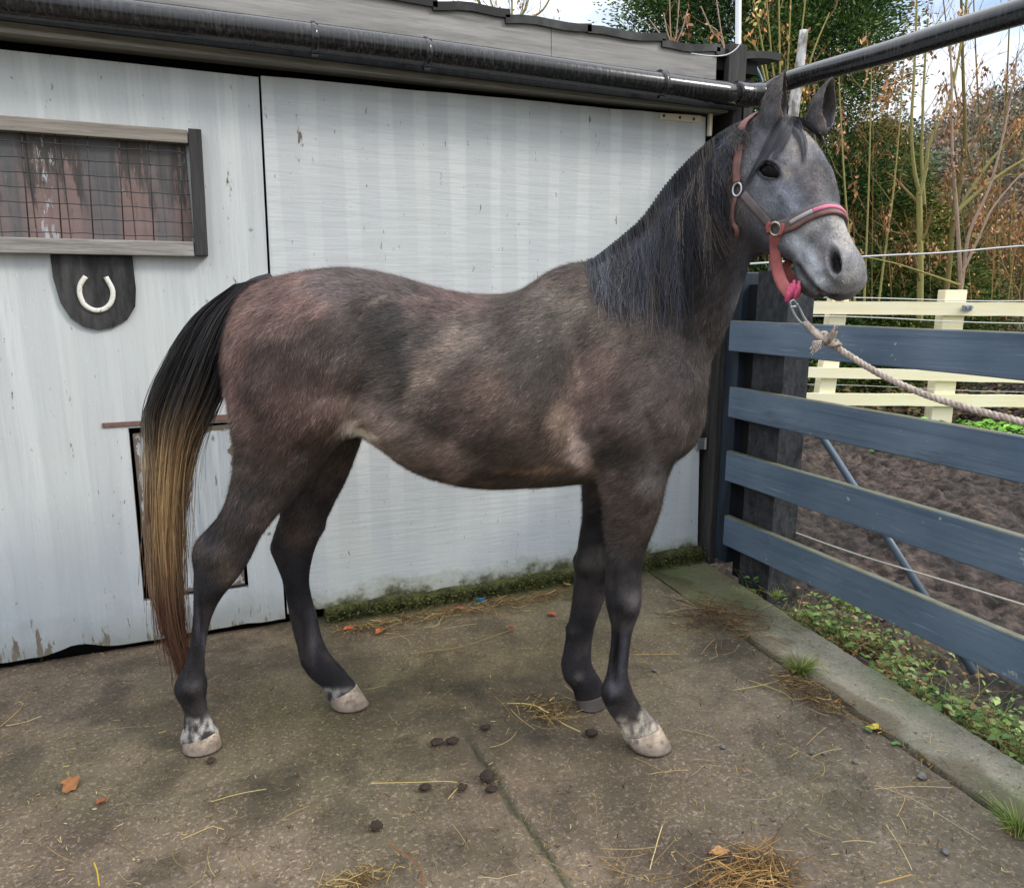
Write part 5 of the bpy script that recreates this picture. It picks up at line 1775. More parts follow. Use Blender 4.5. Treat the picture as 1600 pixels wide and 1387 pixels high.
# ================================================================ blue-grey rail fence
m_ = Mat("blue_grey_fence_paint", rough=0.5, spec=0.35)
g = m_.noise(14, 7, 0.65, vec=m_.mapping((1, 0.07, 2.0)), dist=0.8)
b_ = m_.mix(m_.ramp(m_.noise(3, 4), [(0.3, 0), (0.7, 1)]), (0.085, 0.125, 0.178), (0.138, 0.188, 0.248))
b_ = m_.mix(m_.ramp(g, [(0.33, 0.6), (0.5, 0.0)]), b_, (0.055, 0.088, 0.135))
b_ = m_.mix(m_.ramp(m_.noise(60, 3, vec=m_.mapping((1, 0.08, 2))), [(0.62, 0), (0.75, 0.5)]), b_, (0.28, 0.33, 0.38))
b_ = m_.mix(m_.ramp(m_.noise(16, 5, 0.7, vec=m_.mapping(loc=(2, 5, 1))), [(0.665, 0.0), (0.70, 0.9)]), b_, (0.36, 0.38, 0.38))
b_ = m_.mix(m_.ramp(m_.noise(5, 6, 0.75, vec=m_.mapping((1, 0.35, 1.6), loc=(8, 3, 2))), [(0.56, 0.0), (0.70, 0.6)]), b_, (0.045, 0.055, 0.062))
gn = m_.N.new('ShaderNodeNewGeometry')
sn = m_.N.new('ShaderNodeSeparateXYZ'); m_.L.new(gn.outputs['Normal'], sn.inputs[0])
topm = m_.ramp(m_.math('MULTIPLY', sn.outputs['Z'], m_.math('ADD', m_.noise(9, 4), 0.35)), [(0.5, 0), (0.62, 1)])
b_ = m_.mix(topm, b_, m_.mix(m_.noise(22, 4), (0.05, 0.055, 0.03), (0.19, 0.19, 0.13)))
m_.set(b_, None, g, 0.45, 0.006)
M_RAIL = m_.m
m_ = Mat("old_dark_post", rough=0.75)
g = m_.noise(20, 7, 0.7, vec=m_.mapping((1.4, 1.4, 0.8)))
gn = m_.N.new('ShaderNodeNewGeometry')
c_ = m_.mix(m_.ramp(g, [(0.35, 0), (0.65, 1)]), (0.010, 0.012, 0.016), (0.045, 0.048, 0.052))
c_ = m_.mix(m_.ramp(m_.noise(34, 5, 0.75, vec=m_.mapping((0.8, 0.8, 2.2), loc=(1, 2, 3))), [(0.60, 0), (0.74, 0.5)]), c_, (0.12, 0.115, 0.11))
m_.set(c_, None, g, 0.6, 0.01)
M_POST = m_.m

fence = empty('rail_fence', (2.43, 2.7, 0), 'blue grey fence of four horizontal boards on a dark corner post', 'fence')


def rail(name, z0, z1, y0, y1, seed, mat, X=2.41, t=0.036, n=70):
    bm = bmesh.new()
    ys = np.linspace(y0, y1, n)
    q = np.stack([ys, ys * 0 + seed, ys * 0], 1)
    w0 = 0.006 * (fbm(q, 1.5, 4, 3) - 0.5); w1 = 0.009 * (fbm(q, 1.8, 5, 8) - 0.5)
    wx = 0.012 * (fbm(q, 0.9, 3, 5) - 0.5)
    rings = []
    for i in range(n):
        a, b = z0 + w0[i], z1 + w1[i]
        x0, x1 = X + wx[i], X + t + wx[i]
        e = 0.004
        rings.append([bm.verts.new((x, ys[i], z)) for x, z in ((x0 + e, a), (x1 - e, a), (x1, a + e), (x1, b - e), (x1 - e, b), (x0 + e, b), (x0, b - e), (x0, a + e))])
    for i in range(n - 1):
        for j in range(8):
            bm.faces.new([rings[i][j], rings[i][(j + 1) % 8], rings[i + 1][(j + 1) % 8], rings[i + 1][j]])
    bm.faces.new(rings[0]); bm.faces.new(rings[-1][::-1])
    bmesh.ops.recalc_face_normals(bm, faces=bm.faces)
    return bm_link(name, bm, mat, fence, False)


rail('rail', 1.137, 1.288, 2.975, -1.2, 1, M_RAIL)
rail('rail', 0.806, 0.958, 2.950, -1.2, 2, M_RAIL)
rail('rail', 0.478, 0.635, 2.945, -1.2, 3, M_RAIL)
rail('rail', 0.138, 0.295, 2.930, -1.2, 4, M_RAIL)


def rough_post(name, x0, x1, y0, y1, h, mat, par, seed):
    bm = bmesh.new()
    n = 40
    rings = []
    for i in range(n):
        z = -0.1 + (h + 0.1) * i / (n - 1)
        c = []
        for k, (x, y) in enumerate(((x0, y0), ((x0 + x1) / 2, y0), (x1, y0), (x1, y1), ((x0 + x1) / 2, y1), (x0, y1))):
            d = (fbm(np.array([[x * 5, y * 5, z * 2 + k]]), 3, 3, seed)[0] - 0.5) * 0.014
            c.append(bm.verts.new((x + d, y + d * 0.7, z)))
        rings.append(c)
    for i in range(n - 1):
        for j in range(6):
            bm.faces.new([rings[i][j], rings[i][(j + 1) % 6], rings[i + 1][(j + 1) % 6], rings[i + 1][j]])
    bm.faces.new(rings[-1])
    bmesh.ops.recalc_face_normals(bm, faces=bm.faces)
    return bm_link(name, bm, mat, par)


rough_post('post', 2.450, 2.60, 2.63, 2.84, 1.52, M_POST, fence, 3)
rough_post('post', 2.450, 2.59, 0.25, 0.42, 1.40, M_POST, fence, 5)

# galvanised stay leaning behind the rails
bm = bmesh.new()
a, b = on_fence(1225, 590, 2.66), on_fence(1452, 942, 2.66)
d = (b - a) / np.linalg.norm(b - a)
add_tube(bm, [a, b + d * 0.30], 0.0165, 12)
#add_tube(bm, [a + d * 0.36 + [-0.022, 0, -0.01], a + d * 0.72 + [-0.022, 0, -0.01]], 0.012, 10)
tag(bm_link('stay_pole', bm, Mat("blue_grey_steel_tube", (0.085, 0.115, 0.15), 0.4, 0.4, 0.0).m, None, True), 'slanting blue grey steel stay behind the lower fence boards', 'pole')
# electric cord low on the post
bm = bmesh.new()
k = on_fence(1226, 826, 2.61)
pts = [on_fence(1229, 560, 2.61), on_fence(1228, 700, 2.61), k]
add_tube(bm, catmull(pts, 6), 0.0038, 6)
e = on_fence(1600, 945, 2.61)
add_tube(bm, catmull([k, k + (e - k) * 0.4 + [0, 0, -0.012], e, e + (e - k) * 1.2], 10), 0.0042, 6)
m_ = Mat("pale_fence_cord", (0.5, 0.47, 0.4), 0.8).m
cord = bm_link('fence_cord', bm, m_, None, True)
tag(cord, 'pale cord tied to the corner post and running low behind the boards', 'cord')
bm = bmesh.new()
for j in range(3):
    a = np.linspace(0, 6.28, 14)
    add_tube(bm, np.stack([k[0] - 0.012 + 0.018 * np.cos(a), k[1] - 0.012 + 0.008 * np.sin(a) + 0.006 * j, k[2] - 0.014 + 0.016 * np.sin(a)], 1), 0.005, 6)
add_tube(bm, [k + [-0.012, -0.01, -0.01], k + [-0.03, -0.012, -0.045]], 0.004, 6)
bm_link('knot', bm, m_, cord, True)
# single strand high over the paddock
bm = bmesh.new()
a, b = at(1330, 402, 5.4), at(1600, 384, 6.6)
add_tube(bm, catmull([a + (a - b) * 1.0, a, (a + b) / 2 + [0, 0, -0.012], b, b + (b - a) * 1.2, b + (b - a) * 6], 8), 0.0075, 6)
tag(bm_link('electric_wire', bm, Mat("pale_electric_rope", (0.45, 0.46, 0.47), 0.6).m, None, True), 'pale electric fence rope strung beside the muzzle above the yellow fence', 'wire')

# ================================================================ yellow paddock fence
m_ = Mat("fresh_yellow_timber", rough=0.75)
g = m_.noise(9, 6, 0.65, vec=m_.mapping((0.12, 0.12, 2.2)), dist=0.5)
c_ = m_.mix(m_.ramp(g, [(0.3, 0), (0.7, 1)]), (0.90, 0.78, 0.46), (0.94, 0.89, 0.66))
c_ = m_.mix(m_.ramp(m_.noise(3, 3), [(0.4, 0), (0.7, 0.5)]), c_, (0.93, 0.88, 0.68))
m_.set(c_, None, g, 0.3, 0.004)
M_YEL = m_.m
# line of the far fence on the ground, measured from two posts
pfence = empty('paddock_fence', (9.0, 6.6, 0), 'fresh yellow post and rail fence across the muddy paddock', 'fence')
PD = 8.0                                   # metres out, facing the yard
def far(x, y, extra=0.0): return at(x, y, PD + extra)
fdir = RT
def far_rail(px0, px1, y0a, y1a, y0b, y1b):
    bm = bmesh.new()
    n = 26
    P = []
    for i in range(n):
        t = i / (n - 1)
        x = px0 + (px1 - px0) * t
        lo = far(x, y1a + (y1b - y1a) * t); hi = far(x, y0a + (y0b - y0a) * t)
        j = 0.012 * (fbm(np.array([[x * 0.01, y0a, 0]]), 3, 3, 6)[0] - 0.5)
        P.append([lo + [0, 0, j], lo + FH * 0.045 + [0, 0, j], hi + FH * 0.045 + [0, 0, j], hi + [0, 0, j]])
    vs = [[bm.verts.new(tuple(p)) for p in r] for r in P]
    for i in range(n - 1):
        for j in range(4):
            bm.faces.new([vs[i][j], vs[i][(j + 1) % 4], vs[i + 1][(j + 1) % 4], vs[i + 1][j]])
    bm.faces.new(vs[0][::-1]); bm.faces.new(vs[-1])
    bmesh.ops.recalc_face_normals(bm, faces=bm.faces)
    bm_link('rail', bm, M_YEL, pfence)
far_rail(1020, 2000, 469, 488, 475, 498)
far_rail(1020, 2000, 568, 584, 592, 608)
far_rail(1020, 2000, 612, 630, 621, 640)
for px, ytop, w in ((1040, 446, 24), (1317, 446, 26), (1495, 453, 34), (1790, 456, 34)):
    bm = bmesh.new()
    a, b = far(px - w / 2, ytop, 0.05), far(px + w / 2, ytop, 0.05)
    lean = -0.035 if px == 1317 else 0.0
    g0, g1 = a.copy(), b.copy()
    for q in (g0, g1): q[2] = -0.2; q += RT * (lean * 3.0)
    hexa(bm, [g0, g1, g1 + FH * 0.15, g0 + FH * 0.15, a, b, b + FH * 0.15, a + FH * 0.15], 0.008)
    bm_link('post', bm, M_YEL, pfence)
bm = bmesh.new()
p = far(1509, 481, -0.01)
box(bm, p + [-0.066, -0.03, -0.030], p + [0.066, 0.0, 0.030], 0.01)
box(bm, p + [-0.05, -0.05, -0.005], p + [-0.015, -0.03, 0.02], 0.004)
box(bm, p + [0.015, -0.05, -0.005], p + [0.05, -0.03, 0.02], 0.004)
bm_link('insulator', bm, Mat("grey_plastic_insulator", (0.22, 0.25, 0.29), 0.4).m, pfence)
for ya, yb in ((465, 470), (493, 505), (548, 560), (600, 612)):
    bm = bmesh.new()
    xs = np.linspace(1020, 1990, 30)
    add_tube(bm, [far(x, ya + (yb - ya) * (x - 1240) / 360 + 1.2 * math.sin(x / 57), -0.04) for x in xs], 0.0065 if ya < 500 else 0.003, 6)
    bm_link('strand', bm, m_ if False else Mat("white_rope_strand", (0.6, 0.6, 0.58), 0.7).m, pfence, True)
# ================================================================ vegetation
def leaf_mat(name, rough=0.6, trans=0.0):
    m = Mat(name, rough=rough, spec=0.2)
    m.set(m.attr())
    if trans:
        m.b.inputs['Transmission Weight'].default_value = 0.0
    return m.m


M_LEAF = leaf_mat("leaf_colours")
M_NEEDLE = leaf_mat("conifer_sprays", 0.7)
m_ = Mat("bark_colours", rough=0.85)
m_.set(m_.mix(1.0, m_.attr(), m_.mix(m_.noise(40, 5, 0.7), (0.55, 0.55, 0.55), (1.4, 1.4, 1.4)), 'MULTIPLY'), None, m_.noise(60, 4), 0.4, 0.004)
M_BARK = m_.m


def blades(base, direc, side, length, width, cols):
    """N diamond leaf blades"""
    N = len(base)
    l, w = length[:, None], width[:, None]
    V = np.stack([base, base + direc * l * 0.45 + side * w * 0.5, base + direc * l, base + direc * l * 0.45 - side * w * 0.5], 1).reshape(-1, 3)
    Fq = np.arange(N * 4, dtype=np.int32).reshape(-1, 4)
    return V, Fq, np.repeat(cols, 4, axis=0)


def unit(a): return a / (np.linalg.norm(a, axis=-1, keepdims=True) + 1e-9)


def conifer(base, height, radius, seed, label, nbr=300, per=120, pal=None, lean=0.0):
    r = np.random.default_rng(seed)
    base = np.asarray(base, float)
    root = empty('conifer', base, label, 'conifer tree', 'evergreens behind the paddock')
    bm = bmesh.new()
    add_tube(bm, [base + [0, 0, height * f] for f in np.linspace(-0.02, 0.96, 8)], np.linspace(0.16, 0.02, 8), 8)
    tr = bm_link('trunk', bm, M_BARK, root, True)
    set_cols(tr.data, np.tile(lin(80, 62, 48), (len(tr.data.vertices), 1)))
    B, D, Sd, Ln, Wd, Cc = [], [], [], [], [], []
    pal = pal or [(46, 68, 42), (66, 92, 50), (88, 116, 58), (116, 140, 72)]
    pal = np.array([lin(*c) for c in pal])
    for i in range(nbr):
        f = r.random() ** 0.85
        z0 = height * (0.0 + 0.97 * f)
        prof = (0.72 + 0.35 * math.sin(min(f * 2.4, 1.57))) * (1 - f ** 2.2) + 0.05
        R = radius * prof * r.uniform(0.62, 1.12)
        a = r.uniform(0, 2 * np.pi)
        out = np.array([math.cos(a), math.sin(a), 0])
        up = r.uniform(0.05, 0.55)
        tip = base + [0, 0, z0] + out * R + ZZ * (R * up)
        st = base + [0, 0, z0] + out * R * 0.25
        ax = tip - st; L = np.linalg.norm(ax); ax /= L
        n = int(3.4 * per * (0.5 + R / radius * 0.7))
        u = r.random(n) ** 0.7
        spread = 0.09 + 0.20 * np.sin(u * 2.6) * L
        off = r.normal(0, 1, (n, 3)) * spread[:, None] * np.array([1, 1, 0.65])
        p = st + ax * (u * L)[:, None] + off
        dr = unit(ax * 0.8 + unit(off) * 0.7 + r.normal(0, 0.35, (n, 3)) + np.array([0, 0, -0.15]))
        B.append(p); D.append(dr)
        Sd.append(unit(np.cross(dr, r.normal(0, 1, (n, 3)))))
        Ln.append(r.uniform(0.035, 0.085, n)); Wd.append(r.uniform(0.014, 0.030, n))
        tone = r.uniform(0, 1)
        k = np.clip(tone * 2.2 + u * 0.9 + r.normal(0, 0.5, n) - 0.3, 0, 2.999)
        i0 = k.astype(int)
        c = pal[i0] * (1 - (k - i0))[:, None] + pal[np.minimum(i0 + 1, 3)] * (k - i0)[:, None]
        Cc.append(c)
    V, Fq, C = blades(np.concatenate(B), np.concatenate(D), np.concatenate(Sd), np.concatenate(Ln), np.concatenate(Wd), np.concatenate(Cc))
    link('crown', np_mesh('crown', V, Fq, C), M_NEEDLE, root)
    return root


def spot(x, dist):
    p = at(x, 500, dist); p[2] = -0.1
    return p


conifer(spot(1030, 11.5), 7.4, 1.25, 1, 'dark conifer rising over the right end of the stable roof', 260, 110)
conifer(spot(1135, 11.0), 9.0, 1.25, 2, 'tall conifer behind the slim metal pole at the stable corner', 320, 120)
conifer(spot(1255, 10.6), 8.0, 1.15, 3, 'dense conifer straight behind the ears of the horse', 320, 130)
conifer(spot(1345, 11.0), 3.9, 1.15, 4, 'low yellow green conifer behind the muzzle of the horse', 260, 130, [(44, 64, 34), (70, 90, 42), (108, 122, 56), (146, 148, 76)])
conifer(spot(1432, 11.6), 2.85, 1.1, 5, 'lowest conifer of the row, half hidden by bare saplings', 220, 120, [(40, 60, 34), (62, 86, 42), (94, 114, 54), (128, 140, 68)])


class Woody:
    """collects branches and hanging dead leaves of one bare tree"""
    def __init__(s, seed):
        s.r = np.random.default_rng(seed); s.V = []; s.F = []; s.C = []; s.n = 0
        s.tips = []

    def tube(s, pts, rad, col0, col1, n=5):
        V, F = tube_arrays(pts, rad, n)
        m = len(pts)
        c = np.repeat(col0[None] + (col1 - col0)[None] * np.linspace(0, 1, m)[:, None], n, axis=0)
        s.V.append(V); s.F.append(np.array(F) + s.n); s.C.append(c); s.n += len(V)

    def grow(s, p, d, L, rad, lev, cols, up=0.25, kids=(3, 6), spread=0.7):
        r = s.r
        k = 7
        pts = [np.array(p, float)]
        dd = unit(np.array(d, float))
        for i in range(k - 1):
            dd = unit(dd + r.normal(0, 0.10, 3) + ZZ * up * 0.18)
            pts.append(pts[-1] + dd * L / (k - 1))
        pts = np.array(pts)
        rr = np.linspace(rad, rad * (0.45 if lev > 0 else 0.3), k)
        c0, c1 = cols[min(lev, len(cols) - 1)], cols[max(min(lev - 1, len(cols) - 1), 0)]
        s.tube(pts, rr, c0, c1, 5 if rad > 0.006 else 3)
        if lev == 0:
            s.tips.append(pts[-1]); s.tips.append(pts[4])
            return
        for j in range(r.integers(*kids)):
            f = r.uniform(0.3, 1.0)
            i = min(int(f * (k - 1)), k - 2)
            q = pts[i] + (pts[i + 1] - pts[i]) * (f * (k - 1) - i)
            ax = unit(pts[i + 1] - pts[i])
            rnd = unit(np.cross(ax, r.normal(0, 1, 3)))
            s.grow(q, ax + rnd * spread * r.uniform(0.6, 1.2), L * r.uniform(0.4, 0.65), max(rad * 0.5, 0.0028), lev - 1, cols, up, kids, spread)

    def along(s, pts, r0, r1, cols, lev, every, L, up=0.3, kids=(2, 4), spread=0.75):
        P = catmull(pts, 6)
        m = len(P)
        s.tube(P, np.linspace(r0, r1, m), cols[-1], cols[-2] if len(cols) > 1 else cols[-1], 7)
        acc = 0
        for i in range(1, m - 1):
            acc += np.linalg.norm(P[i] - P[i - 1])
            if acc > every * s.r.uniform(0.6, 1.4):
                acc = 0
                ax = unit(P[i + 1] - P[i]); rnd = unit(np.cross(ax, s.r.normal(0, 1, 3)))
                s.grow(P[i], ax + rnd * spread, L * s.r.uniform(0.5, 1.1), max(r1 * 0.6, 0.004), lev, cols, up, kids, spread)
        s.tips.append(P[-1])

    def done(s, name, label, cat, group, base, leaf_p, leafcols, lsize=0.055, per=(9, 20)):
        root = empty(name, base, label, cat, group)
        me = np_mesh('trunk', np.concatenate(s.V), np.concatenate(s.F), np.concatenate(s.C))
        link('trunk', me, M_BARK, root, True)
        B, D, Sd, Ln, Wd, Cc = [], [], [], [], [], []
        r = s.r
        for t in s.tips:
            if r.random() > leaf_p: continue
            n = r.integers(*per)
            B.append(t + r.normal(0, 0.036, (n, 3)) * np.array([1, 1, 2.4]) - [0, 0, 0.06])
            D.append(unit(r.normal(0, 0.5, (n, 3)) + np.array([0, 0, -1.0])))
            Sd.append(r.normal(0, 1, (n, 3)))
            Ln.append(r.uniform(0.7, 1.5, n) * lsize); Wd.append(r.uniform(0.35, 0.75, n) * lsize)
            c = lin(*leafcols[r.integers(len(leafcols))])
            Cc.append(c[None] * r.uniform(0.55, 1.35, (n, 1)))
        if B:
            D = np.concatenate(D); Sd = unit(np.cross(D, np.concatenate(Sd)))
            V, Fq, C = blades(np.concatenate(B), D, Sd, np.concatenate(Ln), np.concatenate(Wd), np.concatenate(Cc))
            link('leaves', np_mesh('leaves', V, Fq, C), M_LEAF, root)
        return root


YG = [lin(124, 98, 66), lin(134, 118, 72), lin(148, 138, 82), lin(138, 132, 84)]
PK = [lin(128, 96, 78), lin(150, 122, 104), lin(168, 144, 126), lin(150, 128, 112)]
BR = [lin(92, 72, 58), lin(104, 84, 62), lin(112, 98, 62), lin(118, 108, 62)]
DEAD = [(176, 128, 84), (152, 106, 70), (192, 148, 104), (134, 94, 64)]
SD = 8.9
P_ = lambda L_, d: [at(x, y, d) for x, y in L_]


def rooted(L_, d):
    p = P_(L_, d)
    g = p[0].copy(); g[2] = -0.12
    return [g, (g + p[0]) / 2] + p


w = Woody(11)
w.along(P_([(1437, 500), (1438, 430), (1437, 360), (1436, 300)], SD), 0.038, 0.032, YG, 1, 0.6, 0.7)
w.along(P_([(1436, 300), (1428, 262), (1424, 200), (1428, 120), (1432, 20), (1432, -60)], SD), 0.024, 0.008, YG, 2, 0.30, 0.75)
w.along(P_([(1437, 305), (1447, 262), (1452, 225), (1480, 165), (1496, 100), (1508, 20), (1515, -60)], SD - 0.2), 0.024, 0.008, YG, 2, 0.30, 0.8)
w.along(P_([(1444, 320), (1440, 250), (1441, 200), (1444, 120), (1450, 30)], SD + 0.15), 0.022, 0.010, YG, 2, 0.32, 0.7)
w.done('sapling', 'mossy yellow stemmed sapling forking beside the muzzle of the horse', 'tree', 'bare saplings by the yellow fence', spot(1437, SD), 0.10, DEAD)
w = Woody(12)
w.along(P_([(1474, 500), (1482, 420), (1490, 340), (1500, 285), (1508, 220), (1505, 120), (1502, 0), (1500, -60)], SD + 0.5), 0.040, 0.010, BR, 2, 0.32, 0.8)
w.along(P_([(1490, 345), (1515, 300), (1545, 255), (1580, 215), (1620, 160), (1680, 90)], SD + 0.4), 0.026, 0.008, YG, 2, 0.32, 0.75)
w.along(P_([(1496, 330), (1528, 300), (1560, 275), (1600, 250), (1660, 225)], SD + 0.3), 0.026, 0.010, YG, 2, 0.34, 0.6)
w.done('sapling', 'dark leaning sapling with long mossy limbs reaching right', 'tree', 'bare saplings by the yellow fence', spot(1474, SD + .5), 0.10, DEAD)
w = Woody(13)
w.along(P_([(1502, 470), (1499, 400), (1494, 320), (1488, 240), (1487, 140), (1484, 40)], SD - 0.5), 0.026, 0.008, PK, 1, 0.40, 0.5)
w.along(P_([(1502, 450), (1510, 385), (1520, 350), (1545, 295), (1562, 235), (1578, 160), (1590, 80)], SD - 0.5), 0.022, 0.006, PK, 1, 0.40, 0.55)
w.along(P_([(1504, 425), (1530, 370), (1548, 330), (1575, 295), (1600, 270), (1640, 250)], SD - 0.6), 0.016, 0.005, PK, 1, 0.42, 0.4)
w.along(P_([(1500, 445), (1450, 428), (1400, 412), (1345, 400)], SD - 0.7), 0.012, 0.006, YG, 0, 0.5, 0.3)
w.done('sapling', 'slim pinkish sapling rising right behind the nearest yellow post', 'tree', 'bare saplings by the yellow fence', spot(1502, SD - .5), 0.05, DEAD)
w = Woody(14)
for bx, tops in ((1222, [(1195, -30), (1216, -60), (1238, -60)]), (1226, [(1262, -30), (1296, 20)]), (1218, [(1178, 0), (1166, 60)])):
    for tx, ty in tops:
        w.along(rooted([(bx, 330), (bx + (tx - bx) * .15, 210), (bx + (tx - bx) * .6, 90), (tx, ty)], 7.9 + 0.2 * w.r.normal()), 0.018, 0.006, YG, 1, 0.36, 0.55)
w.done('sapling', 'fan of thin yellow shoots standing behind the near ear of the horse', 'tree', 'bare saplings by the yellow fence', spot(1222, 7.9), 0.10, [(196, 148, 90), (176, 124, 74), (190, 170, 100)])
w = Woody(15)
for bx, dx in ((1336, -22), (1350, 10), (1372, 34), (1330, -60)):
    w.along(P_([(bx, 480), (bx + dx * .3, 400), (bx + dx * .7, 300), (bx + dx, 190), (bx + dx * 1.2, 90)], 8.4 + 0.2 * w.r.normal()), 0.013, 0.005, YG, 1, 0.30, 0.6)
w.done('sapling', 'weak greenish sapling hung with brown leaf clusters just right of the ears', 'tree', 'bare saplings by the yellow fence', spot(1350, 8.4), 0.17, DEAD, 0.058, (10, 22))
w = Woody(16)
for bx, tx in ((1540, 1520), (1560, 1580), (1580, 1640), (1530, 1470), (1600, 1610)):
    w.along(P_([(bx, 480), (bx, 330), (bx + (tx - bx) * .6, 150), (tx, -30)], 11.5 + 0.4 * w.r.normal()), 0.022, 0.007, BR, 2, 0.5, 0.9)
w.done('sapling', 'stand of taller brown twigged stems against the sky at the far right', 'tree', 'bare saplings by the yellow fence', spot(1560, 11.5), 0.10, DEAD, 0.06)
GD = [lin(168, 128, 84), lin(176, 140, 92), lin(160, 130, 84), lin(150, 124, 82)]
w = Woody(19)
for bx in (1330, 1362, 1395, 1420, 1455, 1520, 1548, 1572, 1598):
    tx = bx + w.r.normal(0, 55)
    w.along(P_([(bx, 500), (bx + (tx - bx) * .2, 400), (bx + (tx - bx) * .6, 290), (tx, w.r.uniform(60, 200))], 9.9 + 0.4 * w.r.normal()), 0.007, 0.003, GD, 2, 0.20, 0.66, 0.25, (3, 5), 0.85)
w.done('shrub', 'fine golden brown twiggy shrubs behind the mossy saplings', 'shrub', None, spot(1450, 9.9), 0.10, [(182, 138, 88), (164, 120, 76)], 0.045, (4, 9))
w = Woody(17)
for tx, ty in ((1037, 20), (1046, -20), (1062, -10), (1075, 15), (1014, 30)):
    w.along(rooted([(1050, 200), (1052, 90), (1050 + (tx - 1050) * .6, 50), (tx, ty)], 8.2), 0.013, 0.005, PK, 0, 0.25, 0.3)
for tx, ty in ((1095, 10), (1118, -10), (1108, 40)):
    w.along(rooted([(1140, 200), (1132, 80), (1140 + (tx - 1140) * .6, 50), (tx, ty)], 8.2), 0.010, 0.005, PK, 0, 0.25, 0.3)
w.done('sapling', 'bare pale twigs sticking up just above the stable roof edge', 'tree', 'bare saplings by the yellow fence', spot(1050, 8.2), 0.10, DEAD)
w = Woody(18)
for tx, ty in ((760, -20), (800, -40), (830, -20), (870, -30), (735, -30)):
    w.along(rooted([(800, 200), (800, 60), (800 + (tx - 800) * .7, 15), (tx, ty)], 12.5), 0.03, 0.012, YG, 2, 0.35, 0.8)
w.done('tree', 'bare yellowish tree showing over the middle of the stable roof', 'tree', None, spot(800, 12.5), 0.12, DEAD)


def bush(x, dist, w_, h_, seed, label, cols, leafc, n=26, leaf_p=0.5):
    wd = Woody(seed)
    b = spot(x, dist)
    for i in range(n):
        a = wd.r.uniform(0, 6.28)
        st = b + RT * wd.r.normal(0, w_ * 0.35) + FH * wd.r.normal(0, 0.3)
        wd.grow(st, np.array([0.45 * math.cos(a), 0.45 * math.sin(a), 1.0]), h_ * wd.r.uniform(0.5, 0.9), 0.016, 2, cols, 0.2, (4, 7), 0.75)
    wd.done('bush', label, 'bush', 'brown bushes at the far right', b, leaf_p, leafc, 0.06, (3, 7))


HB = [lin(112, 92, 62), lin(120, 104, 66), lin(104, 88, 60)]
bush(1480, 13.5, 1.5, 2.6, 31, 'olive brown bush behind the mossy saplings', HB, [(136, 118, 60), (112, 104, 52), (150, 112, 70)])
bush(1575, 12.8, 1.6, 3.0, 32, 'tangled brown bush at the right edge beyond the yellow fence', HB, [(140, 112, 62), (120, 104, 56), (160, 120, 76)], 30)
bush(1690, 12.5, 1.6, 3.2, 33, 'broad brown bush just beyond the right edge of view', HB, [(140, 112, 62), (120, 104, 56)], 22)

# ---------------------------------------------------------------- hill and far wood
nx, ny = 70, 24
P = []
for i in range(nx):
    for j in range(ny):
        a, d = -0.2 + 1.5 * i / (nx - 1), 24 + 150 * (j / (ny - 1)) ** 1.4
        P.append([d * math.sin(a), d * math.cos(a), 0])
P = np.array(P)
dist_ = np.hypot(P[:, 0], P[:, 1]); ang_ = np.arctan2(P[:, 0], P[:, 1])
P[:, 2] = -0.16 + smooth01(dist_, 24, 130) * (9 + 17 * smooth01(ang_, 0.55, 1.15)) + (fbm(P, 0.06, 3, 3) - 0.5) * 3 * smooth01(dist_, 30, 70)
idx = np.arange(nx * ny).reshape(nx, ny)
Fq = np.stack([idx[:-1, :-1], idx[:-1, 1:], idx[1:, 1:], idx[1:, :-1]], -1).reshape(-1, 4)
m_ = Mat("rough_hillside", rough=0.95, spec=0.1)
m_.set(m_.mix(m_.ramp(m_.noise(0.25, 6, 0.7), [(0.35, 0), (0.65, 1)]), (0.085, 0.072, 0.06), (0.12, 0.125, 0.06)), None, m_.noise(1.2, 6, 0.7), 1.0, 0.6)
tag(link('hill', np_mesh('hill', P, Fq), m_.m, None, True), kind='structure')
r = np.random.default_rng(77)
B, D, Sd, Ln, Wd, Cc = [], [], [], [], [], []
for i in range(420):
    a = r.uniform(0.45, 1.25); d = r.uniform(52, 150)
    g = np.array([d * math.sin(a), d * math.cos(a), 0])
    gz = -0.16 + smooth01(d, 24, 130) * (9 + 17 * smooth01(a, 0.55, 1.15))
    hgt = r.uniform(3.5, 7.5); wd_ = hgt * r.uniform(0.28, 0.5)
    n = 420
    th_ = unit(r.normal(0, 1, (n, 3)))
    p = g + [0, 0, gz + hgt * 0.55] + th_ * np.array([wd_, wd_, hgt * 0.5]) * r.uniform(0.5, 1.0, (n, 1))
    B.append(p); dr = unit(th_ + r.normal(0, 0.6, (n, 3))); D.append(dr); Sd.append(unit(np.cross(dr, r.normal(0, 1, (n, 3)))))
    Ln.append(r.uniform(0.30, 0.65, n)); Wd.append(r.uniform(0.14, 0.32, n))
    c = lin(*[(108, 112, 96), (124, 114, 108), (132, 118, 112), (98, 108, 88), (138, 122, 108)][r.integers(5)])  # greyed tones, distance haze put into the leaf colours
    Cc.append(c[None] * r.uniform(0.7, 1.25, (n, 1)))
V, Fq, C = blades(np.concatenate(B), np.concatenate(D), np.concatenate(Sd), np.concatenate(Ln), np.concatenate(Wd), np.concatenate(Cc))
wood = link('far_wood', np_mesh('far_wood', V, Fq, C), M_LEAF)
tag(wood, 'hazy grey brown wood on the far hillside', 'wood', None, 'stuff')

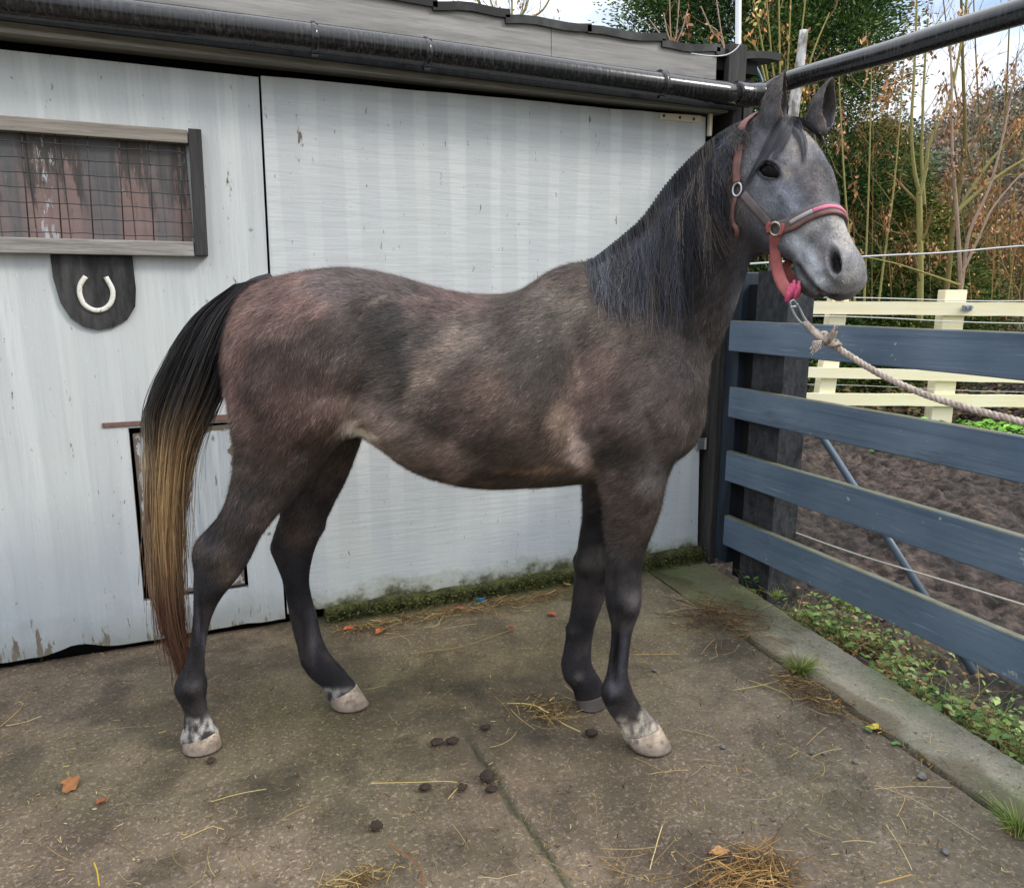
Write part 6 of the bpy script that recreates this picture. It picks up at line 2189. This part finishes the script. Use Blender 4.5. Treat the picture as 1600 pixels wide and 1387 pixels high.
# ---------------------------------------------------------------- weeds
def weeds(name, label, n, place, size, pal, seed, hgt=0.06, cat='weeds'):
    r = np.random.default_rng(seed)
    pts = np.array([place(r) for _ in range(n)])
    a = r.uniform(0, 2 * np.pi, n)
    dr = np.stack([np.cos(a), np.sin(a), r.uniform(-0.35, 0.5, n)], 1); dr = unit(dr)
    sd = unit(np.cross(dr, np.array([0, 0, 1.0]) + r.normal(0, 0.25, (n, 3))))
    s_ = r.uniform(0.6, 1.35, n) * size
    pts[:, 2] += r.random(n) ** 1.3 * hgt
    l, w2 = s_[:, None], (s_ * r.uniform(0.55, 0.85, n))[:, None]
    nrm = np.cross(sd, dr)
    fold = nrm * (s_ * 0.12)[:, None]
    V = np.stack([pts, pts + dr * l * .30 + sd * w2 * .48 + fold, pts + dr * l * .65 + sd * w2 * .40 + fold, pts + dr * l - nrm * l * 0.12,
                  pts + dr * l * .65 - sd * w2 * .40 + fold, pts + dr * l * .30 - sd * w2 * .48 + fold, pts + dr * l * .48], 1).reshape(-1, 3)
    b = np.arange(n)[:, None] * 7
    Fq = np.concatenate([b + np.array([q]) for q in ([0, 1, 6, 5], [1, 2, 3, 6], [6, 3, 4, 5])])
    pal_ = np.array([lin(*c) for c in pal])
    c = pal_[r.integers(len(pal_), size=n)] * r.uniform(0.65, 1.35, (n, 1))
    o = link(name, np_mesh(name, V, Fq, np.repeat(c, 7, axis=0)), M_LEAF, None, True)
    return tag(o, label, cat, None, 'stuff')


GREEN = [(88, 116, 58), (104, 130, 66), (70, 96, 48), (132, 146, 92), (84, 108, 64)]
DRY = [(122, 100, 62), (150, 124, 84), (96, 74, 50), (134, 110, 76)]


def by_kerb(r):
    while True:
        y = r.uniform(0.7, 2.72)
        x = KOUT(y) + 0.005 + abs(r.normal(0, 0.16))
        p = np.array([[x, y, 0]])
        if fbm(p, 5, 3, 101)[0] > r.uniform(0.32, 0.55): break
    return [x, y, -0.045]


weeds('kerb_weeds', 'low green weeds growing between the kerb and the rail fence', 1500, by_kerb, 0.030, GREEN, 41, 0.085)
weeds('dead_leaves', 'dry brown leaf litter lying between the kerb and the rail fence', 2600, lambda r: by_kerb(r)[:2] + [-0.052], 0.026, DRY, 42, 0.02, 'leaf litter')


def far_side(r):
    while True:
        p = at(r.uniform(1350, 1900), 620, PD - 0.15 - abs(r.normal(0, 0.35)))
        if fbm(np.array([[p[0], p[1], 0]]), 1.6, 3, 105)[0] > r.uniform(0.36, 0.56): break
    return [p[0], p[1], -0.04]


weeds('fence_weeds', 'bright green weeds along the foot of the yellow fence', 2600, far_side, 0.075, [(120, 170, 60), (96, 146, 52), (140, 186, 84), (88, 128, 52)], 43, 0.13)


def beyond(r):
    p = at(r.uniform(1150, 2000), 620, PD + 0.2 + abs(r.normal(0, 1.2)))
    return [p[0], p[1], -0.12]


weeds('undergrowth', 'dull leaf litter and undergrowth beneath the trees beyond the yellow fence', 5000, beyond, 0.085, [(92, 82, 50), (74, 78, 40), (116, 92, 60), (84, 68, 46)], 44, 0.35)
r = np.random.default_rng(8)
sp_ = on_fence(1332, 862, 2.72)
weeds('weed', 'little bright weed standing alone in the mud beside the steel stay', 60, lambda r: [sp_[0] + r.normal(0, 0.022), sp_[1] + r.normal(0, 0.026), -0.05], 0.034, [(130, 170, 66), (104, 150, 58)], 45, 0.12, 'weed')
bpy.data.objects['weed']['kind'] = 'thing'


def tuft(c, n, h, spread, seed, label, pal):
    r = np.random.default_rng(seed)
    K = 6
    P = np.zeros((n, K, 3))
    for i in range(n):
        a = r.uniform(0, 6.28); o = np.array([math.cos(a), math.sin(a), 0])
        b = np.array([c[0], c[1], 0.0]) + o * r.uniform(0, spread * 0.35)
        L = h * r.uniform(0.5, 1.1); ln = r.uniform(0.3, 1.3)
        for k in range(K):
            f = k / (K - 1)
            P[i, k] = b + o * L * ln * f ** 1.6 + ZZ * L * (f - 0.35 * f * f * ln)
    pal_ = np.array([lin(*c_) for c_ in pal])
    C = np.repeat((pal_[r.integers(len(pal_), size=n)] * r.uniform(.6, 1.3, (n, 1)))[:, None, :], K, 1)
    o = strands('grass_tuft', P, np.tile(np.linspace(0.0018, 0.0004, K), (n, 1)), C, None, M_LEAF)
    tag(o, label, 'grass tuft', 'grass tufts in the paving joints')


GP = [(110, 136, 62), (138, 152, 84), (150, 138, 84), (90, 118, 52)]
tuft(on_ground(1250, 1052), 170, 0.085, 0.08, 51, 'green grass tuft growing in the joint beside the kerb', GP)
tuft(on_ground(1592, 1300), 120, 0.08, 0.09, 52, 'grass tuft at the bottom right corner of the yard', GP)
tuft(on_ground(1212, 935), 50, 0.06, 0.04, 53, 'small pale tuft at the foot of the corner post', GP)
# grass among the kerb weeds
r = np.random.default_rng(58)
n, K = 900, 5
P = np.zeros((n, K, 3))
for i in range(n):
    b = np.array(by_kerb(r)); a = r.uniform(0, 6.28); L = r.uniform(0.05, 0.15); ln = r.uniform(0.3, 1.4)
    for k in range(K):
        f = k / (K - 1)
        P[i, k] = b + np.array([math.cos(a), math.sin(a), 0]) * L * ln * f ** 1.5 + ZZ * L * (f - 0.35 * f * f * ln)
pal_ = np.array([lin(*c_) for c_ in [(110, 130, 66), (140, 140, 86), (150, 128, 84), (90, 112, 54), (164, 146, 100)]])
C = np.repeat((pal_[r.integers(5, size=n)] * r.uniform(.6, 1.2, (n, 1)))[:, None, :], K, 1)
tag(strands('kerb_grass', P, np.tile(np.linspace(0.0016, 0.0004, K), (n, 1)), C, None, M_LEAF), 'thin half dry grass among the weeds below the rail fence', 'grass', None, 'stuff')
# moss and debris along the plinth
def plinth(r):
    x = r.uniform(0.40, 2.40)
    return [x, 3.045 - abs(r.normal(0, 0.022)) + 0.045, abs(r.normal(0, 0.028))]


weeds('moss', 'dark green moss cushions along the foot of the plywood door', 4200, plinth, 0.012, [(62, 68, 30), (84, 92, 38), (44, 48, 26), (58, 54, 36)], 46, 0.022, 'moss')
# ================================================================ straw, dung, leaves on the concrete
M_STRAW = leaf_mat("straw_colours", 0.6)


def stalks(name, n, place, seed, pal, L=(0.05, 0.2), rad=0.0013, z=0.006, zr=0.006, dirf=None):
    r = np.random.default_rng(seed)
    K = 7
    P = np.zeros((n, K, 3)); R = np.zeros((n, K))
    pal_ = np.array([lin(*c_) for c_ in pal])
    C = np.repeat((pal_[r.integers(len(pal_), size=n)] * r.uniform(.55, 1.25, (n, 1)))[:, None, :], K, 1)
    for i in range(n):
        c = place(r)
        a = r.uniform(0, np.pi) if dirf is None else dirf(r)
        l = r.uniform(*L)
        bend = r.normal(0, 0.5)
        kink = r.uniform(-0.5, 0.5) if r.random() < 0.3 else 9
        t = np.linspace(-0.5, 0.5, K)
        ang = a + bend * t + (1.0 * (t > kink))
        st = np.stack([np.cos(ang), np.sin(ang)], 1) * l / (K - 1)
        xy = np.cumsum(st, 0); xy -= xy.mean(0)
        P[i, :, :2] = np.array(c[:2]) + xy
        zz = z + r.random() * zr + (c[2] if len(c) > 2 else 0)
        P[i, :, 2] = zz + np.abs(t) * r.uniform(0, 0.03) * (r.random() < 0.25) + r.normal(0, 0.35) * t * zr
        R[i] = rad * r.uniform(0.5, 1.5)
    P[..., 2] = np.maximum(P[..., 2], 0.003)
    return strands(name, P, R, C, None, M_STRAW)


ST = [(164, 142, 92), (136, 114, 74), (180, 162, 116), (122, 96, 62), (104, 80, 56), (150, 128, 84)]
DK = [(84, 66, 48), (100, 80, 56), (70, 52, 40), (122, 100, 70)]


def scatter(r):
    while True:
        u = r.random()
        if u < 0.32:   p = on_ground(r.uniform(0, 1600), r.uniform(1000, 1385))
        elif u < 0.52: p = on_ground(r.normal(1350, 130), r.normal(1160, 90))
        elif u < 0.62: p = on_ground(r.normal(850, 28), r.normal(1108, 12))
        elif u < 0.78: p = np.array([r.uniform(0.45, 1.4), 3.0 - abs(r.normal(0, 0.10)), 0])
        elif u < 0.90: p = on_ground(r.normal(1140, 60), r.normal(980, 30))
        else:          p = on_ground(r.normal(1100, 180), r.uniform(1330, 1386))
        if -1.8 < p[0] < KOUT(p[1]) - 0.02 and p[1] < 3.02 and p[1] > 0.5: return [p[0], p[1], 0.012 if p[0] > KIN(p[1]) else 0.0]


tag(stalks('straw', 330, scatter, 61, ST, (0.03, 0.17), 0.00095), 'scattered loose straw lying over the stained concrete', 'straw', None, 'stuff')
tag(stalks('chaff', 2400, lambda r: (lambda p: [p[0], p[1]])(scatter(r)) if r.random() < .45 else (lambda p: [min(p[0], 1.95), p[1]])(on_ground(r.uniform(0, 1600), r.uniform(1010, 1386))), 62, ST + DK, (0.005, 0.022), 0.0010, 0.004, 0.002),
    'short chaff and hay crumbs sprinkled over the concrete', 'chaff', None, 'stuff')
# long single straws seen in the photo
def straw_line(px, label, rad=0.0022, col=(206, 184, 112)):
    rad *= 0.78; col = tuple(int(v * k) for v, k in zip(col, (0.84, 0.84, 0.88)))
    P = catmull([on_ground(x, y, 0.009) for x, y in px], 5)
    o = strands('straw_stalk', P[None], np.full((1, len(P)), rad), np.tile(lin(*col), (1, len(P), 1)), None, M_STRAW)
    tag(o, label, 'straw stalk', 'long straws on the concrete')


straw_line([(580, 1223), (640, 1222), (714, 1222), (700, 1248)], 'long bent straw with dung lumps beside it')
straw_line([(793, 1098), (836, 1102), (876, 1128), (907, 1143)], 'thick yellow straw just left of the near front hoof', 0.0028, (214, 196, 110))
straw_line([(330, 1252), (372, 1240), (416, 1232)], 'fine forked straw left of the dung lumps', 0.0018)
straw_line([(645, 1020), (720, 1010), (798, 984)], 'long thin straw lying below the mossy door foot', 0.0018, (170, 140, 88))
straw_line([(1368, 1226), (1430, 1250), (1532, 1312)], 'long pale straw slanting across the right of the yard', 0.0016, (190, 178, 140))
straw_line([(1366, 1232), (1430, 1228), (1488, 1230)], 'straight straw touching the dark kerb joint', 0.0018, (196, 176, 120))
straw_line([(147, 1347), (152, 1362), (155, 1384)], 'bright yellow straw at the bottom left', 0.0026, (216, 186, 70))
straw_line([(1372, 1380), (1424, 1366)], 'short golden straw at the bottom right', 0.0026, (206, 170, 90))
straw_line([(0, 1135), (20, 1118), (36, 1100), (28, 1096)], 'bent straw at the far left below the door', 0.0018, (196, 166, 90))
straw_line([(604, 1314), (640, 1340), (658, 1356), (660, 1384)], 'reddish twig curling at the bottom of the yard', 0.0024, (150, 100, 62))
straw_line([(990, 1022), (1030, 1022), (1062, 1021)], 'pale straw right behind the near front leg', 0.0022, (190, 164, 100))
straw_line([(1145, 1078), (1190, 1070), (1218, 1062)], 'pale straw crossing another near the kerb', 0.002, (198, 178, 104))
straw_line([(1170, 1062), (1220, 1080), (1240, 1094)], 'second straw of the crossed pair near the kerb', 0.002, (198, 178, 104))

# heaps
hp = on_ground(1165, 1372)
o = stalks('hay_pile', 190, lambda r: [hp[0] + r.normal(0, 0.06), hp[1] + r.normal(0, 0.032) - 0.02, abs(r.normal(0, 0.008))], 63, [(150, 116, 70), (128, 98, 60), (172, 140, 90), (104, 78, 50)], (0.05, 0.16), 0.0012, 0.004, 0.022)
tag(o, 'small golden heap of hay at the bottom edge of the yard', 'hay pile')
hp2 = on_ground(1125, 968)
o = stalks('hay_pile', 300, lambda r: [hp2[0] + r.normal(0, 0.11), hp2[1] + r.normal(0, 0.10), abs(r.normal(0, 0.010))], 64, DK, (0.04, 0.16), 0.0012, 0.004, 0.014)
tag(o, 'dull brown trampled hay in front of the corner post', 'hay pile')
hp3 = on_ground(860, 1112)
o = stalks('hay_pile', 60, lambda r: [hp3[0] + r.normal(0, 0.03), hp3[1] + r.normal(0, 0.04), abs(r.normal(0, 0.006))], 65, ST + DK, (0.03, 0.12), 0.0012, 0.004, 0.012)
tag(o, 'little tuft of straw between the front and hind hooves', 'hay pile')
hp5 = on_ground(560, 1378)
hp4 = on_ground(1260, 1085)
o = stalks('hay_pile', 260, lambda r: [hp4[0] + r.normal(0, 0.035) , hp4[1] + r.normal(0, 0.10), abs(r.normal(0, 0.008))], 66, DK + ST[:2], (0.03, 0.10), 0.0011, 0.004, 0.012)
tag(o, 'brown debris caught in the kerb joint by the grass tuft', 'hay pile')
o = stalks('straw_litter', 260, lambda r: [r.uniform(0.42, 1.55), 3.0 - abs(r.normal(0, 0.05)) - 0.012, 0.0], 67, ST + DK + [(150, 84, 56)], (0.02, 0.13), 0.0011, 0.004, 0.016)
tag(o, 'straw and leaf scraps swept against the mossy foot of the wall', 'straw', None, 'stuff')
o = stalks('hay_pile', 90, lambda r: [hp5[0] + r.normal(0, 0.05), hp5[1] + r.normal(0, 0.012), abs(r.normal(0, 0.005))], 68, ST, (0.02, 0.09), 0.0011, 0.004, 0.01)
tag(o, 'thin wisp of hay at the bottom edge left of the crack', 'hay pile')

m_ = Mat("dark_dung", rough=0.85)
m_.set(m_.mix(m_.noise(60, 5, 0.7), (0.012, 0.009, 0.007), (0.07, 0.046, 0.033)), None, m_.noise(70, 5, 0.7), 0.9, 0.008)
M_DUNG = m_.m
m_ = Mat("grey_pebble", rough=0.7)
m_.set(m_.mix(m_.noise(50, 4), (0.06, 0.06, 0.065), (0.22, 0.21, 0.2)))
M_PEB = m_.m


def lump(name, px, size, seed, mat, label, cat, group, flat=0.75):
    c = on_ground(*px)
    bm = bmesh.new()
    bmesh.ops.create_icosphere(bm, subdivisions=3, radius=1.0)
    P = np.array([v.co[:] for v in bm.verts])
    r = np.random.default_rng(seed)
    d = 1 + 0.9 * (fbm(P + seed * 3.1, 1.6, 3, seed) - 0.5) + 0.7 * (fbm(P + seed, 4.5, 3, seed + 5) - 0.5)
    P = P * d[:, None] * np.array([r.uniform(.9, 1.25), r.uniform(.8, 1.1), flat]) * size
    P[:, 2] -= P[:, 2].min() + 0.002
    for v, p in zip(bm.verts, P): v.co = Vector(p + c)
    o = bm_link(name, bm, mat, None, True)
    tag(o, label, cat, group)


for i, (px, s_, lab) in enumerate((((683, 1160), .017, 'left one of the touching pair of dung lumps'), ((707, 1159), .017, 'right one of the touching pair of dung lumps'),
        ((664, 1232), .016, 'round dark dung lump on the bent straw'), ((722, 1232), .014, 'flattened dung lump at the end of the bent straw'),
        ((762, 1218), .022, 'largest dung lump beside the crack in the concrete'), ((768, 1234), .014, 'greyish dung lump just below the largest one'),
        ((759, 1137), .014, 'dung lump at the top end of the crack'), ((588, 1292), .017, 'dung lump lying alone nearest to us'),
        ((925, 1148), .017, 'brown dung lump beside the near front hoof'), ((330, 1190), .013, 'crushed dung under the toe of the near hind hoof'))):
    lump('dung', px, s_, 200 + i, M_DUNG, lab, 'dung', 'dung lumps on the concrete', 0.36 + 0.05 * (i % 5))
for i, (px, s_, lab) in enumerate((((1130, 1168), .008, 'grey pebble right of the near front hoof'), ((1268, 1176), .008, 'dark pebble beside another in the right of the yard'),
        ((1288, 1177), .007, 'smallest dark pebble in the right of the yard'), ((1485, 1182), .010, 'dark stone lying on the kerb'), ((1440, 1214), .012, 'grey stone in the straw by the kerb joint'),
        ((1023, 1048), .009, 'dark stone behind the near front leg'), ((1476, 1332), .010, 'blackish stone at the bottom right'), ((1336, 1190), .009, 'grey stone on the open concrete by the straws'))):
    lump('pebble', px, s_, 300 + i, M_PEB, lab, 'pebble', 'pebbles on the concrete', 0.6)


def fallen(px, size, seed, label, col):
    c = on_ground(*px)
    r = np.random.default_rng(seed)
    n = 14
    a = np.linspace(0, 2 * np.pi, n, endpoint=False)
    rad = size * (0.75 + 0.35 * np.abs(np.cos(a * 2.5 + r.uniform(0, 3)))) * r.uniform(0.8, 1.1, n)
    rot = r.uniform(0, 6.28)
    bm = bmesh.new()
    vs = []
    for k in (1.0, 0.55):
        ring = []
        for i in range(n):
            x, y = math.cos(a[i]) * rad[i] * k * 1.3, math.sin(a[i]) * rad[i] * k * 0.8
            zc = 0.005 + 0.35 * size * (k * abs(math.sin(a[i]))) ** 2 + r.uniform(0, .12) * size
            ring.append(bm.verts.new((c[0] + x * math.cos(rot) - y * math.sin(rot), c[1] + x * math.sin(rot) + y * math.cos(rot), zc)))
        vs.append(ring)
    cen = bm.verts.new((c[0], c[1], 0.006))
    for i in range(n):
        bm.faces.new([vs[0][i], vs[0][(i + 1) % n], vs[1][(i + 1) % n], vs[1][i]])
        bm.faces.new([vs[1][i], vs[1][(i + 1) % n], cen])
    o = bm_link('fallen_leaf', bm, M_LEAF, None, True)
    set_cols(o.data, lin(*col)[None] * r.uniform(.7, 1.2, (len(o.data.vertices), 1)))
    tag(o, label, 'fallen leaf', 'fallen leaves on the concrete')


fallen((546, 984), .022, 1, 'bright orange leaf left of another by the door foot', (176, 92, 54))
fallen((594, 988), .024, 2, 'curled orange leaf under the mossy door foot', (170, 100, 60))
fallen((722, 952), .018, 3, 'reddish leaf in the straw beside the blue twine', (150, 70, 48))
fallen((862, 961), .018, 4, 'red orange leaf left of the far front leg', (160, 84, 58))
fallen((797, 983), .014, 5, 'dark red leaf at the tip of the long straw', (128, 52, 44))
fallen((110, 1228), .032, 6, 'large tan leaf on the concrete at the left', (140, 96, 62))
fallen((160, 1254), .014, 7, 'small brown leaf right of the large tan one', (122, 72, 46))
fallen((1370, 1140), .024, 8, 'yellow leaf lying on the kerb joint', (176, 160, 62))
fallen((1354, 1142), .014, 9, 'small green leaf beside the yellow one', (74, 104, 58))
fallen((1400, 1164), .012, 10, 'tiny green leaf nearest the kerb joint straw', (84, 124, 60))
fallen((1308, 1100), .012, 11, 'orange scrap of leaf above the yellow one', (176, 112, 50))
fallen((1124, 1334), .020, 12, 'pale tan leaf above the golden hay heap', (170, 126, 82))
fallen((885, 915), .016, 13, 'tan leaf just left of the far front knee by the wall', (168, 128, 84))
fallen((935, 1068), .014, 14, 'orange leaf between the two front legs', (140, 76, 52))
# blue twine
r = np.random.default_rng(4)
c = on_ground(752, 942)
P = []
for i in range(10):
    a = r.uniform(0, 6.28); pts = [c + [r.normal(0, .012), r.normal(0, .012), 0.008 + 0.02 * r.random()] for _ in range(5)]
    P.append(catmull(pts, 5))
P = np.array(P)
o = strands('twine', P, np.full(P.shape[:2], 0.0017), np.tile(lin(60, 108, 130), (*P.shape[:2], 1)), None, M_STRAW)
tag(o, 'scrap of bright blue baler twine at the foot of the plywood door', 'twine')
